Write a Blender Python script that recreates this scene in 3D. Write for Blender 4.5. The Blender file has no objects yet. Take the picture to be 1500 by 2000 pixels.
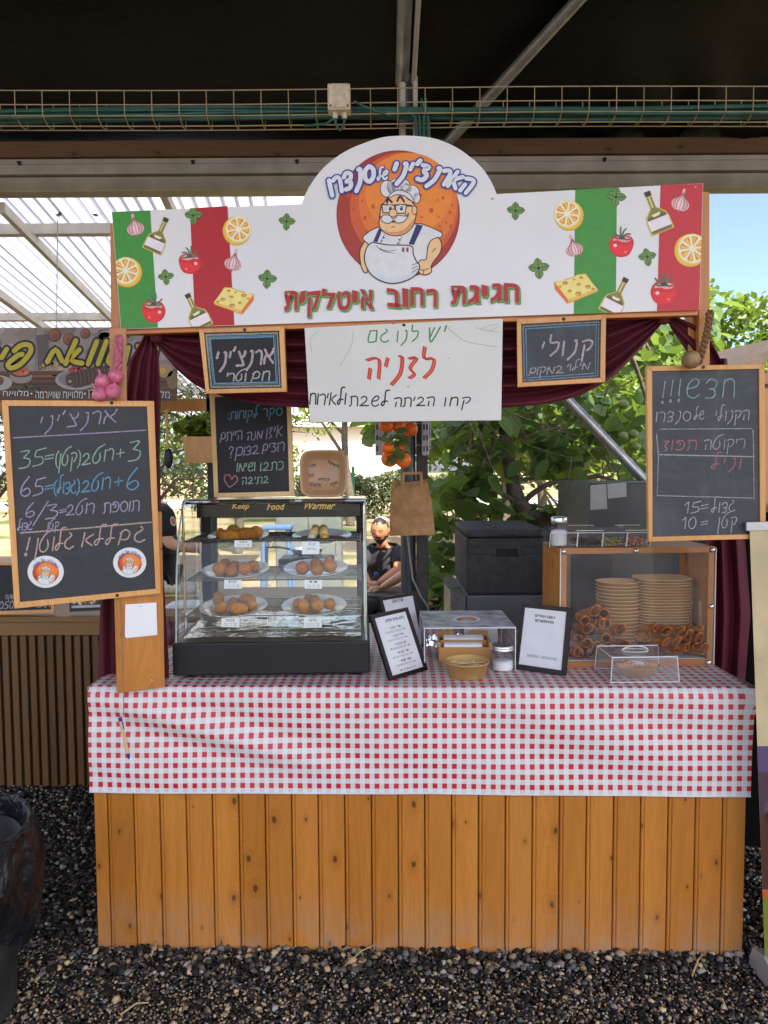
import bpy, bmesh, math, random
import numpy as np
from mathutils import Vector, Matrix, noise
R = math.radians
V = Vector
rnd = random.Random(7)
scene = bpy.context.scene
COL = scene.collection

# ------------------------------------------------------------------ camera
F, CAMH, PITCH, ROLL = 1387.0, 1.6, R(3.3), R(0.35)
CAM = V((0, 0, CAMH))
fwd = V((0, math.cos(PITCH), -math.sin(PITCH)))
up0 = V((0, math.sin(PITCH), math.cos(PITCH)))
rt0 = V((1, 0, 0))
rt = rt0 * math.cos(ROLL) - up0 * math.sin(ROLL)
up = rt0 * math.sin(ROLL) + up0 * math.cos(ROLL)
cd = bpy.data.cameras.new('camera')
cam = bpy.data.objects.new('camera', cd)
COL.objects.link(cam)
cam.matrix_world = Matrix(((rt.x, up.x, -fwd.x, CAM.x), (rt.y, up.y, -fwd.y, CAM.y), (rt.z, up.z, -fwd.z, CAM.z), (0, 0, 0, 1)))
cd.sensor_fit = 'VERTICAL'
cd.sensor_height = 24.0
cd.lens = 24.0 * F / 2000.0
cd.clip_start = 0.05
cd.clip_end = 2000
scene.camera = cam

# ------------------------------------------------------------------ light
SUN_EL, SUN_AZ = R(52), R(150)          # azimuth measured clockwise from +Y: the sun stands behind the camera, to the right
world = bpy.data.worlds.new('World')
scene.world = world
world.use_nodes = True
wn, wl = world.node_tree.nodes, world.node_tree.links
wn.clear()
wo = wn.new('ShaderNodeOutputWorld')
bg = wn.new('ShaderNodeBackground')
sky = wn.new('ShaderNodeTexSky')
sky.sky_type = 'NISHITA'
sky.sun_disc = False
sky.sun_elevation = SUN_EL
sky.sun_rotation = SUN_AZ
sky.air_density = 0.6
sky.dust_density = 2.4
tc = wn.new('ShaderNodeTexCoord')
mp = wn.new('ShaderNodeMapping'); mp.inputs['Scale'].default_value = (1, 1, 2.6)
nz = wn.new('ShaderNodeTexNoise'); nz.inputs['Scale'].default_value = 2.3; nz.inputs['Detail'].default_value = 6; nz.inputs['Roughness'].default_value = 0.55
rmp = wn.new('ShaderNodeValToRGB'); rmp.color_ramp.elements[0].position = 0.5; rmp.color_ramp.elements[1].position = 0.68
rmp.color_ramp.elements[1].color = (0.75, 0.75, 0.75, 1)
mx = wn.new('ShaderNodeMix'); mx.data_type = 'RGBA'
mx.inputs[7].default_value = (7.5, 7.6, 7.9, 1)
wl.new(tc.outputs['Generated'], mp.inputs['Vector']); wl.new(mp.outputs[0], nz.inputs['Vector'])
wl.new(nz.outputs['Fac'], rmp.inputs[0]); wl.new(rmp.outputs[0], mx.inputs[0])
wl.new(sky.outputs[0], mx.inputs[6]); wl.new(mx.outputs[2], bg.inputs['Color'])
bg.inputs['Strength'].default_value = 0.13
wl.new(bg.outputs[0], wo.inputs['Surface'])
sd = bpy.data.lights.new('sun', 'SUN')
sd.energy = 3.6
sd.angle = R(0.5)
sd.color = (1.0, 0.93, 0.82)
sun = bpy.data.objects.new('sun', sd)
COL.objects.link(sun)
sun_dir = V((math.sin(SUN_AZ) * math.cos(SUN_EL), math.cos(SUN_AZ) * math.cos(SUN_EL), math.sin(SUN_EL)))
sun.rotation_euler = sun_dir.to_track_quat('Z', 'Y').to_euler()
sun.location = (6, -8, 14)
scene.view_settings.view_transform = 'Standard'
scene.view_settings.look = 'None'
scene.view_settings.exposure = 1.82
scene.view_settings.gamma = 1.0
scene.cycles.max_bounces = 8
scene.cycles.transparent_max_bounces = 24
scene.cycles.caustics_reflective = False
scene.cycles.caustics_refractive = False
scene.cycles.sample_clamp_indirect = 8.0

# ------------------------------------------------------------------ projection helpers (photo pixels 1500 x 2000 -> real points)
def ray(u, v):
    return (fwd + rt * ((u - 750) / F) - up * ((v - 1000) / F))
def atY(u, v, y):
    d = ray(u, v); return CAM + d * ((y - CAM.y) / d.y)
def atZ(u, v, z):
    d = ray(u, v); return CAM + d * ((z - CAM.z) / d.z)
def px(n, y):                      # size in metres of n pixels at distance y
    return n / F * y
class Plane:
    """A board's own plane: yaw > 0 means its right end is nearer, lean > 0 means its top leans away."""
    def __init__(s, p, yaw=0.0, lean=0.0):
        y, l = R(yaw), R(lean)
        s.p = V(p); s.x = V((math.cos(y), -math.sin(y), 0))
        n0 = V((-math.sin(y), -math.cos(y), 0))
        s.n = n0 * math.cos(l) + V((0, 0, 1)) * math.sin(l)
        s.z = V((0, 0, 1)) * math.cos(l) - n0 * math.sin(l)
    def __call__(s, u, v, off=0.0):
        d = ray(u, v)
        t = (s.p - CAM).dot(s.n) / d.dot(s.n)
        return CAM + d * t + s.n * off
    def at(s, u, v, off=0.0):
        d = ray(u, v); return CAM + d * ((s.p + s.n * off - CAM).dot(s.n) / d.dot(s.n))
    def loc(s, a, b, off=0.0):
        return s.p + s.x * a + s.z * b + s.n * off

# ------------------------------------------------------------------ mesh builder
class MB:
    def __init__(s):
        s.v = []; s.f = []; s.m = []; s.c = []; s.uv = {}; s.hascol = False
    def vert(s, p):
        s.v.append((p[0], p[1], p[2])); return len(s.v) - 1
    def face(s, idx, m=0, c=None):
        s.f.append(tuple(idx)); s.m.append(m); s.c.append(c)
        if c is not None: s.hascol = True
    def poly(s, pts, m=0, c=None):
        s.face([s.vert(p) for p in pts], m, c)
    def hexa(s, a, b, m=0, c=None):
        """a: four front corners, b: the four matching back corners"""
        i = [s.vert(p) for p in a] + [s.vert(p) for p in b]
        for q in ((0, 1, 2, 3), (7, 6, 5, 4), (0, 4, 5, 1), (1, 5, 6, 2), (2, 6, 7, 3), (3, 7, 4, 0)):
            s.face([i[k] for k in q], m, c)
    def box(s, ctr, size, rot=None, m=0, c=None):
        ctr = V(ctr); h = [x / 2 for x in size]
        P = []
        for sy in (-1, 1):
            for sx, sz in ((-1, -1), (1, -1), (1, 1), (-1, 1)):
                q = V((sx * h[0], sy * h[1], sz * h[2]))
                P.append(ctr + (rot @ q if rot is not None else q))
        s.hexa(P[:4], P[4:], m, c)
    def cbox(s, lo, hi, ch=0.004, m=0, c=None, M=None):
        """a box with chamfered edges between two corners"""
        x = [lo[0], hi[0]]; y = [lo[1], hi[1]]; z = [lo[2], hi[2]]
        bm = bmesh.new()
        vs = [bm.verts.new((x[i], y[j], z[k])) for i in (0, 1) for j in (0, 1) for k in (0, 1)]
        for q in ((0, 1, 3, 2), (4, 6, 7, 5), (0, 4, 5, 1), (2, 3, 7, 6), (0, 2, 6, 4), (1, 5, 7, 3)):
            bm.faces.new([vs[k] for k in q])
        bmesh.ops.bevel(bm, geom=bm.edges[:] , offset=ch, segments=2, affect='EDGES', profile=0.5)
        s.from_bm(bm, m, c, M)
    def from_bm(s, bm, m=0, c=None, M=None):
        bm.verts.ensure_lookup_table(); bm.verts.index_update()
        o = len(s.v)
        for v in bm.verts:
            p = M @ v.co if M is not None else v.co
            s.v.append((p.x, p.y, p.z))
        for f in bm.faces: s.face([o + v.index for v in f.verts], m, c)
        bm.free()
    def prism(s, pts, vec, m=0, c=None, mside=None):
        """a polygon given thickness by moving it along vec"""
        vec = V(vec); n = len(pts)
        a = [s.vert(p) for p in pts]; b = [s.vert(V(p) + vec) for p in pts]
        s.face(a, m, c); s.face(b[::-1], m, c)
        ms = m if mside is None else mside
        for i in range(n):
            j = (i + 1) % n
            s.face((a[i], b[i], b[j], a[j]), ms, c)
    def tube(s, path, r, seg=8, m=0, c=None, cap=True):
        path = [V(p) for p in path]; n = len(path)
        rr = r if isinstance(r, (list, tuple)) else [r] * n
        prev = None; rings = []
        for i, p in enumerate(path):
            t = (path[min(i + 1, n - 1)] - path[max(i - 1, 0)])
            if t.length < 1e-9: t = V((0, 0, 1))
            t.normalize()
            if prev is None:
                a = V((0, 0, 1)) if abs(t.z) < 0.9 else V((1, 0, 0))
                e = t.cross(a).normalized()
            else:
                e = (prev - t * prev.dot(t))
                e = e.normalized() if e.length > 1e-6 else t.orthogonal().normalized()
            prev = e; b = t.cross(e)
            rings.append([s.vert(p + (e * math.cos(2 * math.pi * k / seg) + b * math.sin(2 * math.pi * k / seg)) * rr[i]) for k in range(seg)])
        for i in range(n - 1):
            A, B = rings[i], rings[i + 1]
            for k in range(seg):
                j = (k + 1) % seg
                s.face((A[k], A[j], B[j], B[k]), m, c)
        if cap:
            s.face(rings[0][::-1], m, c); s.face(rings[-1], m, c)
    def lathe(s, prof, ctr=(0, 0, 0), seg=32, M=None, m=0, c=None, sx=1.0, sy=1.0, power=2.0):
        """prof: (radius, height) pairs; power > 2 squares the outline off"""
        ctr = V(ctr); rings = []
        for r, z in prof:
            if r < 1e-6:
                p = V((0, 0, z)); p = M @ p if M is not None else p
                rings.append([s.vert(p + ctr)]); continue
            ring = []
            for k in range(seg):
                a = 2 * math.pi * k / seg; ca, sa = math.cos(a), math.sin(a)
                q = 1.0 if power == 2.0 else 1.0 / ((abs(ca) ** power + abs(sa) ** power) ** (1 / power))
                p = V((r * ca * q * sx, r * sa * q * sy, z)); p = M @ p if M is not None else p
                ring.append(s.vert(p + ctr))
            rings.append(ring)
        for A, B in zip(rings[:-1], rings[1:]):
            if len(A) == 1 and len(B) == 1: continue
            for k in range(seg):
                j = (k + 1) % seg
                if len(A) == 1: s.face((A[0], B[j], B[k]), m, c)
                elif len(B) == 1: s.face((A[k], A[j], B[0]), m, c)
                else: s.face((A[k], A[j], B[j], B[k]), m, c)
    def ball(s, ctr, r, sub=2, m=0, c=None, amp=0.0, freq=3.0, seed=0.0, M=None, fn=None):
        bm = bmesh.new(); bmesh.ops.create_icosphere(bm, subdivisions=sub, radius=1.0)
        rr = V(r) if isinstance(r, (tuple, list, Vector)) else V((r, r, r))
        off = V((seed * 7.3, seed * 3.1, seed * 5.7))
        for v in bm.verts:
            p = v.co.copy()
            if amp: p *= 1 + amp * noise.noise(p * freq + off)
            if fn: p = fn(p)
            p = V((p.x * rr.x, p.y * rr.y, p.z * rr.z))
            if M is not None: p = M @ p
            v.co = p + V(ctr)
        s.from_bm(bm, m, c)
    def grid(s, fn, nu, nv, m=0, c=None, uvfn=None, closeu=False):
        I = [[s.vert(fn(i / nu, j / nv)) for j in range(nv + 1)] for i in range(nu + (0 if closeu else 1))]
        for i in range(nu):
            i2 = (i + 1) % len(I)
            for j in range(nv):
                if uvfn: s.uv[len(s.f)] = [uvfn(i / nu, j / nv), uvfn((i + 1) / nu, j / nv), uvfn((i + 1) / nu, (j + 1) / nv), uvfn(i / nu, (j + 1) / nv)]
                s.face((I[i][j], I[i2][j], I[i2][j + 1], I[i][j + 1]), m, c)
    def build(s, name, mats, parent=None, origin=None, smooth=False, bevel=0.0, recalc=True):
        org = V(parent['_w']) if parent is not None else V(origin or (0, 0, 0))
        me = bpy.data.meshes.new(name)
        me.from_pydata([(x - org.x, y - org.y, z - org.z) for x, y, z in s.v], [], s.f)
        mats = mats if isinstance(mats, (list, tuple)) else [mats]
        for mm in mats: me.materials.append(mm)
        me.polygons.foreach_set('material_index', s.m)
        if s.hascol:
            at = me.color_attributes.new('Col', 'FLOAT_COLOR', 'CORNER')
            arr = []
            for f, c in zip(s.f, s.c):
                c = c or (1, 1, 1)
                arr += [c[0], c[1], c[2], 1.0] * len(f)
            at.data.foreach_set('color', arr)
        if s.uv:
            ul = me.uv_layers.new(name='UVMap'); k = 0
            for i, f in enumerate(s.f):
                u = s.uv.get(i)
                for q in range(len(f)):
                    if u: ul.data[k].uv = u[q]
                    k += 1
        if recalc:
            bm = bmesh.new(); bm.from_mesh(me); bmesh.ops.recalc_face_normals(bm, faces=bm.faces); bm.to_mesh(me); bm.free()
        if smooth:
            me.polygons.foreach_set('use_smooth', [True] * len(me.polygons))
            if smooth != 'all':
                try: me.set_sharp_from_angle(angle=R(40))
                except Exception: pass
        me.update()
        o = bpy.data.objects.new(name, me); COL.objects.link(o)
        o['_w'] = tuple(org)
        if parent is not None: o.parent = parent
        else: o.location = org
        if bevel:
            b = o.modifiers.new('edge', 'BEVEL'); b.width = bevel; b.segments = 2; b.limit_method = 'ANGLE'
        return o
def tag(o, label, cat, group=None):
    o['label'] = label; o['category'] = cat
    if group: o['group'] = group
    return o
def thing(name, label, cat, loc=(0, 0, 0), group=None):
    o = bpy.data.objects.new(name, None); COL.objects.link(o)
    o.location = V(loc); o['_w'] = tuple(V(loc)); o.empty_display_size = 0.05
    return tag(o, label, cat, group)
def structure(o, kind='structure'):
    o['kind'] = kind; return o
def copy_tree(o, parent=None):
    c = o.copy(); COL.objects.link(c)
    if parent is not None: c.parent = parent
    for ch in list(o.children): copy_tree(ch, c)
    return c
def place(o, loc, rot=(0, 0, 0), scale=None):
    o.location = loc; o.rotation_euler = rot
    if scale: o.scale = (scale,) * 3 if isinstance(scale, (int, float)) else scale
    return o
ORD = ['first', 'second', 'third', 'fourth', 'fifth', 'sixth', 'seventh', 'eighth', 'ninth', 'tenth', 'eleventh', 'twelfth', 'thirteenth', 'fourteenth', 'fifteenth', 'sixteenth', 'seventeenth', 'eighteenth', 'nineteenth', 'twentieth', 'twenty-first', 'twenty-second']

# ------------------------------------------------------------------ materials
def lin(c):
    c = c / 255.0
    return c / 12.92 if c <= 0.04045 else ((c + 0.055) / 1.055) ** 2.4
def S(r, g, b, k=1.0):
    return tuple(min(0.9, lin(x) * k) for x in (r, g, b))
class NT:
    def __init__(s, name):
        s.mat = bpy.data.materials.new(name); s.mat.use_nodes = True
        s.t = s.mat.node_tree; s.n = s.t.nodes; s.l = s.t.links
        s.n.clear(); s.out = s.n.new('ShaderNodeOutputMaterial')
    def new(s, typ, **kw):
        n = s.n.new(typ)
        for k, v in kw.items(): setattr(n, k, v)
        return n
    def link(s, a, b): s.l.new(a, b)
    def inp(s, sock, v):
        if hasattr(v, 'links'): s.l.new(v, sock)
        else:
            if isinstance(v, (tuple, list)) and len(v) == 3 and sock.type == 'RGBA': v = (*v, 1)
            sock.default_value = v
    def bsdf(s, col, rough=0.5, metal=0.0, spec=0.5, normal=None, **kw):
        b = s.new('ShaderNodeBsdfPrincipled')
        s.inp(b.inputs['Base Color'], col); s.inp(b.inputs['Roughness'], rough); s.inp(b.inputs['Metallic'], metal)
        s.inp(b.inputs['Specular IOR Level'], spec)
        if normal is not None: s.link(normal, b.inputs['Normal'])
        for k, v in kw.items(): s.inp(b.inputs[k.replace('_', ' ')], v)
        s.link(b.outputs[0], s.out.inputs['Surface'])
        return b
    def coord(s, scale=(1, 1, 1), which='Object', add=None):
        t = s.new('ShaderNodeTexCoord'); m = s.new('ShaderNodeMapping'); m.inputs['Scale'].default_value = scale
        src = t.outputs[which]
        if add is not None:
            a = s.new('ShaderNodeVectorMath', operation='ADD'); s.link(src, a.inputs[0]); s.link(add, a.inputs[1]); src = a.outputs[0]
        s.link(src, m.inputs['Vector']); return m.outputs[0]
    def noise(s, vec, scale=5, detail=4, rough=0.55, dist=0.0):
        n = s.new('ShaderNodeTexNoise'); s.link(vec, n.inputs['Vector'])
        n.inputs['Scale'].default_value = scale; n.inputs['Detail'].default_value = detail
        n.inputs['Roughness'].default_value = rough; n.inputs['Distortion'].default_value = dist
        return n.outputs['Fac']
    def ramp(s, fac, stops):
        r = s.new('ShaderNodeValToRGB'); e = r.color_ramp.elements
        while len(e) < len(stops): e.new(0.5)
        for k, (p, c) in zip(e, stops):
            k.position = p; k.color = (*c, 1) if len(c) == 3 else c
        s.link(fac, r.inputs[0]); return r.outputs[0]
    def rr(s, fac, a, b, c=0.0, d=1.0):
        m = s.new('ShaderNodeMapRange'); s.link(fac, m.inputs[0])
        for i, x in enumerate((a, b, c, d)): m.inputs[i + 1].default_value = x
        return m.outputs[0]
    def math(s, op, a, b=0.0, c=0.0):
        m = s.new('ShaderNodeMath', operation=op); s.inp(m.inputs[0], a); s.inp(m.inputs[1], b); s.inp(m.inputs[2], c); return m.outputs[0]
    def mix(s, fac, a, b, blend='MIX'):
        m = s.new('ShaderNodeMix', data_type='RGBA', blend_type=blend)
        s.inp(m.inputs[0], fac); s.inp(m.inputs[6], a); s.inp(m.inputs[7], b); return m.outputs[2]
    def bump(s, h, strength=0.3, dist=0.01):
        b = s.new('ShaderNodeBump'); b.inputs['Strength'].default_value = strength; b.inputs['Distance'].default_value = dist
        s.link(h, b.inputs['Height']); return b.outputs[0]
    def attr(s, name='Col'):
        a = s.new('ShaderNodeAttribute', attribute_name=name); return a.outputs['Color']
def plain(name, col, rough=0.5, metal=0.0, var=0.12, scale=8.0, bump=0.0, bscale=60.0, spec=0.5, bdist=0.004, **kw):
    t = NT(name); v = t.coord()
    n = t.noise(v, scale, 5)
    c = t.mix(t.rr(n, 0.3, 0.7), tuple(x * (1 - var) for x in col), tuple(min(1, x * (1 + var)) for x in col))
    nm = t.bump(t.noise(v, bscale, 4), bump, bdist) if bump else None
    ro = t.rr(t.noise(v, scale * 2.3, 3), 0.3, 0.7, max(0.02, rough - 0.07), min(1, rough + 0.07))
    t.bsdf(c, ro, metal, spec, nm, **kw); return t.mat
def m_attr(name, rough=0.5, var=0.1, scale=60.0, bump=0.0, spec=0.4, bscale=80.0, bdist=0.002):
    t = NT(name); v = t.coord(); n = t.noise(v, scale, 4); a = t.attr()
    c = t.mix(t.rr(n, 0.3, 0.7, 0, var), a, (0, 0, 0))
    nm = t.bump(t.noise(v, bscale, 4), bump, bdist) if bump else None
    t.bsdf(c, rough, 0, spec, nm); return t.mat
def m_wood(name, dark, mid, light, rough=0.35, axis='Z', knots=True, scale=1.0, coat=0.25, dirt=0.0):
    """planks: grain runs along axis; the Col attribute (one value per plank) shifts the grain so no two planks match"""
    t = NT(name); a = t.attr()
    big = t.new('ShaderNodeVectorMath', operation='MULTIPLY'); t.link(a, big.inputs[0]); big.inputs[1].default_value = (13.7, 9.1, 17.3)
    sc = {'Z': (1, 1, 0.09), 'X': (0.09, 1, 1), 'Y': (1, 0.09, 1)}[axis]
    v = t.coord(sc, add=big.outputs[0])
    kd = None
    if knots:
        vk = t.coord((1, 1, 1), add=big.outputs[0]); sp = t.new('ShaderNodeSeparateXYZ'); t.link(vk, sp.inputs[0]); cb = t.new('ShaderNodeCombineXYZ')
        ab = {'Z': (0, 1, 2), 'X': (2, 1, 0), 'Y': (0, 2, 1)}[axis]
        t.link(t.math('ADD', sp.outputs[ab[0]], sp.outputs[ab[1]]), cb.inputs[0]); t.link(t.math('MULTIPLY', sp.outputs[ab[2]], 0.55), cb.inputs[1])
        vo = t.new('ShaderNodeTexVoronoi', voronoi_dimensions='2D'); t.link(cb.outputs[0], vo.inputs['Vector']); vo.inputs['Scale'].default_value = 7.0 * scale
        vs = t.new('ShaderNodeSeparateColor'); t.link(vo.outputs['Color'], vs.inputs[0])
        wob = t.math('MULTIPLY_ADD', t.noise(vk, 70, 3), 0.05, -0.025)
        kd = t.math('DIVIDE', t.math('ADD', vo.outputs['Distance'], wob), t.rr(vs.outputs[0], 0, 1, 0.2, 1.05))
    ring = t.noise(v, 9 * scale, 3, 0.5, 0.6)
    if kd is not None:
        ring = t.math('ADD', ring, t.rr(kd, 0.0, 0.3, 0.35, 0.0))
    w = t.math('SINE', t.math('MULTIPLY', ring, 62.0))
    fine = t.noise(v, 160 * scale, 3, 0.6)
    tone = t.noise(v, 2.2 * scale, 3)
    c = t.ramp(t.math('ADD', t.math('MULTIPLY', tone, 0.75), t.math('MULTIPLY', w, 0.035)), [(0.15, dark), (0.42, mid), (0.68, light)])
    c = t.mix(t.rr(fine, 0.42, 0.62, 0.0, 0.22), c, dark)
    sep = t.new('ShaderNodeSeparateColor'); t.link(a, sep.inputs[0])
    c = t.mix(t.rr(sep.outputs[1], 0, 1, 0.0, 0.42), c, tuple(x * 0.7 for x in mid))
    if kd is not None:
        kc = tuple(x * 0.16 for x in mid)
        c = t.mix(t.rr(kd, 0.09, 0.2, 0.45, 0.0), c, dark)
        c = t.mix(t.rr(kd, 0.04, 0.062, 0.9, 0.0), c, kc)
    if dirt:
        sx = t.new('ShaderNodeTexCoord'); se = t.new('ShaderNodeSeparateXYZ'); t.link(sx.outputs['Object'], se.inputs[0])
        dn = t.noise(t.coord((1, 1, 1)), 9, 5, 0.7)
        f = t.math('MULTIPLY', t.rr(se.outputs[2], 0.0, 0.22, dirt, 0.0), t.rr(dn, 0.35, 0.7))
        c = t.mix(f, c, (0.32, 0.28, 0.22))
    nm = t.bump(t.math('ADD', t.math('MULTIPLY', w, 0.25), fine), 0.12, 0.002)
    t.bsdf(c, t.rr(tone, 0.3, 0.7, rough - 0.06, rough + 0.1), 0, 0.45, nm, Coat_Weight=coat, Coat_Roughness=0.25); return t.mat
def m_glass(name, tint=(0.96, 0.98, 0.97), refl=1.0, haze=0.0, rough=0.02):
    t = NT(name)
    tr = t.new('ShaderNodeBsdfTransparent'); tr.inputs[0].default_value = (*tint, 1)
    gl = t.new('ShaderNodeBsdfGlossy'); gl.inputs['Roughness'].default_value = rough
    ge = t.new('ShaderNodeNewGeometry'); dt = t.new('ShaderNodeVectorMath', operation='DOT_PRODUCT')
    t.link(ge.outputs['Incoming'], dt.inputs[0]); t.link(ge.outputs['Normal'], dt.inputs[1])
    fr = t.math('MULTIPLY_ADD', t.math('POWER', t.math('SUBTRACT', 1.0, t.math('ABSOLUTE', dt.outputs['Value'])), 5.0), 0.95, 0.04)
    m = t.new('ShaderNodeMixShader'); t.link(t.math('MULTIPLY', fr, refl), m.inputs[0])
    t.link(tr.outputs[0], m.inputs[1]); t.link(gl.outputs[0], m.inputs[2]); o = m.outputs[0]
    if haze:
        df = t.new('ShaderNodeBsdfDiffuse'); df.inputs[0].default_value = (0.8, 0.82, 0.85, 1)
        m2 = t.new('ShaderNodeMixShader')
        t.link(t.rr(t.noise(t.coord(), 14, 5, 0.7), 0.35, 0.75, haze * 0.3, haze * 1.6), m2.inputs[0])
        t.link(o, m2.inputs[1]); t.link(df.outputs[0], m2.inputs[2]); o = m2.outputs[0]
    t.link(o, t.out.inputs['Surface']); return t.mat
def m_leaf(name, cols, trans=0.35, rough=0.45, spec=0.4):
    """leaf: colour differs from leaf to leaf (Col attribute), part of the light shines through"""
    t = NT(name); a = t.attr(); sep = t.new('ShaderNodeSeparateColor'); t.link(a, sep.inputs[0])
    n = len(cols)
    c = t.ramp(sep.outputs[0], [(i / (n - 1), k) for i, k in enumerate(cols)])
    c = t.mix(t.rr(t.noise(t.coord(), 25, 3), 0.3, 0.7, 0, 0.3), c, tuple(x * 0.6 for x in cols[0]))
    b = t.bsdf(c, rough, 0, spec)
    tl = t.new('ShaderNodeBsdfTranslucent')
    t.link(t.mix(0.5, c, (0.35, 0.5, 0.04), 'MIX'), tl.inputs[0])
    m = t.new('ShaderNodeMixShader'); m.inputs[0].default_value = trans
    t.link(b.outputs[0], m.inputs[1]); t.link(tl.outputs[0], m.inputs[2]); t.link(m.outputs[0], t.out.inputs['Surface'])
    return t.mat

PRINT = m_attr('printed_ink', 0.42, 0.12, 40)
PAINTSIGN = plain('white_printed_panel', (0.74, 0.74, 0.75), 0.4, var=0.05, scale=3, bump=0.03, bscale=30)
CHALK = None
def _chalk():
    t = NT('chalk'); a = t.attr(); n = t.noise(t.coord(), 420, 3, 0.7)
    c = t.mix(t.rr(n, 0.38, 0.62, 0.8, 0.0), a, (0.05, 0.055, 0.06)); t.bsdf(c, 0.95, 0, 0.1); return t.mat
CHALK = _chalk()
INK = m_attr('marker_ink', 0.4, 0.15, 90)
def _slate(name, base, smear):
    t = NT(name); v = t.coord()
    n = t.noise(t.coord((1, 1, 0.5)), 5, 6, 0.65, 0.8); n2 = t.noise(t.coord((0.3, 1, 1.6)), 14, 4, 0.7, 1.0)
    c = t.mix(t.math('MULTIPLY', t.rr(n, 0.45, 0.75), smear), base, (0.22, 0.23, 0.25))
    c = t.mix(t.math('MULTIPLY', t.rr(n2, 0.5, 0.75), smear * 0.5), c, (0.25, 0.26, 0.28))
    t.bsdf(c, t.rr(n, 0.3, 0.7, 0.5, 0.7), 0, 0.4, t.bump(t.noise(v, 300, 2), 0.05, 0.001)); return t.mat
SLATE = _slate('slate', (0.03, 0.033, 0.04), 0.1)
SLATE_SMEAR = _slate('smeared_slate', (0.045, 0.05, 0.058), 0.3)
SLATE_BLACK = _slate('black_slate', (0.012, 0.012, 0.016), 0.05)
PINE = m_wood('varnished_pine', S(154, 92, 30, 1.0), S(188, 121, 48, 1.12), S(206, 142, 68, 1.15), 0.38, 'Z', True, dirt=0.55)
PINE_X = m_wood('varnished_pine_rail', S(150, 88, 28), S(190, 118, 45, 1.15), S(208, 140, 66, 1.2), 0.38, 'X', False)
FRAMEWOOD = m_wood('frame_wood', S(176, 118, 58), S(212, 156, 92, 1.1), S(226, 176, 112, 1.15), 0.42, 'Z', False, coat=0.1)
PALEWOOD = m_wood('pale_frame_wood', S(190, 150, 92), S(222, 188, 132, 1.1), S(235, 205, 150, 1.1), 0.45, 'Z', False, coat=0.05)
BROWNWOOD = m_wood('slat_wood', S(70, 48, 24), S(108, 76, 40), S(128, 94, 54), 0.5, 'Z', False, coat=0.05)
BROWNWOOD_X = m_wood('counter_edge_wood', S(92, 64, 32), S(132, 96, 54), S(150, 112, 66), 0.5, 'X', False, coat=0.05)
ROUGHWOOD = m_wood('rough_timber', S(72, 48, 32), S(112, 80, 54), S(140, 106, 78), 0.8, 'X', True, coat=0.0)
BAMBOO = m_wood('bamboo_wood', S(178, 122, 58), S(205, 152, 88), S(218, 170, 105), 0.4, 'X', False)
STEEL = plain('galvanised_steel', (0.42, 0.42, 0.42), 0.42, 0.75, 0.25, 14, 0.05, 50)
STEEL_BRIGHT = plain('polished_steel', (0.75, 0.75, 0.76), 0.15, 1.0, 0.05, 9)
CHROME = plain('chrome_wire', (0.62, 0.62, 0.62), 0.22, 1.0, 0.1, 20)
ALU = plain('grey_aluminium_beam', S(150, 142, 128), 0.5, 0.25, 0.18, 6, 0.06, 24)
BLACKMETAL = plain('black_coated_metal', (0.009, 0.010, 0.014), 0.4, 0.0, 0.25, 4, 0.04, 120, spec=0.35)
DARKPLASTIC = plain('dark_plastic', (0.02, 0.02, 0.022), 0.45, 0, 0.2, 10)
GREYPLASTIC = plain('grey_fridge_plastic', (0.10, 0.10, 0.105), 0.4, 0, 0.12, 5)
WHITEPLASTIC = plain('white_plastic', (0.72, 0.71, 0.68), 0.4, 0, 0.06, 10)
CREAMPLASTIC = plain('aged_cream_plastic', S(205, 192, 168), 0.5, 0, 0.2, 40)
PAPER = plain('paper', (0.83, 0.84, 0.86), 0.7, 0, 0.03, 12)
CERAMIC = plain('white_ceramic', (0.72, 0.71, 0.68), 0.15, 0, 0.03, 6, Coat_Weight=0.4)
KRAFT = plain('kraft_board', S(206, 168, 120, 1.1), 0.65, 0, 0.1, 18, 0.06, 140)
KRAFT_SHINY = plain('kraft_board_gloss', S(176, 140, 104), 0.35, 0, 0.08, 14)
GLASS = m_glass('clear_glass', (0.95, 0.98, 0.96))
GLASSEDGE = plain('glass_edge', (0.42, 0.56, 0.52), 0.15, 0, 0.1, 20)
ACRYLIC = m_glass('clear_acrylic', (0.96, 0.96, 0.965), 0.4, 0.02)
ACRYLIC_SCRATCHED = m_glass('scratched_acrylic', (0.9, 0.9, 0.91), 1.0, 0.32, 0.08)
ACRYLICEDGE = plain('acrylic_edge', (0.75, 0.76, 0.78), 0.12, 0, 0.05, 20)
VELVET = None
def _velvet():
    t = NT('burgundy_cloth'); n = t.noise(t.coord(), 900, 2)
    c = t.mix(t.rr(t.noise(t.coord(), 6, 4), 0.3, 0.7), (0.068, 0.006, 0.014), (0.105, 0.011, 0.024))
    t.bsdf(c, 0.62, 0, 0.3, t.bump(n, 0.1, 0.001), Sheen_Weight=0.35, Sheen_Roughness=0.4, Sheen_Tint=(0.5, 0.1, 0.2)); return t.mat
VELVET = _velvet()
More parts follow.
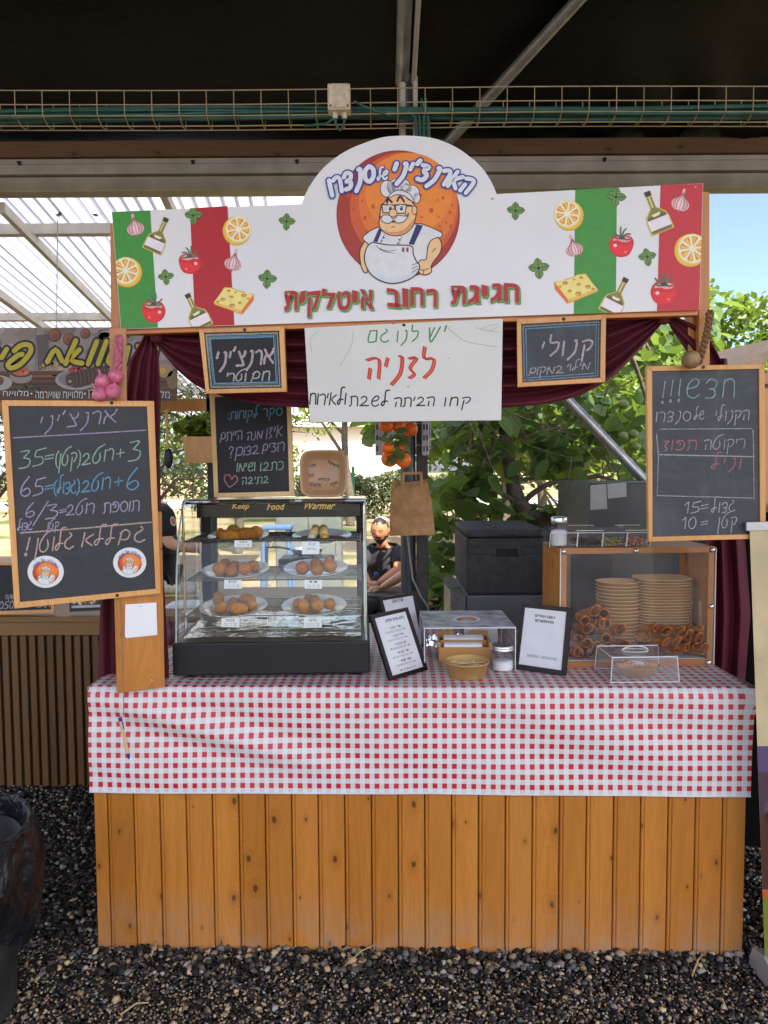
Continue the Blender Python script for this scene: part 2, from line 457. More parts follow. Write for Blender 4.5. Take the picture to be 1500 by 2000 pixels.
# ================================================================== SETTING
def _ground():
    t = NT('ground_soil'); v = t.coord()
    sx = t.new('ShaderNodeTexCoord'); se = t.new('ShaderNodeSeparateXYZ'); t.link(sx.outputs['Object'], se.inputs[0])
    n1 = t.noise(v, 0.35, 5); n2 = t.noise(v, 60, 5, 0.7); n3 = t.noise(v, 1.6, 5)
    vo = t.new('ShaderNodeTexVoronoi'); t.link(v, vo.inputs['Vector']); vo.inputs['Scale'].default_value = 70
    sc = t.new('ShaderNodeSeparateColor'); t.link(vo.outputs['Color'], sc.inputs[0])
    grav = t.ramp(sc.outputs[0], [(0.0, (0.012, 0.012, 0.012)), (0.55, (0.04, 0.038, 0.036)), (0.8, (0.12, 0.1, 0.08)), (1.0, (0.3, 0.23, 0.15))])
    grav = t.mix(t.rr(vo.outputs['Distance'], 0.3, 0.7), grav, (0.008, 0.008, 0.008))
    sand = t.mix(t.rr(n3, 0.3, 0.7), (0.30, 0.20, 0.11), (0.46, 0.34, 0.21))
    sand = t.mix(t.rr(n2, 0.4, 0.7, 0, 0.4), sand, (0.2, 0.15, 0.09))
    grass = t.mix(t.rr(n2, 0.3, 0.7), (0.06, 0.10, 0.02), (0.15, 0.17, 0.05))
    sand = t.mix(t.rr(n1, 0.5, 0.6), sand, grass)
    y = t.math('ADD', se.outputs[1], t.math('MULTIPLY', n1, 1.5))
    c = t.mix(t.rr(y, 5.2, 5.9), grav, sand)
    pale = t.mix(t.rr(n2, 0.3, 0.7), (0.17, 0.145, 0.115), (0.33, 0.28, 0.21))
    c = t.mix(t.rr(y, 0.2, -0.6), c, pale)
    h = t.math('ADD', vo.outputs['Distance'], n2)
    t.bsdf(c, 0.9, 0, 0.2, t.bump(h, 0.6, 0.02)); return t.mat
b = MB()
b.grid(lambda i, j: V(((i - 0.5) * 600, -60 + j * 600, -0.012)), 20, 20)
structure(b.build('ground', _ground()))
# pale asphalt road far behind the trees
b = MB(); b.grid(lambda i, j: V((-60 + 140 * i, 26 + 9 * j + 6 * math.sin(i * 3), 0.0)), 20, 2)
structure(b.build('road', plain('pale_asphalt', (0.42, 0.41, 0.40), 0.85, var=0.15, scale=1.5, bump=0.2, bscale=20)))

# ---- gravel: real crushed stones over the part of the ground the photograph shows
def gravel():
    rs = np.random.RandomState(3)
    protos = []
    for k in range(8):
        bm = bmesh.new(); bmesh.ops.create_icosphere(bm, subdivisions=1, radius=1)
        P = np.array([v.co[:] for v in bm.verts]); Fc = np.array([[v.index for v in f.verts] for f in bm.faces]); bm.free()
        P = P * (0.6 + 0.65 * rs.rand(len(P), 1)); P *= np.array([1.0 + 0.5 * rs.rand(), 0.75 + 0.3 * rs.rand(), 0.55 + 0.25 * rs.rand()])
        protos.append((P, Fc))
    pts = []
    def patch(x0, x1, y0, y1, n, s0, s1, zz=0.0):
        for _ in range(n):
            pts.append((x0 + (x1 - x0) * rs.rand(), y0 + (y1 - y0) * rs.rand(), s0 + (s1 - s0) * rs.rand() ** 1.7, zz))
    patch(-1.35, 1.45, 1.80, 2.36, 33000, 0.0030, 0.0066)
    patch(-1.35, 1.45, 1.90, 2.36, 1100, 0.006, 0.011, 0.004)
    patch(-1.1, 1.35, 2.17, 2.30, 520, 0.009, 0.016, 0.007)
    patch(-2.3, -0.85, 2.36, 3.65, 12000, 0.0045, 0.011)
    patch(0.95, 1.9, 2.36, 3.4, 5000, 0.005, 0.012)
    pts_a = np.array(pts); n = len(pts)
    VV, FF, CC = [], [], []
    off = 0
    pal = np.array([(0.020, 0.018, 0.017), (0.033, 0.030, 0.028), (0.055, 0.05, 0.045), (0.10, 0.095, 0.09), (0.18, 0.175, 0.17), (0.30, 0.22, 0.13), (0.50, 0.38, 0.23), (0.34, 0.32, 0.30)])
    pr = np.array([0.26, 0.20, 0.15, 0.10, 0.06, 0.09, 0.08, 0.06])
    for k in range(n):
        x, y, s, zz = pts_a[k]
        P, Fc = protos[rs.randint(8)]
        a, bb, c2 = rs.rand(3) * 6.283
        ca, sa, cb, sb = math.cos(a), math.sin(a), math.cos(bb * 0.14 - 0.44), math.sin(bb * 0.14 - 0.44)
        Rz = np.array([[ca, -sa, 0], [sa, ca, 0], [0, 0, 1]]); Rx = np.array([[1, 0, 0], [0, cb, -sb], [0, sb, cb]])
        big = 1.0
        q = (P * s) @ (Rz @ Rx).T + np.array([x, y, zz + s * 0.25 - 0.006 + 0.009 * rs.rand()])
        VV.append(q); FF.append(Fc + off); off += len(P)
        p2 = pr.copy()
        if y > 2.36: p2[5:7] *= 0.25
        elif y < 2.1: p2[5:7] *= 1.7
        if s > 0.0115: p2[3:5] *= 2.6
        p2 /= p2.sum()
        CC.append(pal[rs.choice(8, p=p2)] * (0.95 + 0.45 * rs.rand()))
    VV = np.concatenate(VV); FF = np.concatenate(FF)
    me = bpy.data.meshes.new('gravel')
    me.vertices.add(len(VV)); me.vertices.foreach_set('co', VV.ravel())
    me.loops.add(FF.size); me.loops.foreach_set('vertex_index', FF.ravel().astype(np.int32))
    me.polygons.add(len(FF)); me.polygons.foreach_set('loop_start', np.arange(0, FF.size, 3, dtype=np.int32))
    try: me.polygons.foreach_set('loop_total', np.full(len(FF), 3, dtype=np.int32))
    except Exception: pass
    me.update(calc_edges=True); me.validate()
    at = me.color_attributes.new('Col', 'FLOAT_COLOR', 'CORNER')
    cc = np.repeat(np.array(CC), 60, axis=0)
    at.data.foreach_set('color', np.concatenate([cc, np.ones((len(cc), 1))], axis=1).ravel().astype(np.float32))
    me.materials.append(m_attr('crushed_stone', 0.9, 0.3, 160, 0.25, 0.15, 260))
    o = bpy.data.objects.new('gravel', me); COL.objects.link(o); structure(o, 'stuff')
gravel()
# dry stalks lying on the gravel
def stalk(u0, v0, u1, v1, r, lab, lift=0.012):
    p, q = atZ(u0, v0, 0.012), atZ(u1, v1, 0.02)
    m = (p + q) / 2 + V((0.004, 0.006, lift))
    b = MB(); b.tube([p, (p + m) / 2, m, (m + q) / 2, q], [r, r, r * 0.9, r * 0.8, r * 0.5], 6)
    tag(b.build('dry_stalk', STRAW, origin=p, smooth=True), lab, 'stalk', 'dry stalks on the gravel')
STRAW = plain('straw', (0.42, 0.31, 0.17), 0.8, var=0.3, scale=60)
stalk(666, 1893, 738, 1842, 0.0028, 'long brown dry twig lying on the gravel below the middle planks')
stalk(704, 1828, 734, 1840, 0.003, 'short dry stalk resting against the bottom of the middle planks')
stalk(295, 1868, 314, 1818, 0.003, 'upright dry straw at the foot of the second plank from the left')
stalk(1352, 1905, 1372, 1865, 0.003, 'dry straw on the gravel at the foot of the right end planks')
stalk(235, 1982, 290, 1958, 0.003, 'yellow straw on the gravel near the black bin')
stalk(1400, 1950, 1420, 1972, 0.003, 'pale straw on the gravel in front of the roll-up stand')

# ================================================================== SHADE ROOF
rf = thing('shade_roof', 'black tarpaulin roof with a timber and steel edge beam above the stall', 'roof', (0, 3.9, 3.1))
def tarp_z(x, y): return 3.36 + (3.9 - y) * 0.19
def tarp(i, j):
    x = -9 + 15 * i; y = 3.95 - 6.2 * j
    z = tarp_z(x, y)
    w = max(0, min(1, (x - 0.7) / 0.8)) * max(0, 1 - (3.95 - y) / 1.6)
    z += 0.05 * w * math.sin(x * 15 + (3.95 - y) * 13 + 2 * noise.noise(V((x * 2, y * 2, 1)))) * math.sin((3.95 - y) * 3.2 + 0.6) + 0.012 * noise.noise(V((x * 1.3, y * 1.3, 0)))
    return V((x, y, z))
b = MB(); b.grid(tarp, 220, 90)
def _tarp():
    t = NT('black_tarpaulin'); v = t.coord()
    w1 = t.new('ShaderNodeTexWave', bands_direction='X'); w1.inputs['Scale'].default_value = 30; t.link(v, w1.inputs['Vector'])
    w2 = t.new('ShaderNodeTexWave', bands_direction='Y'); w2.inputs['Scale'].default_value = 30; t.link(v, w2.inputs['Vector'])
    h = t.math('ADD', t.math('MULTIPLY', w1.outputs['Fac'], w2.outputs['Fac']), t.math('MULTIPLY', t.noise(v, 3, 3), 1.5))
    t.bsdf((0.0022, 0.002, 0.002), t.rr(t.noise(v, 2, 4), 0.3, 0.7, 0.32, 0.48), 0, 0.17, t.bump(h, 0.25, 0.006)); return t.mat
b.build('tarpaulin', _tarp(), rf, smooth='all', recalc=False)
b = MB(); b.cbox((-9, 3.84, 3.262), (6, 3.93, 3.345), 0.006, c=(0.3, 0.4, 0.5)); b.build('timber_batten', ROUGHWOOD, rf)
b = MB()
b.cbox((-9, 3.87, 3.185), (6, 3.99, 3.258), 0.006); b.cbox((-9, 3.90, 3.105), (6, 3.99, 3.185), 0.006)
b.cbox((-9, 3.865, 3.236), (6, 3.872, 3.262), 0.001)
b.build('edge_beam', ALU, rf)
for xx in (-1.92, -1.0, -0.45, 0.34, 1.18):
    b = MB(); b.lathe([(0.0, -0.012), (0.007, -0.012), (0.007, 0.0), (0.012, 0.0), (0.012, 0.004), (0, 0.004)], (xx, 3.86, 3.242), 8); b.build('screw', BLACKMETAL, rf)
b = MB()
p, q = atY(868, 285, 3.80), atY(1140, -12, 2.98)
b.tube([p, q], 0.027, 14); b.build('diagonal_brace', STEEL, rf, smooth=True)
b = MB(); bx = px(785 - 750, 3.3)
b.cbox((0.035, -2.2, 3.45), (0.085, -2.15, 3.5), 0.004)
rf2 = b
# ridge pole above the column, running out over the viewer
b = MB(); xc = atY(789, 1000, 3.4).x; q0 = V((xc, 3.40, 3.395)); q1 = V((xc, -2.2, tarp_z(0, -2.2) - 0.07)); b.tube([q0, q1], 0.031, 14); b.build('roof_rafter', STEEL, rf, smooth=True)
b = MB(); b.tube([q0 + V((0.052, -0.06, -0.03)), q1 + V((0.052, 0, -0.02))], 0.011, 10); b.build('roof_conduit', plain('pale_conduit_pipe', (0.42, 0.39, 0.35), 0.5), rf, smooth=True)

# column with conduit and cables
cx0 = atY(797, 1000, 3.4)
col_ = thing('support_column', 'dark steel column with cable trunking standing behind the stall', 'column', (cx0.x, 3.4, 0))
b = MB(); b.tube([(cx0.x, 3.395, 0), (cx0.x, 3.395, 3.42)], 0.036, 20); b.build('post', plain('weathered_dark_steel', (0.07, 0.075, 0.08), 0.4, 0.4, 0.3, 9, 0.05, 40), col_, smooth=True)
b = MB(); b.cbox((cx0.x + 0.041, 3.37, 0), (cx0.x + 0.094, 3.43, 2.0), 0.004)
for k in range(7): b.cbox((cx0.x + 0.040, 3.365, 0.5 + 0.2 * k), (cx0.x + 0.095, 3.37, 0.504 + 0.2 * k), 0.0008)
b.build('trunking', plain('dark_trunking', (0.06, 0.052, 0.045), 0.7, 0, 0.3, 20, 0.1, 60), col_)
b = MB(); b.tube([(cx0.x + 0.038, 3.33, 2.9), (cx0.x + 0.038, 3.33, 3.385)], 0.012, 10); b.tube([(cx0.x - 0.02, 3.34, 2.5), (cx0.x - 0.02, 3.34, 3.36)], 0.016, 10)
b.build('conduit', plain('pale_conduit', (0.42, 0.39, 0.35), 0.5, 0, 0.1, 20), col_, smooth=True)
b = MB()
for k in range(7):
    x = cx0.x + 0.046 + 0.007 * k
    b.tube([(x + 0.01 * math.sin(k * 2 + z * 3), 3.35 + 0.006 * (k % 2), z) for z in np.linspace(1.75, 3.3, 14)], 0.0042, 6)
GREENCABLE = plain('teal_cable', (0.022, 0.095, 0.08), 0.55, 0, 0.35, 12)
b.build('cable', GREENCABLE, col_, smooth=True)
b = MB()
for x in (cx0.x + 0.036, cx0.x + 0.104): b.tube([(x, 3.335, 1.7), (x, 3.335, 3.2)], 0.002, 6)
for k in range(16): b.tube([(cx0.x + 0.036, 3.335, 1.72 + 0.1 * k), (cx0.x + 0.104, 3.335, 1.72 + 0.1 * k)], 0.002, 6)
b.build('cable_grid', plain('pale_wire', (0.5, 0.48, 0.42), 0.5, 0.4, 0.1), col_, smooth=True)
b = MB()
for x0, x1 in ((733, 768), (824, 838)):
    a, c = atY(x0, 890, 3.33), atY(x1, 800, 3.33)
    b.cbox((a.x, 3.32, a.z), (c.x, 3.35, c.z + 0.15), 0.003)
    for k in range(7):
        for q in range(2): b.cbox((a.x + 0.006 + q * (c.x - a.x - 0.02), 3.3185, a.z + 0.02 + k * 0.05), (a.x + 0.013 + q * (c.x - a.x - 0.02), 3.3195, a.z + 0.045 + k * 0.05), 0.0004, m=1)
b.build('perforated_plate', [plain('light_grey_metal', (0.36, 0.37, 0.40), 0.45, 0.5, 0.1, 20), BLACKMETAL], col_)
b = MB(); pts = [atY(u, v, 3.32) for u, v in ((795, 1046), (800, 1080), (806, 1130), (822, 1165), (836, 1185), (840, 1210))]
b.tube(pts, 0.005, 8); b.build('hanging_cable', plain('pale_flex', (0.30, 0.28, 0.24), 0.6), col_, smooth=True)

# cable tray with cables, and the junction box on it
ty, tz0, tz1 = 3.24, 3.135, 3.262
WIRE = plain('galvanised_wire', (0.42, 0.34, 0.22), 0.5, 0.6, 0.15, 12)
tr = thing('cable_tray', 'long wire mesh cable tray carrying teal cables below the black tarpaulin', 'cable tray', (0, ty, tz0))
b = MB()
for y, z in ((ty - 0.05, tz1), (ty - 0.05, tz0 + 0.02), (ty + 0.05, tz0 + 0.005), (ty + 0.05, tz1 - 0.01), (ty, tz0), (ty - 0.05, tz1 - 0.06), (ty + 0.05, tz1 - 0.06)):
    b.tube([(x, y, z + 0.004 * math.sin(x * 2.1)) for x in np.linspace(-3.4, 3.4, 18)], 0.0026, 6)
x = -3.38
while x < 3.4:
    dz = 0.004 * math.sin(x * 2.1)
    b.tube([(x, ty - 0.0525, tz1 + dz), (x, ty - 0.0525, tz0 + 0.02 + dz), (x, ty, tz0 - 0.003 + dz), (x, ty + 0.0525, tz0 + 0.005 + dz), (x, ty + 0.0525, tz1 - 0.01 + dz)], 0.0024, 6)
    x += 0.119
b.build('wire_mesh', WIRE, tr, smooth=True)
b = MB()
for k in range(9):
    ph = rnd.random() * 6; y0 = ty - 0.035 + 0.008 * k; r = 0.006 + 0.005 * rnd.random()
    pth = [(x, y0 + 0.008 * math.sin(x * 1.7 + ph), tz0 + 0.03 + 0.014 * (k % 3) + 0.013 * math.sin(x * 1.9 + ph)) for x in np.linspace(-3.4, 3.4, 60)]
    b.tube(pth, r, 8)
b.build('cable', GREENCABLE, tr, smooth=True)
b = MB()
for k in range(4):
    e = atY(812 + 8 * k, 252 + 6 * k, ty - 0.05)
    b.tube([(e.x - 0.1 + 0.02 * k, ty - 0.03, tz0 + 0.05), (e.x - 0.04 + 0.015 * k, ty - 0.03, tz0 + 0.05), (e.x, ty - 0.035, tz0 + 0.01), (e.x + 0.004, ty - 0.03, tz0 - 0.15)], 0.006, 8)
b.build('hanging_cable', GREENCABLE, tr, smooth=True)
jb = thing('junction_box', 'aged cream junction box fixed to the wire cable tray', 'junction box', atY(663, 220, ty - 0.08))
P = [atY(u, v, ty - 0.085) for u, v in ((641, 222), (685, 222), (685, 170), (641, 170))]
b = MB(); b.cbox((P[0].x, ty - 0.12, P[0].z), (P[1].x, ty - 0.06, P[2].z), 0.006)
b.cbox((P[0].x + 0.006, ty - 0.125, P[0].z + 0.006), (P[1].x - 0.006, ty - 0.119, P[2].z - 0.006), 0.0025)
b.build('housing', CREAMPLASTIC, jb)
for sx in (0.014, 0.086):
    for sz in (0.014, 0.106):
        b = MB(); b.lathe([(0, -0.002), (0.004, -0.002), (0.004, 0.002), (0, 0.002)], (P[0].x + sx, ty - 0.1255, P[0].z + sz), 8, Matrix.Rotation(R(90), 3, 'X')); b.build('screw', BLACKMETAL, jb)
for sx in (0.03, 0.07):
    b = MB(); b.lathe([(0.011, 0), (0.012, -0.02), (0.008, -0.026), (0.0, -0.026)], (P[0].x + sx, ty - 0.09, P[0].z + 0.002), 10); b.build('cable_gland', CREAMPLASTIC, jb, smooth=True)
b = MB(); x0, x1 = P[0].x + 0.03, P[0].x + 0.07
b.tube([(x0, ty - 0.09, P[0].z - 0.015), (x0 + 0.003, ty - 0.09, P[0].z - 0.05), (x0 + 0.02, ty - 0.09, P[0].z - 0.072), (x1 - 0.003, ty - 0.09, P[0].z - 0.05), (x1, ty - 0.09, P[0].z - 0.015)], 0.006, 8)
b.tube([(x0, ty - 0.09, P[0].z - 0.02), (x0 - 0.04, ty - 0.08, P[0].z - 0.04), (x0 - 0.14, ty - 0.04, P[0].z - 0.03)], 0.005, 8)
b.tube([(x1 + 0.04, ty - 0.09, P[0].z + 0.05), (x1 + 0.09, ty - 0.08, P[0].z + 0.03), (x1 + 0.2, ty - 0.04, P[0].z + 0.01)], 0.005, 8)
b.build('cable', GREENCABLE, jb, smooth=True)

# ================================================================== NEIGHBOUR'S CORRUGATED ROOF
def roof_z(y): return 3.19 - 0.0787 * (y - 4)
nr = thing('corrugated_canopy', 'pale translucent corrugated canopy on steel purlins over the neighbouring stall', 'canopy', (-2.5, 4.0, 3.1))
def prof(x):
    f = (x / 0.083) % 1.0
    return 0.018 * (1 if f < 0.16 else max(0, 1 - (f - 0.16) / 0.1) if f < 0.26 else max(0.0, (f - 0.9) / 0.1))
PALESTEEL = plain('pale_steel', (0.5, 0.49, 0.46), 0.5, 0.1, 0.15, 8)
NX = 900
def sheet(i, j):
    x = -6.8 + 6.15 * i; y = 4.02 + 8.0 * j
    return V((x - 0.094 * (y - 4), y, roof_z(y) + prof(x)))
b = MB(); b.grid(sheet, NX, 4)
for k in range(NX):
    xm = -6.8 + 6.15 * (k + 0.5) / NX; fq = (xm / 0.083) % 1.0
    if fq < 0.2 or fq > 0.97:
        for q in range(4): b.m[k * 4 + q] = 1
def _poly(nm='translucent_sheet', k=0.95, tr=0.42):
    t = NT(nm); v = t.coord()
    c = t.mix(t.rr(t.noise(t.coord((1, 0.2, 1)), 7, 5), 0.3, 0.7), tuple(q * k for q in (0.74, 0.76, 0.84)), tuple(q * k for q in (0.82, 0.83, 0.89)))
    d = t.new('ShaderNodeBsdfDiffuse'); t.link(c, d.inputs[0]); tl = t.new('ShaderNodeBsdfTranslucent'); t.link(c, tl.inputs[0])
    m = t.new('ShaderNodeMixShader'); m.inputs[0].default_value = tr; t.link(d.outputs[0], m.inputs[1]); t.link(tl.outputs[0], m.inputs[2])
    t.link(m.outputs[0], t.out.inputs['Surface']); return t.mat
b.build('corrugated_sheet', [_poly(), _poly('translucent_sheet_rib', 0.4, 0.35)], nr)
for v, w in ((432, 0.06), (606, 0.06)):
    el = math.atan((1000 - v) / F) - PITCH
    y = (3.505 - 1.6) / (math.tan(el) + 0.0787)
    b = MB(); b.cbox((-7, y - 0.03, roof_z(y) - 0.075), (-0.65 - 0.094 * (y - 4), y + 0.03, roof_z(y) - 0.008), 0.004); b.build('purlin', PALESTEEL, nr)
for u, v, dz, w in ((42, 444, -0.12, 0.032), (2, 578, -0.16, 0.05), (318, 372, -0.05, 0.04)):
    el = math.atan((1000 - v) / F) - PITCH
    y = (3.505 + dz - 1.6) / (math.tan(el) + 0.0787)
    p = atY(u, v, y); s0 = p - V((-0.094, 1, -0.0787)) * max(0.0, (y - 4.05)) if u != 318 else p
    e = s0 + V((-0.094, 1, -0.0787)) * 7.5
    b = MB()
    A = [s0 + V((-w / 2, 0, -0.03)), s0 + V((w / 2, 0, -0.03)), s0 + V((w / 2, 0, 0.03)), s0 + V((-w / 2, 0, 0.03))]
    b.hexa(A, [q + (e - s0) for q in A]); b.build('rafter', PALESTEEL, nr)
for u in (20, 118, 190):
    q = atY(u, 421, 4.42); b = MB(); b.cbox((q.x - 0.014, 4.38, q.z - 0.005), (q.x + 0.014, 4.41, q.z + 0.012), 0.003); b.build('clip', BLACKMETAL, nr)

# ================================================================== BACKGROUND PLANTS AND BUILDINGS
def leaf_mesh(name, pos, nrm, tang, size, aspect, cval, mat, parent=None, origin=None, curl=0.2, oval=False):
    """many leaves: each one two faces folded along the midrib"""
    n = len(pos); t = tang; bt = np.cross(nrm, t); bt /= np.linalg.norm(bt, axis=1, keepdims=True) + 1e-9
    shp = [(0, 0, 0), (-0.36, 0.22, 0.10), (-0.5, 0.52, 0.12), (0, 1, -0.12), (0.5, 0.52, 0.12), (0.36, 0.22, 0.10), (0, 0.5, 0)]
    FA, FB, nv = [0, 6, 3, 2, 1], [0, 5, 4, 3, 6], 7
    if oval:
        shp = [(0, 0, 0), (-0.34, 0.14, 0.08), (-0.5, 0.38, 0.12), (-0.47, 0.62, 0.1), (-0.24, 0.86, 0.0), (0, 1.02, -0.14), (0.24, 0.86, 0.0), (0.47, 0.62, 0.1), (0.5, 0.38, 0.12), (0.34, 0.14, 0.08), (0, 0.5, 0)]
        FA, FB, nv = [0, 10, 5, 4, 3, 2, 1], [0, 9, 8, 7, 6, 5, 10], 11
    k5 = len(FA); VV = np.empty((n, nv, 3))
    for k, (sx, sy, sz) in enumerate(shp):
        VV[:, k] = pos + bt * (sx * aspect * size)[:, None] + t * (sy * size)[:, None] + nrm * (sz * size * curl * 4 * 0.4)[:, None]
    org = np.array(parent['_w'] if parent is not None else (origin or (0, 0, 0)))
    VV = VV.reshape(-1, 3) - org
    base = np.arange(n)[:, None] * nv
    FF = np.concatenate([base + np.array(FA), base + np.array(FB)], axis=1).reshape(-1, k5)
    me = bpy.data.meshes.new(name)
    me.vertices.add(len(VV)); me.vertices.foreach_set('co', VV.ravel())
    me.loops.add(FF.size); me.loops.foreach_set('vertex_index', FF.ravel().astype(np.int32))
    me.polygons.add(len(FF)); me.polygons.foreach_set('loop_start', np.arange(0, FF.size, k5, dtype=np.int32))
    try: me.polygons.foreach_set('loop_total', np.full(len(FF), k5, dtype=np.int32))
    except Exception: pass
    me.update(calc_edges=True); me.validate()
    at = me.color_attributes.new('Col', 'FLOAT_COLOR', 'CORNER')
    cc = np.repeat(np.stack([cval, cval, cval, np.ones(n)], axis=1), 2 * k5, axis=0)
    at.data.foreach_set('color', cc.ravel().astype(np.float32))
    me.materials.append(mat); me.polygons.foreach_set('use_smooth', [True] * len(me.polygons))
    o = bpy.data.objects.new(name, me); COL.objects.link(o); o['_w'] = tuple(org)
    if parent is not None: o.parent = parent
    else: o.location = org
    return o
def rand_dirs(rs, n, upbias=0.3, droop=0.3):
    nr_ = rs.normal(size=(n, 3)); nr_[:, 2] = np.abs(nr_[:, 2]) + upbias; nr_ /= np.linalg.norm(nr_, axis=1, keepdims=True)
    t = rs.normal(size=(n, 3)); t[:, 2] -= droop; t -= nr_ * np.sum(t * nr_, axis=1, keepdims=True); t /= np.linalg.norm(t, axis=1, keepdims=True)
    return nr_, t
def crown_points(rs, ctr, rad, nclump, per, cr):
    P = []
    for _ in range(nclump):
        d = rs.normal(size=3); d /= np.linalg.norm(d); r = 0.35 + 0.65 * rs.rand() ** 0.5
        c = np.array(ctr) + d * r * np.array(rad)
        s = cr * (0.6 + 0.8 * rs.rand())
        q = rs.normal(size=(per, 3)); q /= np.linalg.norm(q, axis=1, keepdims=True)
        q *= (0.5 + 0.5 * rs.rand(per, 1)) * s; q[:, 2] *= 0.7
        P.append(c + q)
    return np.concatenate(P)
BARK = plain('grey_brown_bark', (0.12, 0.095, 0.07), 0.9, 0, 0.35, 18, 0.5, 40, bdist=0.01)
def tree(name, label, loc, h, rad, nclump, per, cr, lsize, mat, seed, trunk_r=0.09, aspect=0.6, group=None, cz=0.66):
    rs = np.random.RandomState(seed); L = V(loc)
    t = thing(name, label, 'tree', loc, group)
    P = crown_points(rs, (L.x, L.y, L.z + h * cz), rad, nclump, per, cr)
    nr_, tg = rand_dirs(rs, len(P))
    leaf_mesh('crown', P, nr_, tg, lsize * (0.7 + 0.6 * rs.rand(len(P))), aspect, rs.rand(len(P)), mat, t)
    b = MB(); top = L + V((0.1 * h * (rs.rand() - 0.5), 0, h * cz))
    b.tube([L + (top - L) * k / 6 + V((0.05 * math.sin(k * 2 + seed), 0.05 * math.cos(k + seed), 0)) * (k > 0) for k in range(7)], [trunk_r * (1 - 0.1 * k) for k in range(7)], 10)
    for k in range(9):
        a = rs.rand() * 6.28; f = 0.35 + 0.6 * rs.rand(); s = L + (top - L) * f
        e = s + V((math.cos(a) * rad[0] * 0.8, math.sin(a) * rad[1] * 0.8, h * 0.12 + 0.25 * rad[2] * rs.rand()))
        m = (s + e) / 2 + V((0, 0, 0.08 * h))
        b.tube([s, (s + m) / 2, m, (m + e) / 2, e], [trunk_r * 0.4, trunk_r * 0.35, trunk_r * 0.25, trunk_r * 0.18, trunk_r * 0.08], 6)
    b.build('trunk', BARK, t, smooth=True)
    return t
OLIVE = m_leaf('olive_leaves', [(0.05, 0.065, 0.03), (0.10, 0.125, 0.06), (0.16, 0.18, 0.10), (0.20, 0.22, 0.13)], 0.25)
BRIGHT = m_leaf('bright_leaves', [(0.06, 0.12, 0.012), (0.11, 0.19, 0.02), (0.19, 0.27, 0.035), (0.28, 0.34, 0.06)], 0.4)
MID = m_leaf('mid_green_leaves', [(0.025, 0.06, 0.012), (0.05, 0.10, 0.018), (0.09, 0.15, 0.03)], 0.35)
DARKLEAF = m_leaf('persimmon_leaves', [(0.055, 0.105, 0.036), (0.085, 0.155, 0.05), (0.14, 0.23, 0.07), (0.23, 0.33, 0.10)], 0.42, 0.35, 0.5)
FE = [
 ('olive_tree', 'grey green olive tree behind the neighbouring stall beside the spoon', (-3.2, 9.2, 0), 3.4, (1.5, 1.0, 1.4), 90, 90, 0.33, 0.085, OLIVE, 11, 0.07, 0.35),
 ('olive_tree', 'grey green olive tree behind the left chalkboard', (-5.7, 9.8, 0), 3.6, (1.5, 1.0, 1.5), 80, 90, 0.35, 0.085, OLIVE, 12, 0.08, 0.35),
 ('olive_tree', 'olive tree with yellowish leaves behind the planter', (-2.9, 14.0, 0), 4.2, (1.9, 1.3, 1.7), 90, 90, 0.4, 0.11, BRIGHT, 13, 0.1, 0.4),
 ('broadleaf_tree', 'bright yellow green tree against the sky behind the right rope', (5.0, 12.0, 0), 4.6, (1.5, 1.5, 1.6), 130, 90, 0.36, 0.13, BRIGHT, 21, 0.1, 0.6),
 ('broadleaf_tree', 'bright green tree at the right edge behind the chalkboard', (7.7, 12.6, 0), 4.8, (1.7, 1.5, 1.7), 130, 90, 0.38, 0.13, BRIGHT, 22, 0.1, 0.6),
 ('broadleaf_tree', 'bright green tree behind the persimmon branches', (2.2, 13.0, 0), 5.2, (1.9, 1.5, 1.7), 130, 80, 0.42, 0.15, BRIGHT, 23, 0.12, 0.6),
 ('broadleaf_tree', 'dark green tree between the persimmon and the far road', (3.9, 17.5, 0), 5.2, (2.2, 1.8, 2.0), 110, 80, 0.5, 0.17, MID, 24, 0.14, 0.6),
 ('broadleaf_tree', 'mid green tree far behind the white sign', (-1.0, 21.0, 0), 6.6, (2.4, 1.8, 1.7), 80, 80, 0.5, 0.18, MID, 25, 0.14, 0.6, None, 0.78),
]
FE += [('young_tree', 'sunlit yellow green young tree seen through the persimmon leaves', (2.3, 9.0, 0), 3.0, (0.9, 0.7, 0.75), 70, 70, 0.3, 0.11, BRIGHT, 31, 0.05, 0.5, None, 0.74), ('young_tree', 'sunlit yellow green young tree beside the steel brace', (3.7, 9.6, 0), 3.1, (0.9, 0.7, 0.9), 70, 70, 0.3, 0.11, BRIGHT, 32, 0.05, 0.5, None, 0.72), ('young_tree', 'sunlit young tree behind the column and paper bag', (0.95, 9.8, 0), 3.3, (0.8, 0.6, 0.75), 60, 70, 0.28, 0.11, BRIGHT, 33, 0.05, 0.5, None, 0.74)]
for f in FE: tree(*f[:10], f[10], f[11], f[12], None, f[14] if len(f) > 14 else 0.66)
# clipped hedge and pale house at the back
rs = np.random.RandomState(5)
hd = thing('hedge', 'low clipped olive hedge beyond the seated man', 'hedge', (0.0, 24, 0))
P = np.stack([-3.0 + 5.5 * rs.rand(9000), 23.6 + 1.0 * rs.rand(9000), 0.15 + 1.35 * rs.rand(9000) ** 0.7], axis=1); P[:, 2] += 0.12 * np.sin(P[:, 0] * 3)
nr_, tg = rand_dirs(rs, len(P)); leaf_mesh('foliage', P, nr_, tg, 0.13 * (0.7 + 0.6 * rs.rand(len(P))), 0.6, rs.rand(len(P)), OLIVE, hd)
b = MB()
for k in range(12): b.tube([(-2.8 + 0.45 * k, 24.1, 0), (-2.75 + 0.45 * k, 24.1, 1.1)], 0.03, 6)
b.build('stem', BARK, hd)
hs = thing('pale_house', 'sunlit cream house with a low roof far behind the food warmer', 'house', (-2.0, 32, 0))
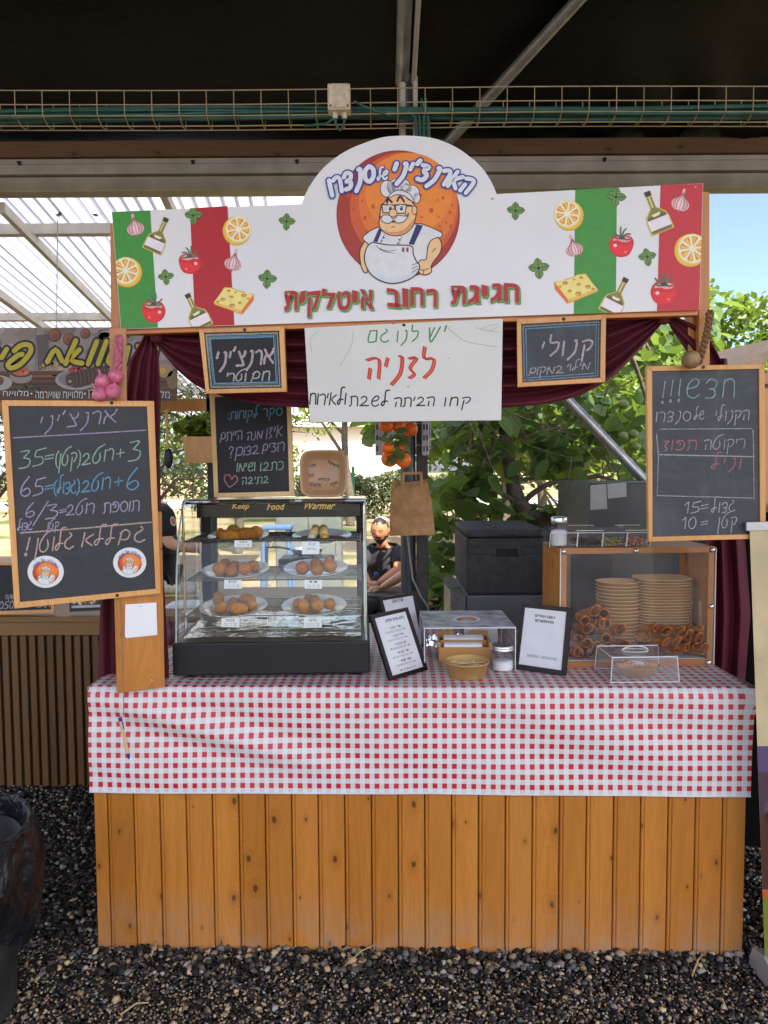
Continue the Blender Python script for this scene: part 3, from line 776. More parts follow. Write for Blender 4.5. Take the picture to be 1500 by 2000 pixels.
b = MB(); b.cbox((-7.6, 30, 0), (1.3, 37, 3.5), 0.02); b.build('wall', plain('cream_render', (0.72, 0.66, 0.55), 0.85, 0, 0.06, 1.2, 0.1, 12), hs)
b = MB(); Aa = [V((-8.0, 29.6, 3.45)), V((1.7, 29.6, 3.45)), V((1.7, 29.6, 3.6)), V((-8.0, 29.6, 3.6))]
b.hexa(Aa, [V((-8.0, 33.5, 5.0)), V((1.7, 33.5, 5.0)), V((1.7, 33.5, 5.15)), V((-8.0, 33.5, 5.15))]); b.build('roof', plain('pale_roof', (0.66, 0.62, 0.56), 0.8, 0, 0.1, 2), hs)
b = MB(); b.cbox((-5.8, 29.96, 1.0), (-4.6, 30.02, 2.2), 0.01); w_ = b.build('window', plain('white_window_frame', (0.7, 0.7, 0.7), 0.5), hs)
b = MB(); b.box((-5.2, 29.95, 1.6), (1.0, 0.01, 1.0)); b.build('pane', plain('dark_pane', (0.06, 0.07, 0.08), 0.1), w_)
pg = MB(); g0 = atY(690, 960, 23.2); pg.tube([(g0.x, 23.2, 0), (g0.x, 23.2, 1.75)], 0.05, 8)
tag(pg.build('fence_post', plain('green_paint', (0.03, 0.16, 0.08), 0.5), origin=(g0.x, 23.2, 0)), 'green metal post at the end of the clipped hedge', 'post')

# ---- persimmon tree with its big leaves right behind the stall
def pers():
    rs = np.random.RandomState(8); DY = 0.65; Y = 4.35 + DY
    t = thing('persimmon_tree', 'persimmon tree with large dark leaves and a forked trunk behind the black box', 'tree', (1.15, Y, 0))
    b = MB()
    def limb(pts, r0, r1, Y0=Y, Y1=None):
        Y0 = max(Y0, 4.35); Y1 = (Y1 + DY) if Y1 else Y0; n = len(pts)
        path = [atY(u, v, Y0 + (Y1 - Y0) * i / (n - 1)) for i, (u, v) in enumerate(pts)]
        # smooth
        out = []
        for i in range(n - 1):
            p0, p1, p2, p3 = path[max(i - 1, 0)], path[i], path[i + 1], path[min(i + 2, n - 1)]
            for k in range(4):
                s = k / 4; out.append(0.5 * ((2 * p1) + (p2 - p0) * s + (2 * p0 - 5 * p1 + 4 * p2 - p3) * s * s + (3 * p1 - p0 - 3 * p2 + p3) * s ** 3))
        out.append(path[-1]); m = len(out)
        rr = [(r0 + (r1 - r0) * i / (m - 1)) * (1 + 0.12 * noise.noise(V((i * 0.7, r0 * 50, 0)))) for i in range(m)]
        b.tube(out, rr, 10)
    limb([(1130, 1480), (1125, 1250), (1100, 1080), (1062, 1024), (1028, 1000), (1008, 970), (1000, 935), (992, 890), (986, 830), (984, 740), (990, 640), (1000, 520)], 0.07, 0.036)
    limb([(1000, 930), (994, 905), (972, 868), (950, 840), (928, 828), (895, 838), (870, 856)], 0.032, 0.012, Y, 4.2)
    limb([(1012, 985), (990, 970), (960, 957), (918, 959), (880, 978)], 0.02, 0.01, Y, 4.1)
    limb([(1018, 990), (1038, 966), (1080, 942), (1130, 938), (1165, 930), (1200, 940)], 0.022, 0.012, Y, 4.2)
    limb([(985, 760), (1030, 700), (1100, 660), (1180, 640), (1260, 670), (1290, 760)], 0.03, 0.012, Y, 4.6)
    limb([(1180, 640), (1230, 690), (1262, 780), (1275, 850)], 0.018, 0.008, 4.6, 4.4)
    limb([(990, 640), (1040, 520), (1090, 400), (1100, 370)], 0.03, 0.012, Y, 4.8)
    for k in range(34):
        u, v = 860 + 400 * rs.rand(), 660 + 260 * rs.rand()
        limb([(u, v), (u + 25 * rs.randn(), v + 30), (u + 40 * rs.randn(), v + 70 + 30 * rs.rand())], 0.006, 0.0025, 4.1 + 0.9 * rs.rand())
    b.build('trunk', BARK, t, smooth=True)
    pts = []
    def region(n, u0, u1, v0, v1, y0, y1, hole=None):
        k = 0
        while k < n:
            u, v = u0 + (u1 - u0) * rs.rand(), v0 + (v1 - v0) * rs.rand()
            if hole and hole(u, v) and rs.rand() < 0.92: continue
            pts.append(atY(u, v, DY + y0 + (y1 - y0) * rs.rand())); k += 1
    def hole(u, v):
        return (970 < u < 1026 and 835 < v < 1000) or (1000 < u < 1150 and 905 < v < 985) or ((u - 1215) ** 2 / 55 ** 2 + (v - 905) ** 2 / 60 ** 2 < 1) or (u > 1140 and v < 760 and (u - 1140) * 0.9 + (760 - v) * 0.5 < 130) \
            or noise.noise(V((u * 0.016, v * 0.016, 3.3))) > 0.22
    region(330, 842, 1000, 790, 1030, 3.95, 4.9, hole)
    region(640, 985, 1290, 640, 900, 4.0, 5.3, hole)
    region(170, 1000, 1275, 880, 1010, 4.1, 4.7, hole)
    region(90, 838, 885, 1020, 1215, 4.1, 4.6)
    region(70, 1070, 1130, 1000, 1060, 4.3, 4.7)
    region(34, 716, 770, 815, 865, 4.0, 4.5)
    region(120, 1190, 1320, 610, 720, 4.4, 5.4)
    region(26, 1030, 1135, 355, 385, 4.7, 5.0)
    region(22, 1380, 1412, 590, 660, 4.4, 4.9)
    P = np.array([p[:] for p in pts]); n = len(P)
    nr_, tg = rand_dirs(rs, n, 0.55, 0.9)
    leaf_mesh('crown', P, nr_, tg, 0.155 * (0.65 + 0.6 * rs.rand(n)), 0.66, rs.rand(n) ** 1.3, DARKLEAF, t, curl=0.28, oval=True)
    FR = plain('unripe_persimmon', (0.16, 0.22, 0.06), 0.35)
    for u, v in ((1218, 790), (1237, 848), (1218, 852), (1170, 690), (1240, 872)):
        m = MB(); m.ball(atY(u, v, 4.5), (0.034, 0.034, 0.03), 2); m.build('fruit', FR, t, smooth=True)
pers()
# ================================================================== FLAT ART, LETTERING
def smooth_line(P, n=5, closed=False):
    if len(P) < 3: return [tuple(p) for p in P]
    out = []; N = len(P); rng = range(N if closed else N - 1)
    for i in rng:
        g = (lambda k: P[k % N]) if closed else (lambda k: P[max(0, min(N - 1, k))])
        p0, p1, p2, p3 = g(i - 1), g(i), g(i + 1), g(i + 2)
        for k in range(n):
            s = k / n
            out.append(tuple(0.5 * ((2 * p1[d]) + (p2[d] - p0[d]) * s + (2 * p0[d] - 5 * p1[d] + 4 * p2[d] - p3[d]) * s * s + (3 * p1[d] - p0[d] - 3 * p2[d] + p3[d]) * s ** 3) for d in (0, 1)))
    if not closed: out.append(tuple(P[-1]))
    return out
class Art:
    """flat shapes given in photo pixels, laid on a board's plane"""
    def __init__(s, plane, base=0.0008, step=0.00022, clip=None):
        s.pl = plane; s.b = MB(); s.base = base; s.step = step; s.clip = clip; s.tf = None
    def P(s, q, L):
        if s.tf: q = s.tf(q)
        return s.pl(q[0], q[1], s.base + s.step * L)
    def poly(s, pts, col, L=0, sm=0):
        if sm: pts = smooth_line(pts, sm, True)
        if s.clip:
            for (x0, y0, x1, y1) in s.clip:
                out = []; n = len(pts)
                sd = lambda q: (x1 - x0) * (q[1] - y0) - (y1 - y0) * (q[0] - x0)
                for i in range(n):
                    a, c = pts[i], pts[(i + 1) % n]; da, dc = sd(a), sd(c)
                    if da >= 0: out.append(a)
                    if (da >= 0) != (dc >= 0):
                        t = da / (da - dc); out.append((a[0] + (c[0] - a[0]) * t, a[1] + (c[1] - a[1]) * t))
                pts = out
                if len(pts) < 3: return
        s.b.poly([s.P(q, L) for q in pts], 0, col)
    def ell(s, cx, cy, rx, ry, col, L=0, rot=0, n=28):
        c, q = math.cos(R(rot)), math.sin(R(rot))
        s.poly([(cx + rx * math.cos(2 * math.pi * k / n) * c - ry * math.sin(2 * math.pi * k / n) * q, cy + rx * math.cos(2 * math.pi * k / n) * q + ry * math.sin(2 * math.pi * k / n) * c) for k in range(n)], col, L)
    def line(s, pts, w, col, L=0, sm=5, cap=True, taper=False):
        if s.clip and any((x1 - x0) * (q[1] - y0) - (y1 - y0) * (q[0] - x0) < 0 for q in pts for (x0, y0, x1, y1) in s.clip): return
        if sm and len(pts) > 2: pts = smooth_line(pts, sm)
        pts = [pts[0]] + [pts[i] for i in range(1, len(pts)) if abs(pts[i][0] - pts[i - 1][0]) + abs(pts[i][1] - pts[i - 1][1]) > 1e-6]
        n = len(pts)
        if n < 2: return
        Lf, Rt = [], []
        for i, p in enumerate(pts):
            a, c = pts[max(0, i - 1)], pts[min(n - 1, i + 1)]
            dx, dy = c[0] - a[0], c[1] - a[1]; d = math.hypot(dx, dy) or 1
            ww = w / 2 * (1 - 0.6 * abs(2 * i / (n - 1) - 1) ** 3 if taper else 1)
            Lf.append((p[0] - dy / d * ww, p[1] + dx / d * ww)); Rt.append((p[0] + dy / d * ww, p[1] - dx / d * ww))
        I = [(s.b.vert(s.P(l, L)), s.b.vert(s.P(r, L))) for l, r in zip(Lf, Rt)]
        for (a, c), (d, e) in zip(I[:-1], I[1:]): s.b.face((a, d, e, c), 0, col)
        if cap and w > 1.2:
            for i in (0, n - 1): 
                m = 12; s.b.poly([s.P((pts[i][0] + w / 2 * 0.98 * math.cos(6.2832 * k / m), pts[i][1] + w / 2 * 0.98 * math.sin(6.2832 * k / m)), L + (0.2 if i else 0.35)) for k in range(m)], 0, col)
    def build(s, name, mat, parent): return s.b.build(name, mat, parent, recalc=False)

# handwritten letters: strokes in a unit box, x to the right, y up from the baseline
GL = {
 'א': (0.62, [[(0.1, 1.12), (0.0, 0)], [(0.62, 0.92), (0.2, 0.5), (0.6, 0.02)]]),
 'A': (0.78, [[(0.02, 1), (0.3, 0.55), (0.76, 0.0)], [(0.74, 1.02), (0.66, 0.75), (0.42, 0.5)], [(0.22, 0.62), (0.06, 0.4), (0.02, 0)]]),
 'ב': (0.72, [[(0.08, 0.78), (0.28, 0.98), (0.52, 0.85), (0.5, 0.5), (0.02, 0.02)], [(0.02, 0.03), (0.72, 0.04)]]),
 'ג': (0.6, [[(0.32, 1.15), (0.42, 0.92), (0.05, 0.6), (0.02, 0.2), (0.3, 0.0), (0.58, 0.15)]]),
 'ד': (0.6, [[(0.05, 0.78), (0.25, 1.0), (0.55, 0.85), (0.48, 0.5), (0.2, 0.45)], [(0.3, 0.5), (0.5, 0.3), (0.4, 0.0), (0.05, -0.02)]]),
 'D': (0.6, [[(0.0, 0.92), (0.62, 0.95)], [(0.5, 0.95), (0.46, 0)]]),
 'ה': (0.62, [[(0.0, 0.9), (0.35, 1.0), (0.6, 0.85), (0.6, 0.0)], [(0.18, 0.5), (0.14, 0)]]),
 'ו': (0.12, [[(0.08, 1), (0.04, 0)]]),
 'ז': (0.38, [[(0.0, 0.95), (0.36, 0.98), (0.08, 0.5), (0.3, 0.2), (0.08, 0.0)]]),
 'ח': (0.58, [[(0.08, 0.98), (0.02, 0)], [(0.06, 0.8), (0.3, 1.0), (0.54, 0.85), (0.56, 0)]]),
 'ט': (0.82, [[(0.92, 1.5), (0.42, 1.25), (0.06, 0.6), (0.1, 0.1), (0.4, 0.0), (0.62, 0.35), (0.56, 0.82)]]),
 'י': (0.14, [[(0.12, 1.0), (0.04, 0.6)]]),
 'כ': (0.55, [[(0.02, 0.95), (0.4, 0.95), (0.54, 0.5), (0.4, 0.05), (0.0, 0.0)]]),
 'ך': (0.5, [[(0, 0.9), (0.35, 0.98), (0.5, 0.75), (0.45, -0.5)]]),
 'ל': (0.55, [[(0.62, 1.62), (0.34, 1.55), (0.28, 1.0), (0.26, 0.35), (0.1, 0.02), (0.0, 0.25), (0.2, 0.5), (0.5, 0.48)]]),
 'L': (0.55, [[(0.1, 1.5), (0.1, 0.95), (0.55, 0.92), (0.5, 0.4), (0.15, 0.0)]]),
 'מ': (0.7, [[(0.0, 0), (0.12, 0.98)], [(0.12, 0.98), (0.5, 0.08), (0.62, 0.3), (0.7, 1.0)]]),
 'ם': (0.62, [[(0.0, -0.08), (0.18, 0.92)], [(0.08, 0.75), (0.36, 1.0), (0.62, 0.75), (0.5, 0.3), (0.18, 0.28)]]),
 'M': (0.62, [[(0.1, 0.95), (0.6, 0.98)], [(0.6, 0.98), (0.56, 0.02)], [(0.56, 0.02), (0.0, 0.0), (0.1, 0.95)]]),
 'נ': (0.4, [[(0.3, 1.0), (0.36, 0.5), (0.25, 0.05), (0.0, -0.05)]]),
 'נ2': (0.5, [[(0.3, 1.0), (0.42, 0.95), (0.38, 0.2), (0.0, -0.35)]]),
 'ן': (0.12, [[(0.12, 1), (0.0, -0.55)]]),
 'ס': (0.68, [[(0.34, 1.0), (0.05, 0.75), (0.05, 0.25), (0.34, 0.0), (0.63, 0.25), (0.63, 0.75), (0.34, 1.0)]]),
 'ע': (0.6, [[(0.05, 0.95), (0.4, 0.3)], [(0.6, 0.98), (0.45, 0.4), (0.0, -0.15)]]),
 'פ': (0.64, [[(0.22, 0.45), (0.36, 0.6), (0.2, 0.82), (0.02, 0.7), (0.15, 0.98), (0.5, 0.9), (0.62, 0.45), (0.42, 0.04), (0.0, 0.06)]]),
 'צ': (0.6, [[(0.05, 0.98), (0.5, 0.9), (0.25, 0.6), (0.56, 0.35), (0.4, 0.0), (0.0, 0.02)]]),
 'צ2': (0.62, [[(0.1, 1.0), (0.5, 0.2), (0.5, 0.02), (0.0, 0.0)], [(0.62, 1.0), (0.56, 0.7), (0.32, 0.55)]]),
 'ק': (0.62, [[(0.02, 0.9), (0.36, 1.0), (0.6, 0.8), (0.46, 0.4), (0.3, 0.25)], [(0.14, 0.62), (0.06, -0.5)]]),
 'ר': (0.52, [[(0.0, 0.88), (0.3, 1.0), (0.5, 0.75), (0.46, 0.0)]]),
 'ש': (0.68, [[(0.05, 0.5), (0.5, 0.62), (0.62, 0.92), (0.4, 1.05), (0.12, 0.7), (0.1, 0.2), (0.38, 0.0), (0.66, 0.18)]]),
 'W': (0.72, [[(0.0, 1.0), (0.12, 0.0), (0.4, 0.3), (0.74, 1.0)], [(0.34, 0.98), (0.1, 0.35)]]),
 'ת': (0.68, [[(0.14, 0.9), (0.14, 0.15), (0.0, 0.0)], [(0.06, 0.92), (0.45, 1.0), (0.66, 0.8), (0.66, 0.0)]]),
 "'": (0.14, [[(0.14, 1.3), (0.02, 1.05)]]), '!': (0.16, [[(0.14, 1.05), (0.06, 0.3)], [(0.05, 0.02), (0.0, 0.08), (0.06, 0.14), (0.11, 0.08), (0.05, 0.02)]]),
 '?': (0.5, [[(0.0, 0.8), (0.25, 1.02), (0.5, 0.8), (0.25, 0.5), (0.22, 0.25)], [(0.2, 0.02), (0.24, 0.06)]]),
 ':': (0.08, [[(0.02, 0.72), (0.05, 0.64)], [(0.02, 0.25), (0.05, 0.17)]]), '=': (0.5, [[(0.0, 0.62), (0.5, 0.68)], [(0.0, 0.32), (0.5, 0.36)]]),
 '+': (0.5, [[(0.0, 0.5), (0.5, 0.55)], [(0.24, 0.85), (0.24, 0.2)]]), '/': (0.5, [[(0.55, 1.25), (0.0, -0.2)]]), '(': (0.26, [[(0.26, 1.2), (0.04, 0.85), (0.04, 0.15), (0.26, -0.2)]]),
 ')': (0.26, [[(0.0, 1.2), (0.22, 0.85), (0.22, 0.15), (0.0, -0.2)]]),
 '0': (0.6, [[(0.3, 1.0), (0.03, 0.6), (0.1, 0.1), (0.4, 0.0), (0.58, 0.45), (0.46, 0.92), (0.3, 1.0)]]), '1': (0.3, [[(0.0, 0.75), (0.26, 1.0)], [(0.26, 1.0), (0.24, 0.0)]]),
 '3': (0.55, [[(0.04, 0.95), (0.5, 0.98), (0.2, 0.6)], [(0.2, 0.6), (0.55, 0.45), (0.45, 0.08), (0.0, 0.0)]]),
 '5': (0.6, [[(0.66, 1.0), (0.16, 0.9)], [(0.16, 0.9), (0.1, 0.55), (0.46, 0.5), (0.5, 0.15), (0.0, 0.0)]]), '6': (0.6, [[(0.46, 1.1), (0.1, 0.6), (0.05, 0.15), (0.35, 0.0), (0.58, 0.22), (0.4, 0.45), (0.08, 0.3)]]),
 '4': (0.5, [[(0.35, 1.0), (0.0, 0.35), (0.5, 0.35)], [(0.38, 0.6), (0.36, 0.0)]]), '•': (0.15, [[(0.03, 0.5), (0.1, 0.5)]]), ' ': (0.45, []),
}
def glyphs(text):
    out = []; i = 0
    while i < len(text):
        if text[i:i + 2] in GL and len(text[i:i + 2]) == 2: out.append(text[i:i + 2]); i += 2
        else: out.append(text[i]); i += 1
    return out
def hand(art, text, xl, xr, yl, yr, h, w, col, L=0, gap=0.17, rtl=True, warp=None, taper=False, dx=0, dy=0, slant=0.06):
    """handwriting between xl and xr (photo pixels); yl / yr are the baseline at either end, h the letter height"""
    g = glyphs(text); tot = sum(GL[c][0] for c in g) + gap * (len(g) - 1)
    if rtl: g = [{'(': ')', ')': '('}.get(c, c) for c in g[::-1]]
    k = (xr - xl) / tot; x = 0.0; r2 = random.Random(text + str(xl))
    for c in g:
        gw, st = GL[c]
        jy, jr = (r2.random() - 0.5) * 0.07, (r2.random() - 0.5) * 0.05
        for s in st:
            pts = []
            for (a, b2) in s:
                X = xl + (x + a + (slant + jr) * (b2 - 0.5)) * k; t = (X - xl) / max(1e-6, (xr - xl))
                q = (X, yl + (yr - yl) * t - (b2 + jy) * h)
                if warp: q = warp(X, (b2 + jy) * h)
                pts.append((q[0] + dx, q[1] + dy))
            art.line(pts, w * (0.92 + 0.16 * r2.random()), col, L, 5, True, taper)
        x += gw + gap
def type_polys(text, bold=0.0, rtl=False):
    """printed text: polygons of Blender's built-in font, scaled to a unit box"""
    cu = bpy.data.curves.new('type', 'FONT'); cu.body = text[::-1] if rtl else text; cu.offset = bold; cu.resolution_u = 2
    o = bpy.data.objects.new('type', cu); COL.objects.link(o); bpy.context.view_layer.update()
    me = bpy.data.meshes.new_from_object(o.evaluated_get(bpy.context.evaluated_depsgraph_get()))
    P = [(v.co.x, v.co.y) for v in me.vertices]; Fc = [tuple(p.vertices) for p in me.polygons]
    bpy.data.objects.remove(o); bpy.data.curves.remove(cu); bpy.data.meshes.remove(me)
    x0, x1 = min(p[0] for p in P), max(p[0] for p in P); y0, y1 = min(p[1] for p in P), max(p[1] for p in P)
    return [((p[0] - x0) / (x1 - x0), (p[1] - y0) / (y1 - y0)) for p in P], Fc
def printed(art, text, quad, col, L=0, bold=0.0, rtl=False, dx=0, dy=0, shear=0.0):
    """quad: photo pixels of the text's box: bottom-left, bottom-right, top-right, top-left"""
    P, Fc = type_polys(text, bold, rtl); a, b2, c, d = quad
    def mp_(p):
        x, y = p[0] + shear * (p[1] - 0.5), p[1]
        return tuple((a[i] * (1 - x) + b2[i] * x) * (1 - y) + (d[i] * (1 - x) + c[i] * x) * y + (dx, dy)[i] for i in (0, 1))
    I = [art.b.vert(art.P(mp_(p), L)) for p in P]
    for f in Fc: art.b.face([I[k] for k in f], 0, col)

# ================================================================== STALL COUNTER
FL, FR = atZ(192, 1850, 0), atZ(1451, 1866, 0)
CW = (FR - FL).length; CXA = (FR - FL).normalized(); CYA = V((-CXA.y, CXA.x, 0))
if CYA.y < 0: CYA = -CYA
TH = 0.895; TD = 0.98
def CP(a, b_, z): return FL + CXA * a + CYA * b_ + V((0, 0, z))
CM = Matrix.Translation(FL) @ Matrix(((CXA.x, CYA.x, 0, 0), (CXA.y, CYA.y, 0, 0), (0, 0, 1, 0), (0, 0, 0, 1)))
stall = thing('market_stall', 'varnished pine market stall counter with uprights behind the Italian street food banner', 'market stall', CP(CW / 2, 0.4, 0))
b = MB(); edges = [0, 26] + [26 + 51.7 * k for k in range(1, 25)] ; sc = CW / 1259.0
edges = [e * sc for e in edges if e * sc < CW - 0.02] + [CW]
for e0, e1 in zip(edges[:-1], edges[1:]):
    c = (rnd.random(), rnd.random(), rnd.random()); g = 0.0018
    # plank with a rounded bead along its left edge
    prof_ = [(e0 + g, 0.02), (e0 + g, 0.003), (e0 + g + 0.003, 0.0), (e0 + 0.009, 0.0), (e0 + 0.0115, 0.0035), (e0 + 0.014, 0.0), (e1 - g - 0.002, 0.0), (e1 - g, 0.003), (e1 - g, 0.02)] if e0 > 0.001 else [(e0, 0.02), (e0, 0.002), (e0 + 0.002, 0), (e1 - g - 0.002, 0), (e1 - g, 0.003), (e1 - g, 0.02)]
    lo = [b.vert(CP(x, y, -0.03)) for x, y in prof_]; hi = [b.vert(CP(x, y, TH - 0.03)) for x, y in prof_]
    for i in range(len(prof_) - 1): b.face((lo[i], lo[i + 1], hi[i + 1], hi[i]), 0, c)
    b.face(hi, 0, c)
b.build('front_panel', PINE, stall)
b = MB(); b.cbox((0.004, 0.021, -0.03), (CW - 0.004, 0.04, TH - 0.032), 0.002, M=CM); b.build('backing_board', BROWNWOOD, stall)
for x0 in (0.0, CW - 0.022):
    b = MB()
    for k in range(9):
        y0 = 0.042 + k * 0.1; b.cbox((x0, y0, -0.03), (x0 + 0.022, y0 + 0.097, TH - 0.03), 0.003, c=(rnd.random(), rnd.random(), rnd.random()), M=CM)
    b.build('side_panel', PINE, stall)
b = MB(); b.cbox((-0.002, 0.002, TH - 0.028), (CW + 0.002, TD, TH - 0.004), 0.004, c=(0.2, 0.5, 0.4), M=CM); b.build('table_top', PINE_X, stall)

PL = Plane(atY(228, 1353, 2.225), -22)          # left upright's face
def slab(quad, pl, th, off=0.0, m=0, c=None, mb=None):
    mb = mb or MB(); mb.hexa([pl(u, v, off) for u, v in quad], [pl(u, v, off) - pl.n * th for u, v in quad], m, c); return mb
b = slab([(228, 1355), (322, 1342), (316, 1000), (219, 1000)], PL, 0.03, c=(0.62, 0.1, 0.35)); b.build('upright', PINE, stall, bevel=0.002)
b = slab([(219, 999), (250, 999), (247, 640), (214, 640)], PL, 0.03, c=(0.22, 0.1, 0.65)); b.build('upright', PINE, stall, bevel=0.002)
PR = Plane(atY(1377, 500, 2.20), 4)
b = slab([(1363, 1046), (1387, 1046), (1386, 374), (1366, 374)], PR, 0.04, c=(0.1, 0.5, 0.9)); b.build('upright', PINE, stall, bevel=0.002)
b = slab([(1352, 720), (1364, 720), (1364, 590), (1350, 590)], PR, 0.03, -0.03, c=(0.4, 0.5, 0.2)); b.build('upright', PINE, stall, bevel=0.002)
BP = Plane(atY(222, 640, 2.34), 6.5)             # banner plane
b = slab([(213, 655), (240, 655), (234, 434), (211, 434)], BP, 0.04, -0.012, c=(0.8, 0.3, 0.5)); b.build('upright', PINE, stall, bevel=0.002)
b = slab([(236, 652), (1366, 614), (1366, 596), (236, 634)], BP, 0.03, -0.012, c=(0.3, 0.2, 0.7)); b.build('rail', PINE_X, stall, bevel=0.002)
for u, v in ((297, 1331), (229, 1354)):
    b = MB(); b.lathe([(0, 0), (0.004, 0), (0.003, 0.002), (0, 0.002)], PL(u, v - 3, 0.0005), 8, Matrix.Rotation(R(90), 3, 'X')); b.build('screw', STEEL_BRIGHT, stall)

# ---- gingham tablecloth
def _gingham():
    t = NT('gingham_oilcloth'); uv = t.new('ShaderNodeTexCoord'); se = t.new('ShaderNodeSeparateXYZ'); t.link(uv.outputs['UV'], se.inputs[0])
    def stripe(s): 
        f = t.math('FRACT', t.math('DIVIDE', s, 0.0315))
        return t.math('LESS_THAN', f, 0.5)
    sx, sy = stripe(se.outputs[0]), stripe(se.outputs[1])
    one = t.math('MAXIMUM', sx, sy); both = t.math('MULTIPLY', sx, sy)
    white, pink, red = (0.70, 0.71, 0.70), (0.66, 0.55, 0.55), (0.52, 0.012, 0.026)
    c = t.mix(one, white, pink); c = t.mix(both, c, red)
    w1 = t.new('ShaderNodeTexWave', bands_direction='DIAGONAL'); w1.inputs['Scale'].default_value = 300; t.link(uv.outputs['UV'], w1.inputs['Vector'])
    c = t.mix(t.math('MULTIPLY', t.math('SUBTRACT', one, both), t.math('MULTIPLY', w1.outputs['Fac'], 0.25)), c, white)
    n = t.noise(t.coord(), 4, 5); c = t.mix(t.rr(n, 0.4, 0.8, 0, 0.12), c, (0.45, 0.44, 0.44))
    fine = t.noise(t.coord(), 35, 3)
    t.bsdf(c, t.rr(n, 0.3, 0.7, 0.38, 0.52), 0, 0.45, t.bump(fine, 0.12, 0.004)); return t.mat
GING = _gingham()
cl = thing('tablecloth', 'red and white gingham tablecloth draped over the stall counter', 'tablecloth', CP(CW / 2, 0.1, TH))
b = MB(); OV = 0.003; ZB = 0.545; RAD = 0.012
flat = TD - 0.004; drop = TH - ZB
def wr(a, s):
    """how far the hanging front stands off the panel: diagonal drag folds at the left, soft waves elsewhere"""
    q = s / drop
    e = min(1, q * 4)
    f = 0.0105 * math.exp(-((a - 0.38) / 0.42) ** 2) * (math.sin(30 * (s - 0.36 * a) + 1.5) + 0.5 * math.sin(55 * (s - 0.30 * a)))
    f += 0.007 * math.exp(-((a - 1.65) / 0.45) ** 2) * math.sin(24 * (s - 0.38 * a) + 0.4)
    f *= 1 - q ** 4
    f += 0.0022 * noise.noise(V((a * 5, s * 6, 1.0)))
    f += 0.003 * q * (0.5 + math.sin(a * 5.2) * 0.5 * math.sin(a * 2.1 + 1))
    return 0.014 + e * f
def flare(s): 
    q = s / drop
    return 0.042 * math.exp(-((q - 0.1) / 0.085) ** 2) + 0.012 * math.exp(-q * 2)
def cloth(i, j):
    s = j * (flat + drop)
    a0 = -OV + (CW + 2 * OV) * i
    if s <= flat:
        back = TD - 0.006 - s * (flat + 0.002) / flat
        z = TH + 0.0015 + 0.0025 * max(0, noise.noise(V((a0 * 7, back * 9, 4)))) * min(1, (TD - back) * 4)
        if a0 < 0.45: z += 0.006 * max(0, noise.noise(V((a0 * 12, back * 14, 9)))) 
        return CP(a0, back, z)
    d = s - flat; y = -wr(a0, d); z = TH + 0.001 - d
    if d < 0.02: y = -0.010 - 0.0 + (1 - min(1, d / 0.02)) ** 2 * 0.008
    fx = flare(d) * max(0, (i - 0.985) / 0.015) - 0.006 * max(0, (0.01 - i) / 0.01) * d * 2
    sag = 0.004 * noise.noise(V((a0 * 2.2, 0, 7))) * (d / drop)
    return CP(a0 + fx, y, z + sag)
b.grid(cloth, 240, 130, uvfn=lambda i, j: (CW * i + 0.006, (j * (flat + drop) - flat) * 0.94 + 0.0165))
# side drops
for side in (0, 1):
    def sdrop(i, j, side=side):
        y = 0.0 + i * 0.93; d = j * drop * (0.98 - 0.25 * i)
        o = OV + 0.003 + (flare(d) * max(0, 1 - i * 5) if side else 0.003 * math.sin(i * 25) * j)
        a = -o if side == 0 else CW + o
        yy = -0.010 * (1 - min(1, i * 20))
        return CP(a, y + yy, TH + 0.001 - d)
    b.grid(sdrop, 60, 40, uvfn=lambda i, j: (i * 0.93, -j * drop))
    def sfold(i, j, side=side):
        y = 0.0 + i * 0.93; a = (OV + 0.003) * j
        return CP(-a if side == 0 else CW + a, y, TH + 0.0016 - 0.001 * j)
    b.grid(sfold, 20, 1, uvfn=lambda i, j: (i * 0.93, j * 0.016))
b.build('cloth', GING, cl, smooth='all')
b = MB(); pth = []
for i in range(121):
    p = cloth(i / 120, 1.0); pth.append(p + V((0, -0.001, -0.001)))
b.tube(pth, 0.0022, 6); b.build('hem', plain('white_hem', (0.64, 0.65, 0.67), 0.6), cl, smooth=True)

# ================================================================== BANNER
ban = thing('banner_sign', 'wide white banner with green and red end stripes, food drawings and a round top', 'banner', BP(795, 620))
dome = smooth_line([(589, 398.5), (600, 372), (618, 344), (640, 320), (672, 297), (707, 281), (748, 268), (790, 265), (828, 267), (857, 273), (884, 284), (907, 298), (930, 316), (947, 335), (961, 358), (970, 379)], 4)
outl = [(236, 643), (1366, 604.6), (1373.5, 358)] + dome[::-1] + [(218, 413.5)]
b = MB(); b.prism([BP(u, v) for u, v in outl], -BP.n * 0.008, 0); b.build('panel', PAINTSIGN, ban)
G_, R_, R2_ = S(62, 140, 52, 1.15), S(176, 30, 36, 1.1), S(186, 44, 52, 1.2)
A = Art(BP, 0.0008, 0.0002)
A.poly([(219, 414.3), (293.5, 410.6), (308.6, 639.8), (236.8, 642.3)], G_, 0)
A.poly([(371, 406.8), (444.5, 402.5), (458, 634.8), (381.5, 637.3)], R_, 0)
A.poly([(1123.6, 370.6), (1205, 367), (1202.6, 611), (1120.6, 613.2)], G_, 0)
A.poly([(1290, 362.2), (1372.7, 358.8), (1365.3, 605.3), (1283, 608)], R2_, 0)
CL = [(219, 414, 1373, 358.6), (1373, 358.6, 1365.6, 605), (1365.6, 605, 236.5, 642.6), (236.5, 642.6, 219, 414)]
A.clip = CL
def xf(cx, cy, s, rot, flip=1):
    c, q = math.cos(R(rot)), math.sin(R(rot))
    return lambda p: (cx + s * (flip * p[0] * c - p[1] * q), cy + s * (flip * p[0] * q + p[1] * c))
def shp(f, pts): return [f(p) for p in pts]
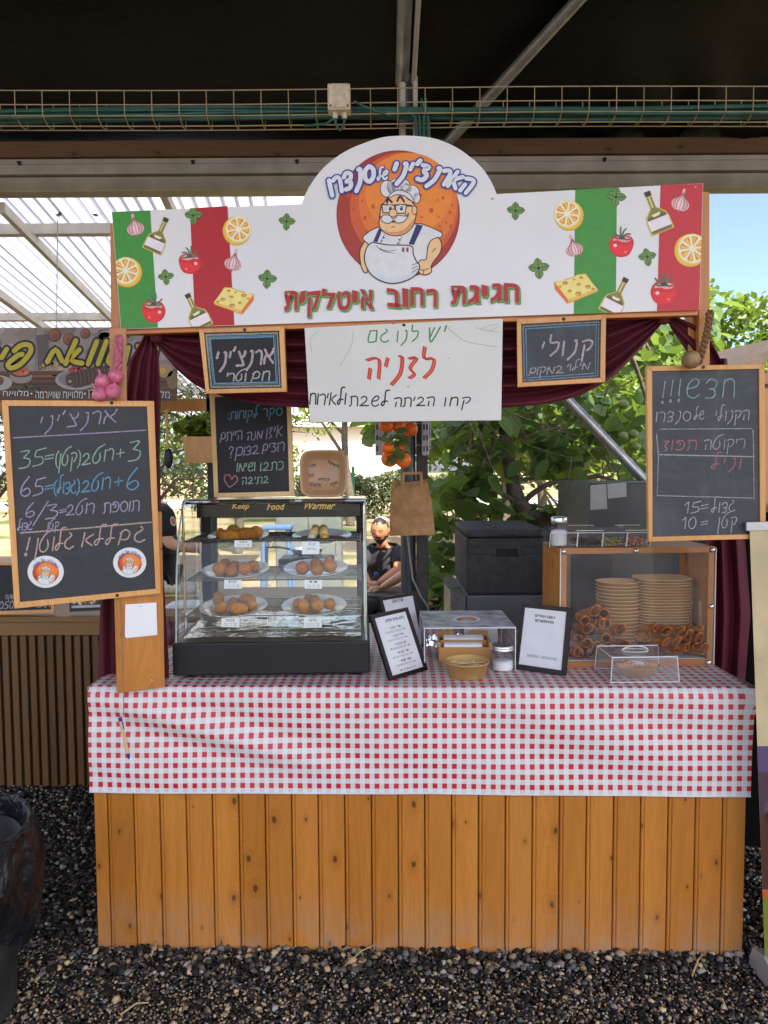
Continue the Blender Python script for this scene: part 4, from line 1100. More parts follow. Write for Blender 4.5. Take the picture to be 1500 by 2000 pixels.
def circ(rx, ry, cx=0, cy=0, n=22, a0=0, a1=360): return [(cx + rx * math.cos(R(a0 + (a1 - a0) * k / n)), cy + ry * math.sin(R(a0 + (a1 - a0) * k / n))) for k in range(n + (0 if a1 - a0 == 360 else 1))]
K = 1.2
def lemon(cx, cy, s, rot, flip=1):
    f = xf(cx, cy, s, rot, flip)
    A.poly(shp(f, circ(1.02, 1.05, -0.1, 0.12)), S(190, 130, 40, K), 1); A.poly(shp(f, circ(1.0, 1.02, -0.09, 0.1)), S(232, 182, 60, K), 2)
    A.poly(shp(f, circ(0.93, 0.95, 0.04, 0)), S(236, 214, 150, K), 3); A.poly(shp(f, circ(0.85, 0.87, 0.04, 0)), S(240, 228, 196, K), 4)
    for k in range(8):
        a = R(45 * k + 12); u = lambda r, d: (0.04 + r * math.cos(a + R(d)), r * math.sin(a + R(d)))
        A.poly(shp(f, [u(0.16, 0), u(0.74, -17), u(0.79, -8), u(0.8, 8), u(0.74, 17)]), S(226, 150, 60, K), 5)
        A.poly(shp(f, [u(0.24, 0), u(0.68, -12), u(0.72, 2), u(0.66, 6)]), S(240, 186, 96, K), 6)
        A.poly(shp(f, [u(0.3, 8), u(0.7, 7), u(0.7, 12)]), S(196, 110, 30, K), 7)
def garlic(cx, cy, s, rot, flip=1):
    f = xf(cx, cy, s, rot, flip); O = S(150, 90, 92, K)
    body = [(-0.12, -1.0), (-0.02, -1.08), (0.1, -1.0), (0.14, -0.55), (0.32, -0.3), (0.66, 0.0), (0.72, 0.35), (0.45, 0.68), (0.1, 0.74), (0.0, 0.86), (-0.08, 0.74), (-0.45, 0.68), (-0.72, 0.35), (-0.66, 0.0), (-0.3, -0.3), (-0.14, -0.55)]
    A.poly(smooth_line(shp(f, [(x * 1.05, y * 1.04) for x, y in body]), 3, True), O, 1); A.poly(smooth_line(shp(f, body), 3, True), S(214, 170, 172, K), 2)
    A.poly(smooth_line(shp(f, [(-0.1, -0.5), (0.1, -0.35), (0.22, 0.1), (0.16, 0.6), (-0.18, 0.62), (-0.26, 0.1)]), 3, True), S(228, 198, 196, K), 3)
    for q in (-0.55, -0.28, 0.02, 0.3, 0.56): A.line(shp(f, [(0.02, -0.75), (q * 0.55, -0.25), (q, 0.15), (q * 0.75, 0.62)]), s * 0.06, O if abs(q) > 0.1 else S(180, 125, 128, K), 4)
    A.line(shp(f, [(-0.05, 0.72), (-0.1, 0.95)]), s * 0.08, O, 4); A.line(shp(f, [(0.06, 0.72), (0.07, 0.92)]), s * 0.08, O, 4)
def bottle(cx, cy, s, rot, flip=1):
    f = xf(cx, cy, s, rot, flip)
    o = [(-0.14, -0.95), (0.14, -0.95), (0.14, -0.35), (0.3, -0.2), (0.52, 0.0), (0.6, 0.3), (0.6, 0.92), (-0.6, 0.92), (-0.6, 0.3), (-0.52, 0.0), (-0.3, -0.2), (-0.14, -0.35)]
    A.poly(shp(f, o), S(196, 176, 84, K), 1); A.poly(shp(f, [(x * 0.86, y * 0.95 + 0.01) for x, y in o]), S(128, 122, 58, K), 2)
    A.poly(shp(f, [(-0.46, 0.05), (0.46, 0.05), (0.5, 0.25), (0.5, 0.8), (-0.5, 0.8), (-0.5, 0.25)]), S(100, 92, 34, K), 3)
    A.poly(shp(f, [(-0.24, -0.04), (0.22, -0.06), (0.16, 0.08), (-0.16, 0.1)]), S(222, 216, 186, K), 4)
    A.poly(shp(f, [(-0.53, 0.2), (0.54, 0.2), (0.54, 0.72), (-0.53, 0.72)]), S(222, 214, 220, K), 4)
    A.poly(shp(f, [(-0.16, -1.2), (0.16, -1.2), (0.15, -0.95), (-0.15, -0.95)]), S(62, 44, 36, K), 4)
    A.poly(shp(f, [(-0.05, -0.9), (0.03, -0.9), (0.02, -0.35), (-0.06, -0.35)]), S(206, 196, 130, K), 3)
def tomato(cx, cy, s, rot, flip=1):
    f = xf(cx, cy, s, rot, flip)
    A.poly(smooth_line(shp(f, [(-0.95, -0.1), (-0.7, -0.6), (-0.1, -0.72), (0.6, -0.66), (0.97, -0.1), (0.85, 0.55), (0.4, 0.95), (-0.1, 1.0), (-0.65, 0.75)]), 4, True), S(196, 40, 46, K), 1)
    A.poly(smooth_line(shp(f, [(-0.85, -0.05), (-0.4, 0.1), (0.5, 0.05), (0.85, 0.0), (0.75, 0.5), (0.3, 0.85), (-0.2, 0.88), (-0.6, 0.6)]), 4, True), S(220, 42, 48, K), 2)
    A.poly(smooth_line(shp(f, [(-0.7, -0.45), (-0.2, -0.6), (0.5, -0.5), (0.7, -0.25), (0.3, -0.28), (-0.1, -0.15), (-0.55, -0.2)]), 4, True), S(226, 150, 150, K), 3)
    A.ell(*f((0.5, 0.12)), s * 0.14, s * 0.13, S(236, 190, 190, K), 3); A.ell(*f((-0.3, 0.6)), s * 0.12, s * 0.1, S(232, 110, 110, K), 3)
    for p in ([(-0.05, -0.5), (-0.35, -0.8), (-0.7, -0.78)], [(-0.05, -0.5), (-0.1, -0.95), (-0.35, -1.25)], [(0, -0.5), (0.12, -0.95), (0.1, -1.4)], [(0, -0.5), (0.4, -0.7), (0.65, -1.0)], [(0, -0.45), (0.4, -0.42), (0.7, -0.6)], [(-0.1, -0.45), (-0.4, -0.35), (-0.75, -0.45)]):
        A.line(shp(f, p), s * 0.13, S(84, 104, 84, K), 4, 5, False, True)
    A.ell(*f((0, -0.48)), s * 0.26, s * 0.14, S(70, 92, 70, K), 4, rot)
def basil(cx, cy, s, rot, flip=1):
    f = xf(cx, cy, s, rot, flip)
    for a, l in ((-95, 0.95), (-10, 1.0), (88, 1.0), (190, 0.95)):
        c, q = math.cos(R(a)), math.sin(R(a)); g = lambda p: f((p[0] * c - p[1] * q, p[0] * q + p[1] * c))
        lf = [(0.0, 0), (0.3 * l, -0.3), (0.65 * l, -0.32), (1.0 * l, 0.0), (0.65 * l, 0.32), (0.3 * l, 0.3)]
        A.poly(smooth_line([g((x * 1.03, y * 1.12)) for x, y in lf], 3, True), S(52, 72, 40, K), 1); A.poly(smooth_line([g((x * 0.97 + 0.02, y * 0.92)) for x, y in lf], 3, True), S(108, 146, 70, K), 2)
        A.line([g((0.05, 0)), g((0.9 * l, 0))], s * 0.07, S(62, 88, 44, K), 3)
        for x in (0.3, 0.5, 0.7):
            for sg in (-1, 1): A.line([g((x * l, 0)), g((x * l + 0.14, 0.2 * sg))], s * 0.05, S(66, 94, 46, K), 3)
    A.ell(*f((0, 0)), s * 0.16, s * 0.16, S(44, 62, 36, K), 4)
def cheese(cx, cy, s, rot, flip=1):
    f = xf(cx, cy, s, rot, flip)
    A.poly(shp(f, [(-1.05, 0.22), (-0.78, -0.12), (-0.5, -0.62), (-0.05, -0.6), (0.2, -0.46), (0.5, -0.42), (0.66, -0.34), (1.08, -0.3), (1.06, 0.05), (0.5, 0.8), (0.3, 0.75), (-1.0, 0.32)]), S(196, 140, 60, K), 1)
    A.poly(shp(f, [(-1.0, 0.2), (-0.48, -0.57), (-0.05, -0.55), (0.2, -0.42), (1.04, -0.27), (0.46, 0.6)]), S(238, 210, 122, K), 2)
    A.poly(shp(f, [(1.05, -0.26), (1.03, 0.05), (0.5, 0.76), (0.46, 0.6)]), S(222, 104, 44, K), 3); A.poly(shp(f, [(-1.0, 0.22), (0.46, 0.61), (0.48, 0.75), (-0.98, 0.32)]), S(230, 178, 84, K), 3)
    for x, y, r in ((-0.55, 0.05, 0.13), (-0.1, -0.1, 0.1), (-0.05, 0.35, 0.15), (0.55, -0.2, 0.14), (0.35, 0.2, 0.1), (-0.25, -0.42, 0.1), (0.1, -0.35, 0.06), (-0.8, 0.17, 0.09), (0.8, -0.05, 0.07)):
        A.ell(*f((x, y)), s * r, s * r * 0.7, S(176, 118, 52, K), 3, rot); A.ell(*f((x + 0.02, y + 0.03)), s * r * 0.7, s * r * 0.42, S(206, 160, 84, K), 4, rot)
garlic(264, 442, 23, -12); bottle(309, 463, 34, 24); basil(378, 421, 18, 0); lemon(465, 448, 27, 0); basil(560, 433, 17, 6); lemon(247, 529, 28, 8, -1)
tomato(371, 512, 23, 0); basil(324, 541, 16, -6); garlic(456, 511, 22, 14); basil(522, 545, 19, 6); tomato(300, 606, 24, 4); bottle(384, 612, 35, -26); cheese(456, 584, 37, 2)
basil(1007, 412, 18, 4); lemon(1109, 418, 28, 0, -1); garlic(1121, 483, 22, -16); basil(1052, 524, 21, -4); cheese(1126, 560, 40, -4, -1); basil(1203, 385, 20, 10)
tomato(1214, 477, 25, 2, -1); bottle(1281, 419, 40, -22); garlic(1330, 394, 24, 16); basil(1264, 502, 18, -8); lemon(1351, 486, 31, 0); bottle(1203, 583, 37, 27); tomato(1297, 569, 27, -2, -1)
A.clip = None
def chef(A, tf, L0, ow, arc=True):
    """the stall's round emblem: an orange disc with a cook in a white hat and apron"""
    A.tf = tf; O = S(38, 24, 40); SK, SKD = S(226, 182, 134, K), S(206, 140, 84, K); WH, WS = (0.76, 0.76, 0.78), S(196, 204, 216, K)
    A.ell(738, 692, 646, 672, S(138, 40, 34, K), L0, 0, 56); A.ell(738, 692, 632, 658, S(158, 54, 38, K), L0 + 1, 0, 56)
    A.ell(800, 620, 568, 580, S(196, 88, 40, K), L0 + 2, 0, 48); A.ell(840, 570, 515, 525, S(212, 112, 42, K), L0 + 3, 0, 48); A.ell(850, 470, 455, 420, S(222, 128, 44, K), L0 + 4, 0, 40)
    for x, y, r in ((218, 495, 26), (270, 640, 18), (390, 730, 24), (475, 610, 26), (260, 790, 20), (1100, 380, 18), (1205, 520, 20), (1085, 650, 28), (1280, 670, 18), (1290, 820, 26), (985, 720, 14), (1160, 720, 12), (1240, 775, 14), (1175, 815, 16), (410, 870, 18), (515, 325, 14), (360, 550, 14), (1150, 540, 12), (1305, 590, 14), (635, 85, 16), (970, 490, 22), (1190, 860, 12)):
        A.ell(x, y, r * 0.8, r, S(188, 74, 36, K), L0 + 5, 0, 12)
    def op(pts, col, L, w=10, sm=4): 
        A.poly(pts, col, L, sm); A.line(list(pts) + [pts[0]], w * ow, O, L + 0.6, sm)
    L = L0 + 6
    op([(395, 965), (345, 1050), (338, 1130), (350, 1230), (378, 1292), (412, 1300), (420, 1240), (430, 1120), (450, 1000)], SK, L)
    op([(535, 825), (700, 830), (930, 790), (1020, 805), (1188, 880), (1180, 935), (1090, 965), (1045, 1040), (1030, 1170), (955, 1195), (870, 1190), (480, 1100), (430, 1008), (368, 940), (450, 862)], WH, L + 1)
    op([(1160, 930), (1192, 1000), (1178, 1090), (1110, 1185), (1082, 1235), (1086, 1290), (1030, 1325), (962, 1305), (942, 1235), (968, 1172), (1030, 1160), (1045, 1050), (1082, 965)], SK, L + 2)
    A.line([(965, 1268), (1010, 1275), (1060, 1255)], 8 * ow, O, L + 3); A.line([(1000, 1280), (1005, 1315)], 7 * ow, O, L + 3); A.line([(1090, 1090), (1130, 1045)], 7 * ow, O, L + 3)
    op([(470, 985), (640, 1012), (870, 1022), (895, 1105), (930, 1185), (962, 1232), (935, 1310), (850, 1372), (720, 1412), (600, 1402), (480, 1342), (412, 1252), (385, 1150), (402, 1060), (436, 1005)], WH, L + 3, 12)
    A.poly([(420, 1210), (520, 1310), (660, 1350), (830, 1320), (930, 1240), (925, 1300), (845, 1362), (720, 1402), (600, 1392), (485, 1335)], WS, L + 3.3, 4)
    A.line([(500, 1010), (580, 1075), (700, 1100)], 7 * ow, O, L + 4, 5, False, True); A.line([(520, 1035), (620, 1075), (730, 1062)], 6 * ow, O, L + 4, 5, False, True)
    for k in range(3): A.line([(945, 1200 + 30 * k), (880, 1225 + 38 * k)], 6 * ow, O, L + 4, 0, False)
    A.poly([(538, 835), (572, 850), (522, 985), (478, 975)], S(38, 44, 92, K), L + 4); A.poly([(930, 795), (998, 808), (902, 1012), (848, 1005)], S(38, 44, 92, K), L + 4)
    for x, y in ((588, 935), (568, 970), (748, 958), (734, 995)): A.ell(x, y, 9, 9, O, L + 4, 0, 8)
    A.line([(595, 905), (552, 990)], 5 * ow, O, L + 4, 0); A.line([(775, 925), (742, 1015)], 5 * ow, O, L + 4, 0)
    for x, c in ((778, S(60, 100, 60)), (801, (0.7, 0.7, 0.7)), (824, S(180, 40, 44))): A.poly([(x, 1040), (x + 23, 1038), (x + 23, 1084), (x, 1086)], c, L + 4.4)
    op([(560, 600), (545, 720), (540, 800), (570, 860), (640, 905), (740, 915), (830, 882), (900, 800), (925, 700), (930, 620), (905, 595), (880, 555), (865, 510), (800, 490), (700, 480), (645, 500), (600, 560)], SK, L + 5)
    A.poly([(560, 845), (660, 880), (800, 850), (900, 740), (905, 780), (830, 872), (740, 905), (640, 895)], SKD, L + 5.3, 4); A.line([(668, 830), (688, 820), (706, 832)], 6 * ow, O, L + 6)
    op(circ(26, 46, 908, 650, 14), SK, L + 6, 7, 0)
    for e in ((618, 425, 62, 84), (885, 470, 72, 78), (930, 520, 36, 52), (752, 395, 108, 80), (690, 420, 60, 70), (820, 430, 60, 60)):
        A.ell(e[0], e[1], e[2] + 7, e[3] + 7, O, L + 6, 0, 24)
    for e in ((618, 425, 62, 84), (885, 470, 72, 78), (930, 520, 36, 52), (752, 395, 108, 80), (690, 420, 60, 70), (820, 430, 60, 60)): A.ell(e[0], e[1], e[2], e[3], WH, L + 7, 0, 24)
    for p in ([(640, 350), (622, 420), (650, 470)], [(690, 350), (672, 410), (700, 440)], [(820, 370), (858, 400), (830, 440)]): A.line(p, 6 * ow, O, L + 7.5)
    op([(640, 500), (700, 452), (780, 445), (860, 482), (908, 560), (880, 555), (800, 500), (710, 490), (645, 525)], WH, L + 8, 8)
    A.line([(622, 570), (632, 535), (672, 565)], 22 * ow ** 0.5, O, L + 8); A.line([(730, 555), (760, 505), (800, 560)], 20 * ow ** 0.5, O, L + 8)
    for q in ([(565, 592), (698, 597), (690, 682), (580, 676)], [(706, 597), (826, 590), (814, 682), (716, 684)]):
        A.poly(q, (0.72, 0.68, 0.62), L + 9); A.line(q + [q[0]], 15 * ow ** 0.5, S(70, 58, 60), L + 9.4, 0)
    A.line([(826, 600), (880, 605)], 18, O, L + 9.4, 0)
    for x in (652, 768): A.ell(x, 632, 30, 38, (0.78, 0.78, 0.78), L + 9.7, 0, 14); A.ell(x + 4, 632, 16, 24, O, L + 10, 0, 12); A.ell(x, 624, 5, 7, (0.8, 0.8, 0.8), L + 10.4, 0, 8)
    op(circ(42, 42, 685, 680, 16), SK, L + 10.5, 7, 0)
    op([(548, 722), (600, 702), (650, 706), (690, 745), (740, 706), (800, 712), (846, 695), (805, 765), (735, 785), (690, 758), (640, 788), (580, 772)], WH, L + 11, 8)
    A.line([(546, 690), (548, 722), (575, 725)], 9 * ow, O, L + 11.8); A.line([(846, 680), (842, 706), (815, 715)], 9 * ow, O, L + 11.8)
    A.ell(690, 770, 24, 10, S(120, 50, 46), L + 12.4, 0, 10)
    A.tf = None
chef(A, lambda q: (640 + q[0] / 5.357, 290 + q[1] / 5.357), 0, 1.0)
A.base += 0.0042; LT = MB()
def arcw(X, y):
    cx, cy, r = 783, 640, 290
    a = (X - cx) / r; return (cx + (r + y) * math.sin(a), cy - (r + y) * math.cos(a))
BL_, WT_ = S(52, 72, 160), (0.78, 0.79, 0.84)
A2 = Art(BP, 0.0052, 0.0002)
for w, c, L in ((14.5, BL_, 0), (8.6, WT_, 2)):
    hand(A2, "הארנ2צ'ינ2י".replace('נ2', 'נ2'), 770, 917, 0, 0, 29, w, c, L, 0.24, True, arcw, slant=0.22)
    hand(A2, 'סנ2דרו', 646, 733, 0, 0, 29, w, c, L, 0.24, True, arcw, slant=0.22)
for w, c, L in ((8, BL_, 0), (4.2, WT_, 2)): hand(A2, 'של', 739, 758, 0, 0, 15, w, c, L, 0.12, True, arcw, slant=0.2)
RD_, GN_ = S(176, 36, 40, 1.1), S(92, 160, 70, 1.1)
def jword(word, xl, xr, y0l, y0r, h, seed):
    """bouncy printed word, each letter its own small tilt"""
    ws = {'י': 0.34, 'ו': 0.36, 'ג': 0.62, "'": 0.2, 'ק': 0.78, 'ר': 0.66}; r2 = random.Random(seed)
    L = list(word)[::-1]; tot = sum(ws.get(c, 0.82) for c in L) + 0.13 * (len(L) - 1); x = 0
    for c in L:
        w = ws.get(c, 0.82); X0 = xl + (xr - xl) * x / tot; X1 = xl + (xr - xl) * (x + w) / tot
        f = (X0 - xl) / (xr - xl); y = y0l + (y0r - y0l) * f + (r2.random() - 0.5) * 5; rot = (r2.random() - 0.5) * 3
        hh = h * (0.62 if c in "י'" else 1.3 if c == 'ק' else 1.0); yb = y - (h - hh if c in "י'" else 0) + (h * 0.32 if c == 'ק' else 0)
        q = [(X0, yb + rot), (X1, yb - rot), (X1 + rot, yb - hh - rot), (X0 + rot, yb - hh + rot)]
        for bo, col, LL, d in ((0.05, S(60, 120, 50), 0, 2.4), (0.045, GN_, 2, 1.8), (0.03, RD_, 4, 0)):
            g = [(q[0][0] - 1 * (LL < 4), q[0][1] + 1 * (LL < 4)), (q[1][0] + 1 * (LL < 4), q[1][1] + 1 * (LL < 4)), (q[2][0] + 1 * (LL < 4), q[2][1] - 1 * (LL < 4)), (q[3][0] - 1 * (LL < 4), q[3][1] - 1 * (LL < 4))]
            printed(A2, c, g, col, LL, bo, False, d, d)
        x += w + 0.13
jword("חגיגת", 881, 1014, 597, 591, 37, 3); jword('רחוב', 757, 853, 602, 598, 36, 4); jword('איטלקית', 556, 730, 606, 604, 38, 5)
A.build('printed_pattern', PRINT, ban); A2.build('lettering', PRINT, ban)
for u, v in ((600, 590), (230, 634), (1358, 366), (962, 388), (702, 634)):
    b = MB(); b.lathe([(0, 0), (0.0035, 0), (0.002, 0.0015), (0, 0.0015)], BP(u, v, 0.001), 8, Matrix.Rotation(R(90), 3, 'X')); b.build('screw', STEEL, ban)

# ================================================================== CURTAIN
cu_ = thing('curtain', 'burgundy fabric swag and drapes tied to the uprights under the banner', 'curtain', BP(795, 800, -0.1))
def interp(pts, x):
    for (x0, y0), (x1, y1) in zip(pts[:-1], pts[1:]):
        if x0 <= x <= x1: return y0 + (y1 - y0) * (x - x0) / (x1 - x0)
    return pts[-1][1] if x > pts[-1][0] else pts[0][1]
BOT = smooth_line([(290, 655), (318, 690), (350, 726), (395, 759), (480, 785), (600, 797), (800, 803), (990, 796), (1090, 784), (1150, 764), (1200, 733), (1250, 683), (1285, 642), (1306, 617)], 4)
def swag(i, j):
    x = 290 + 1016 * i; top = 649 - 38 * i; bot = interp(BOT, x)
    jj = j ** 0.9; y = top + (bot - top) * jj
    d = abs(2 * i - 1); amp = 0.020 * (1 - d ** 4) + 0.010
    off = -0.075 + amp * math.sin(jj * 30 + 2.2 * math.sin(i * 6.3) + 1.5 * noise.noise(V((i * 5, j * 2, 0)))) + 0.03 * (1 - d) * jj
    return BP.at(x, y, off)
b = MB(); b.grid(swag, 120, 60); b.build('swag', VELVET, cu_, smooth='all')
def drape(Lf, Rt, y0, y1, pl, off, nf, amp):
    def f(i, j):
        y = y0 + (y1 - y0) * j; xl, xr = interp(Lf, y), interp(Rt, y)
        k = min(1, j * 6)
        return pl.at(xl + (xr - xl) * i, y, off + amp * (0.3 + 0.7 * k) * math.sin(i * nf * 6.283 + 1.3 * math.sin(j * 4) + noise.noise(V((i * 3, j * 3, 2)))))
    return f
b = MB(); b.grid(drape([(648, 286), (705, 252), (780, 238), (1000, 222), (1180, 196), (1320, 190), (1600, 190)], [(648, 299), (690, 310), (780, 314), (900, 312), (1100, 318), (1300, 330), (1600, 330)], 648, 1560, BP, -0.085, 3.2, 0.016), 70, 70)
b.build('drape', VELVET, cu_, smooth='all')
for u, v in ((291, 652), (1306, 614)):
    b = MB(); b.ball(BP(u, v, -0.06), (0.022, 0.018, 0.02), 2, amp=0.25, freq=4, seed=u); b.build('knot', VELVET, cu_, smooth='all')
TOP2 = [(1300, 608), (1330, 622), (1366, 640), (1386, 660), (1402, 690), (1416, 722)]; BOT2 = [(1300, 622), (1314, 648), (1334, 676), (1352, 700), (1372, 722), (1390, 740)]
def sw2(i, j):
    n = len(TOP2) - 1; q = min(n - 1, int(i * n)); f = i * n - q
    t = [TOP2[q][k] + (TOP2[q + 1][k] - TOP2[q][k]) * f for k in (0, 1)]; m = [BOT2[q][k] + (BOT2[q + 1][k] - BOT2[q][k]) * f for k in (0, 1)]
    return BP.at(t[0] + (m[0] - t[0]) * j, t[1] + (m[1] - t[1]) * j, -0.10 + 0.010 * math.sin(j * 11 + i * 2) * (0.4 + i))
b = MB(); b.grid(sw2, 40, 30); b.build('swag', VELVET, cu_, smooth='all')
PD = Plane(atY(1420, 1200, 2.62), 0)
b = MB(); b.grid(drape([(700, 1375), (1058, 1380), (1330, 1376), (1700, 1380)], [(700, 1420), (1058, 1456), (1200, 1466), (1330, 1455), (1700, 1448)], 700, 1700, PD, 0.0, 2.6, 0.02), 60, 60)
b.build('drape', VELVET, cu_, smooth='all')

# ================================================================== CHALKBOARDS
def board(name, label, cat, pl, outer, inner, wood, slate, off=0.0, th=0.018, group=None, screws=(), lean=None):
    """outer / inner: TL TR BR BL in photo pixels"""
    t = thing(name, label, cat, pl((outer[2][0] + outer[3][0]) / 2, (outer[2][1] + outer[3][1]) / 2, off), group)
    b = MB()
    for k in range(4):
        j = (k + 1) % 4
        q = [outer[k], outer[j], inner[j], inner[k]]
        c = (rnd.random(), rnd.random() * 0.5, rnd.random())
        b.hexa([pl(u, v, off) for u, v in q], [pl(u, v, off - th) for u, v in q], 0, c)
    b.build('frame', wood, t, bevel=0.0012)
    b = MB(); b.hexa([pl(u, v, off - 0.005) for u, v in inner], [pl(u, v, off - th + 0.002) for u, v in inner]); b.build('slate', slate, t)
    if screws:
        M3 = Matrix((pl.x, pl.z, pl.n)).transposed()
        for u, v in screws:
            b = MB(); b.lathe([(0, 0), (0.0055, 0), (0.0045, 0.0022), (0.0, 0.0022)], pl(u, v, off), 10, M3); b.build('screw', BLACKMETAL, t)
    return t
W_, GRN, BLU, LIL, PCH, PNK = S(210, 200, 205, 1.0), S(170, 205, 185, 1.0), S(120, 180, 215, 1.0), S(190, 180, 215, 1.0), S(222, 190, 178, 1.0), S(215, 140, 150, 1.0)
# left price board
PLb = Plane(PL.p + PL.n * 0.03, -22)
cbl = board('chalkboard', 'tall framed chalkboard with prices and two round stickers on the left upright', 'chalkboard', PLb, [(3, 781.5), (301, 783), (314, 1159), (28, 1189)], [(16.5, 793), (287, 794), (304, 1150), (39, 1176)], FRAMEWOOD, SLATE, 0.0, 0.02, None, [(218, 787), (229, 1163)])
T = Art(PLb, -0.0038, 0.0002)
hand(T, "ארנ2צ2'ינ2י".replace('א', 'A'), 78, 228, 840, 824, 25, 2.6, LIL, gap=0.2)
T.line([(26, 855), (150, 848), (285, 840)], 2.2, LIL); 
hand(T, '3', 252, 274, 902, 900, 38, 2.4, GRN); hand(T, '+', 228, 243, 898, 896, 24, 2.2, GRN); hand(T, 'רוטב', 160, 222, 909, 898, 22, 2.4, GRN, gap=0.12); hand(T, '(קטן)', 109, 157, 910, 908, 24, 2.3, GRN, gap=0.12)
hand(T, '35', 38, 87, 914, 910, 34, 2.3, GRN, rtl=False); hand(T, '=', 88, 104, 904, 902, 20, 2.2, GRN)
hand(T, '6', 248, 272, 957, 954, 38, 2.6, BLU); hand(T, '+', 224, 240, 954, 952, 24, 2.3, BLU); hand(T, 'רוטב', 160, 216, 962, 954, 22, 2.6, BLU, gap=0.12); hand(T, '(גדול)', 106, 155, 965, 962, 22, 2.4, BLU, gap=0.1)
hand(T, '65', 40, 86, 970, 966, 34, 2.6, LIL, rtl=False); hand(T, '=', 88, 104, 962, 960, 18, 2.2, BLU)
hand(T, 'תוספת', 202, 272, 1002, 998, 20, 2.3, LIL, gap=0.13); hand(T, 'רוטב', 130, 184, 1007, 1002, 20, 2.3, LIL, gap=0.12); hand(T, '=', 116, 129, 1006, 1004, 14, 2.0, LIL)
hand(T, '3', 90, 112, 1014, 1012, 27, 2.3, LIL); T.line([(94, 979), (64, 1027)], 2.3, LIL); hand(T, '6', 50, 68, 1010, 1008, 25, 2.3, LIL)
hand(T, 'גדול', 34, 63, 1037, 1034, 14, 2.0, LIL, gap=0.08); hand(T, 'קטן', 93, 115, 1034, 1032, 13, 2.0, LIL, gap=0.1)
T.line([(40, 1041), (160, 1032), (260, 1023), (296, 1020)], 2.6, PCH)
hand(T, 'גם', 232, 284, 1062, 1058, 26, 2.8, PCH, gap=0.3); hand(T, 'ללא', 161, 225, 1068, 1062, 24, 2.8, PCH, gap=0.1); hand(T, 'גלוטן', 70, 144, 1080, 1072, 27, 2.8, PCH, gap=0.1)
T.line([(58, 1050), (52, 1075)], 3, PCH); T.ell(50, 1083, 3.2, 3.8, PCH, 0, 0, 10)
T.build('lettering', CHALK, cbl)
def sticker(pl, off, cx, cy, rx, ry, label, sy=1.0):
    s = thing('round_sticker', label, 'sticker', pl(cx, cy, off), 'round emblem stickers')
    a = Art(pl, off, 0.00012); a.ell(cx, cy, rx, ry, (0.76, 0.77, 0.79), 0, 0, 40)
    k = rx * 0.73 / 645; ky = ry * 0.70 / 668
    a.base += 0.0002
    chef(a, lambda q: (cx + (q[0] - 738) * k, cy + (q[1] - 640) * ky * sy), 0, 0.9)
    a.base += 0.0036
    wp = lambda X, y: (cx + (rx * 0.62 + y) * math.sin((X - cx) / (rx * 0.8)), cy + ry * 0.02 - (ry * 0.62 + y) * math.cos((X - cx) / (rx * 0.8)))
    if sy == 1.0: hand(a, "הארנ2צ'ינ2י של סנ2דרו", cx - rx * 0.92, cx + rx * 0.92, 0, 0, ry * 0.17, 1.1, S(70, 90, 170), 0, 0.2, True, wp)
    a.build('printed_pattern', PRINT, s); return s
sticker(PLb, -0.0038, 89, 1117, 35.5, 31.5, 'round white emblem sticker at the lower left of the tall price chalkboard')
sticker(PLb, -0.0038, 253.5, 1099, 32.5, 29.5, 'round white emblem sticker at the lower right of the tall price chalkboard')
# small sign under the banner, left
BPs = Plane(BP.p + BP.n * 0.012, 6.5)
s1 = board('chalkboard', 'small framed chalkboard with a double chalk border above the survey board', 'chalkboard', BPs, [(388, 642.5), (554, 637), (559, 765), (402, 769)], [(398, 650), (545, 646), (550, 757), (408, 760)], FRAMEWOOD, SLATE_BLACK, 0.0, 0.016, None, [(478, 644)])
T = Art(BPs, -0.0038, 0.0002)
for d, c, w in ((4, S(170, 180, 178), 4), (8, S(150, 165, 165), 2), (11, BLU, 3.2)):
    q = [(398 + d, 650 + d), (545 - d, 646 + d), (550 - d, 757 - d), (408 + d, 760 - d)]
    T.line(q + [q[0]], w, c, 0, 0)
hand(T, "ארנ2צ2'ינ2י".replace('א', 'A'), 422, 534, 716, 709, 27, 4.6, S(214, 196, 200), gap=0.2); hand(T, 'חם', 491, 526, 744, 742, 18, 2.8, S(205, 198, 200), gap=0.22); hand(T, 'וטרי', 442, 480, 744, 743, 15, 2.8, S(205, 198, 200), gap=0.14)
T.build('lettering', CHALK, s1)
# survey board standing on the warmer
PS = Plane(atY(495, 968, 2.66), 2, 4)
s2 = board('chalkboard', 'black survey chalkboard with a pink heart standing on top of the food warmer', 'chalkboard', PS, [(409, 768), (566.5, 755), (575, 969), (418, 971.5)], [(419, 776), (559, 763), (565, 959.5), (426, 963)], PALEWOOD, SLATE_BLACK, 0.0, 0.014)
T = Art(PS, -0.0038, 0.0002)
hand(T, 'סקר', 513, 551, 813, 811, 15, 2.2, BLU, gap=0.2); hand(T, ':לקוחות'[1:] , 449, 504, 819, 815, 15, 2.2, BLU, gap=0.14); hand(T, ':', 444, 447, 820, 820, 17, 2.2, BLU)
hand(T, 'איזו', 520, 551, 857, 851, 20, 2.1, LIL, gap=0.17); hand(T, 'מנה', 482, 512, 860, 856, 15, 2.1, LIL, gap=0.18); hand(T, 'הייתם', 430, 472, 862, 858, 17, 2.1, LIL, gap=0.14)
hand(T, 'רוצים', 512, 555, 885, 879, 17, 2.1, LIL, gap=0.15); hand(T, 'בדוכן', 460, 505, 890, 886, 16, 2.1, LIL, gap=0.13); hand(T, '?', 447, 455, 894, 894, 22, 2.1, LIL)
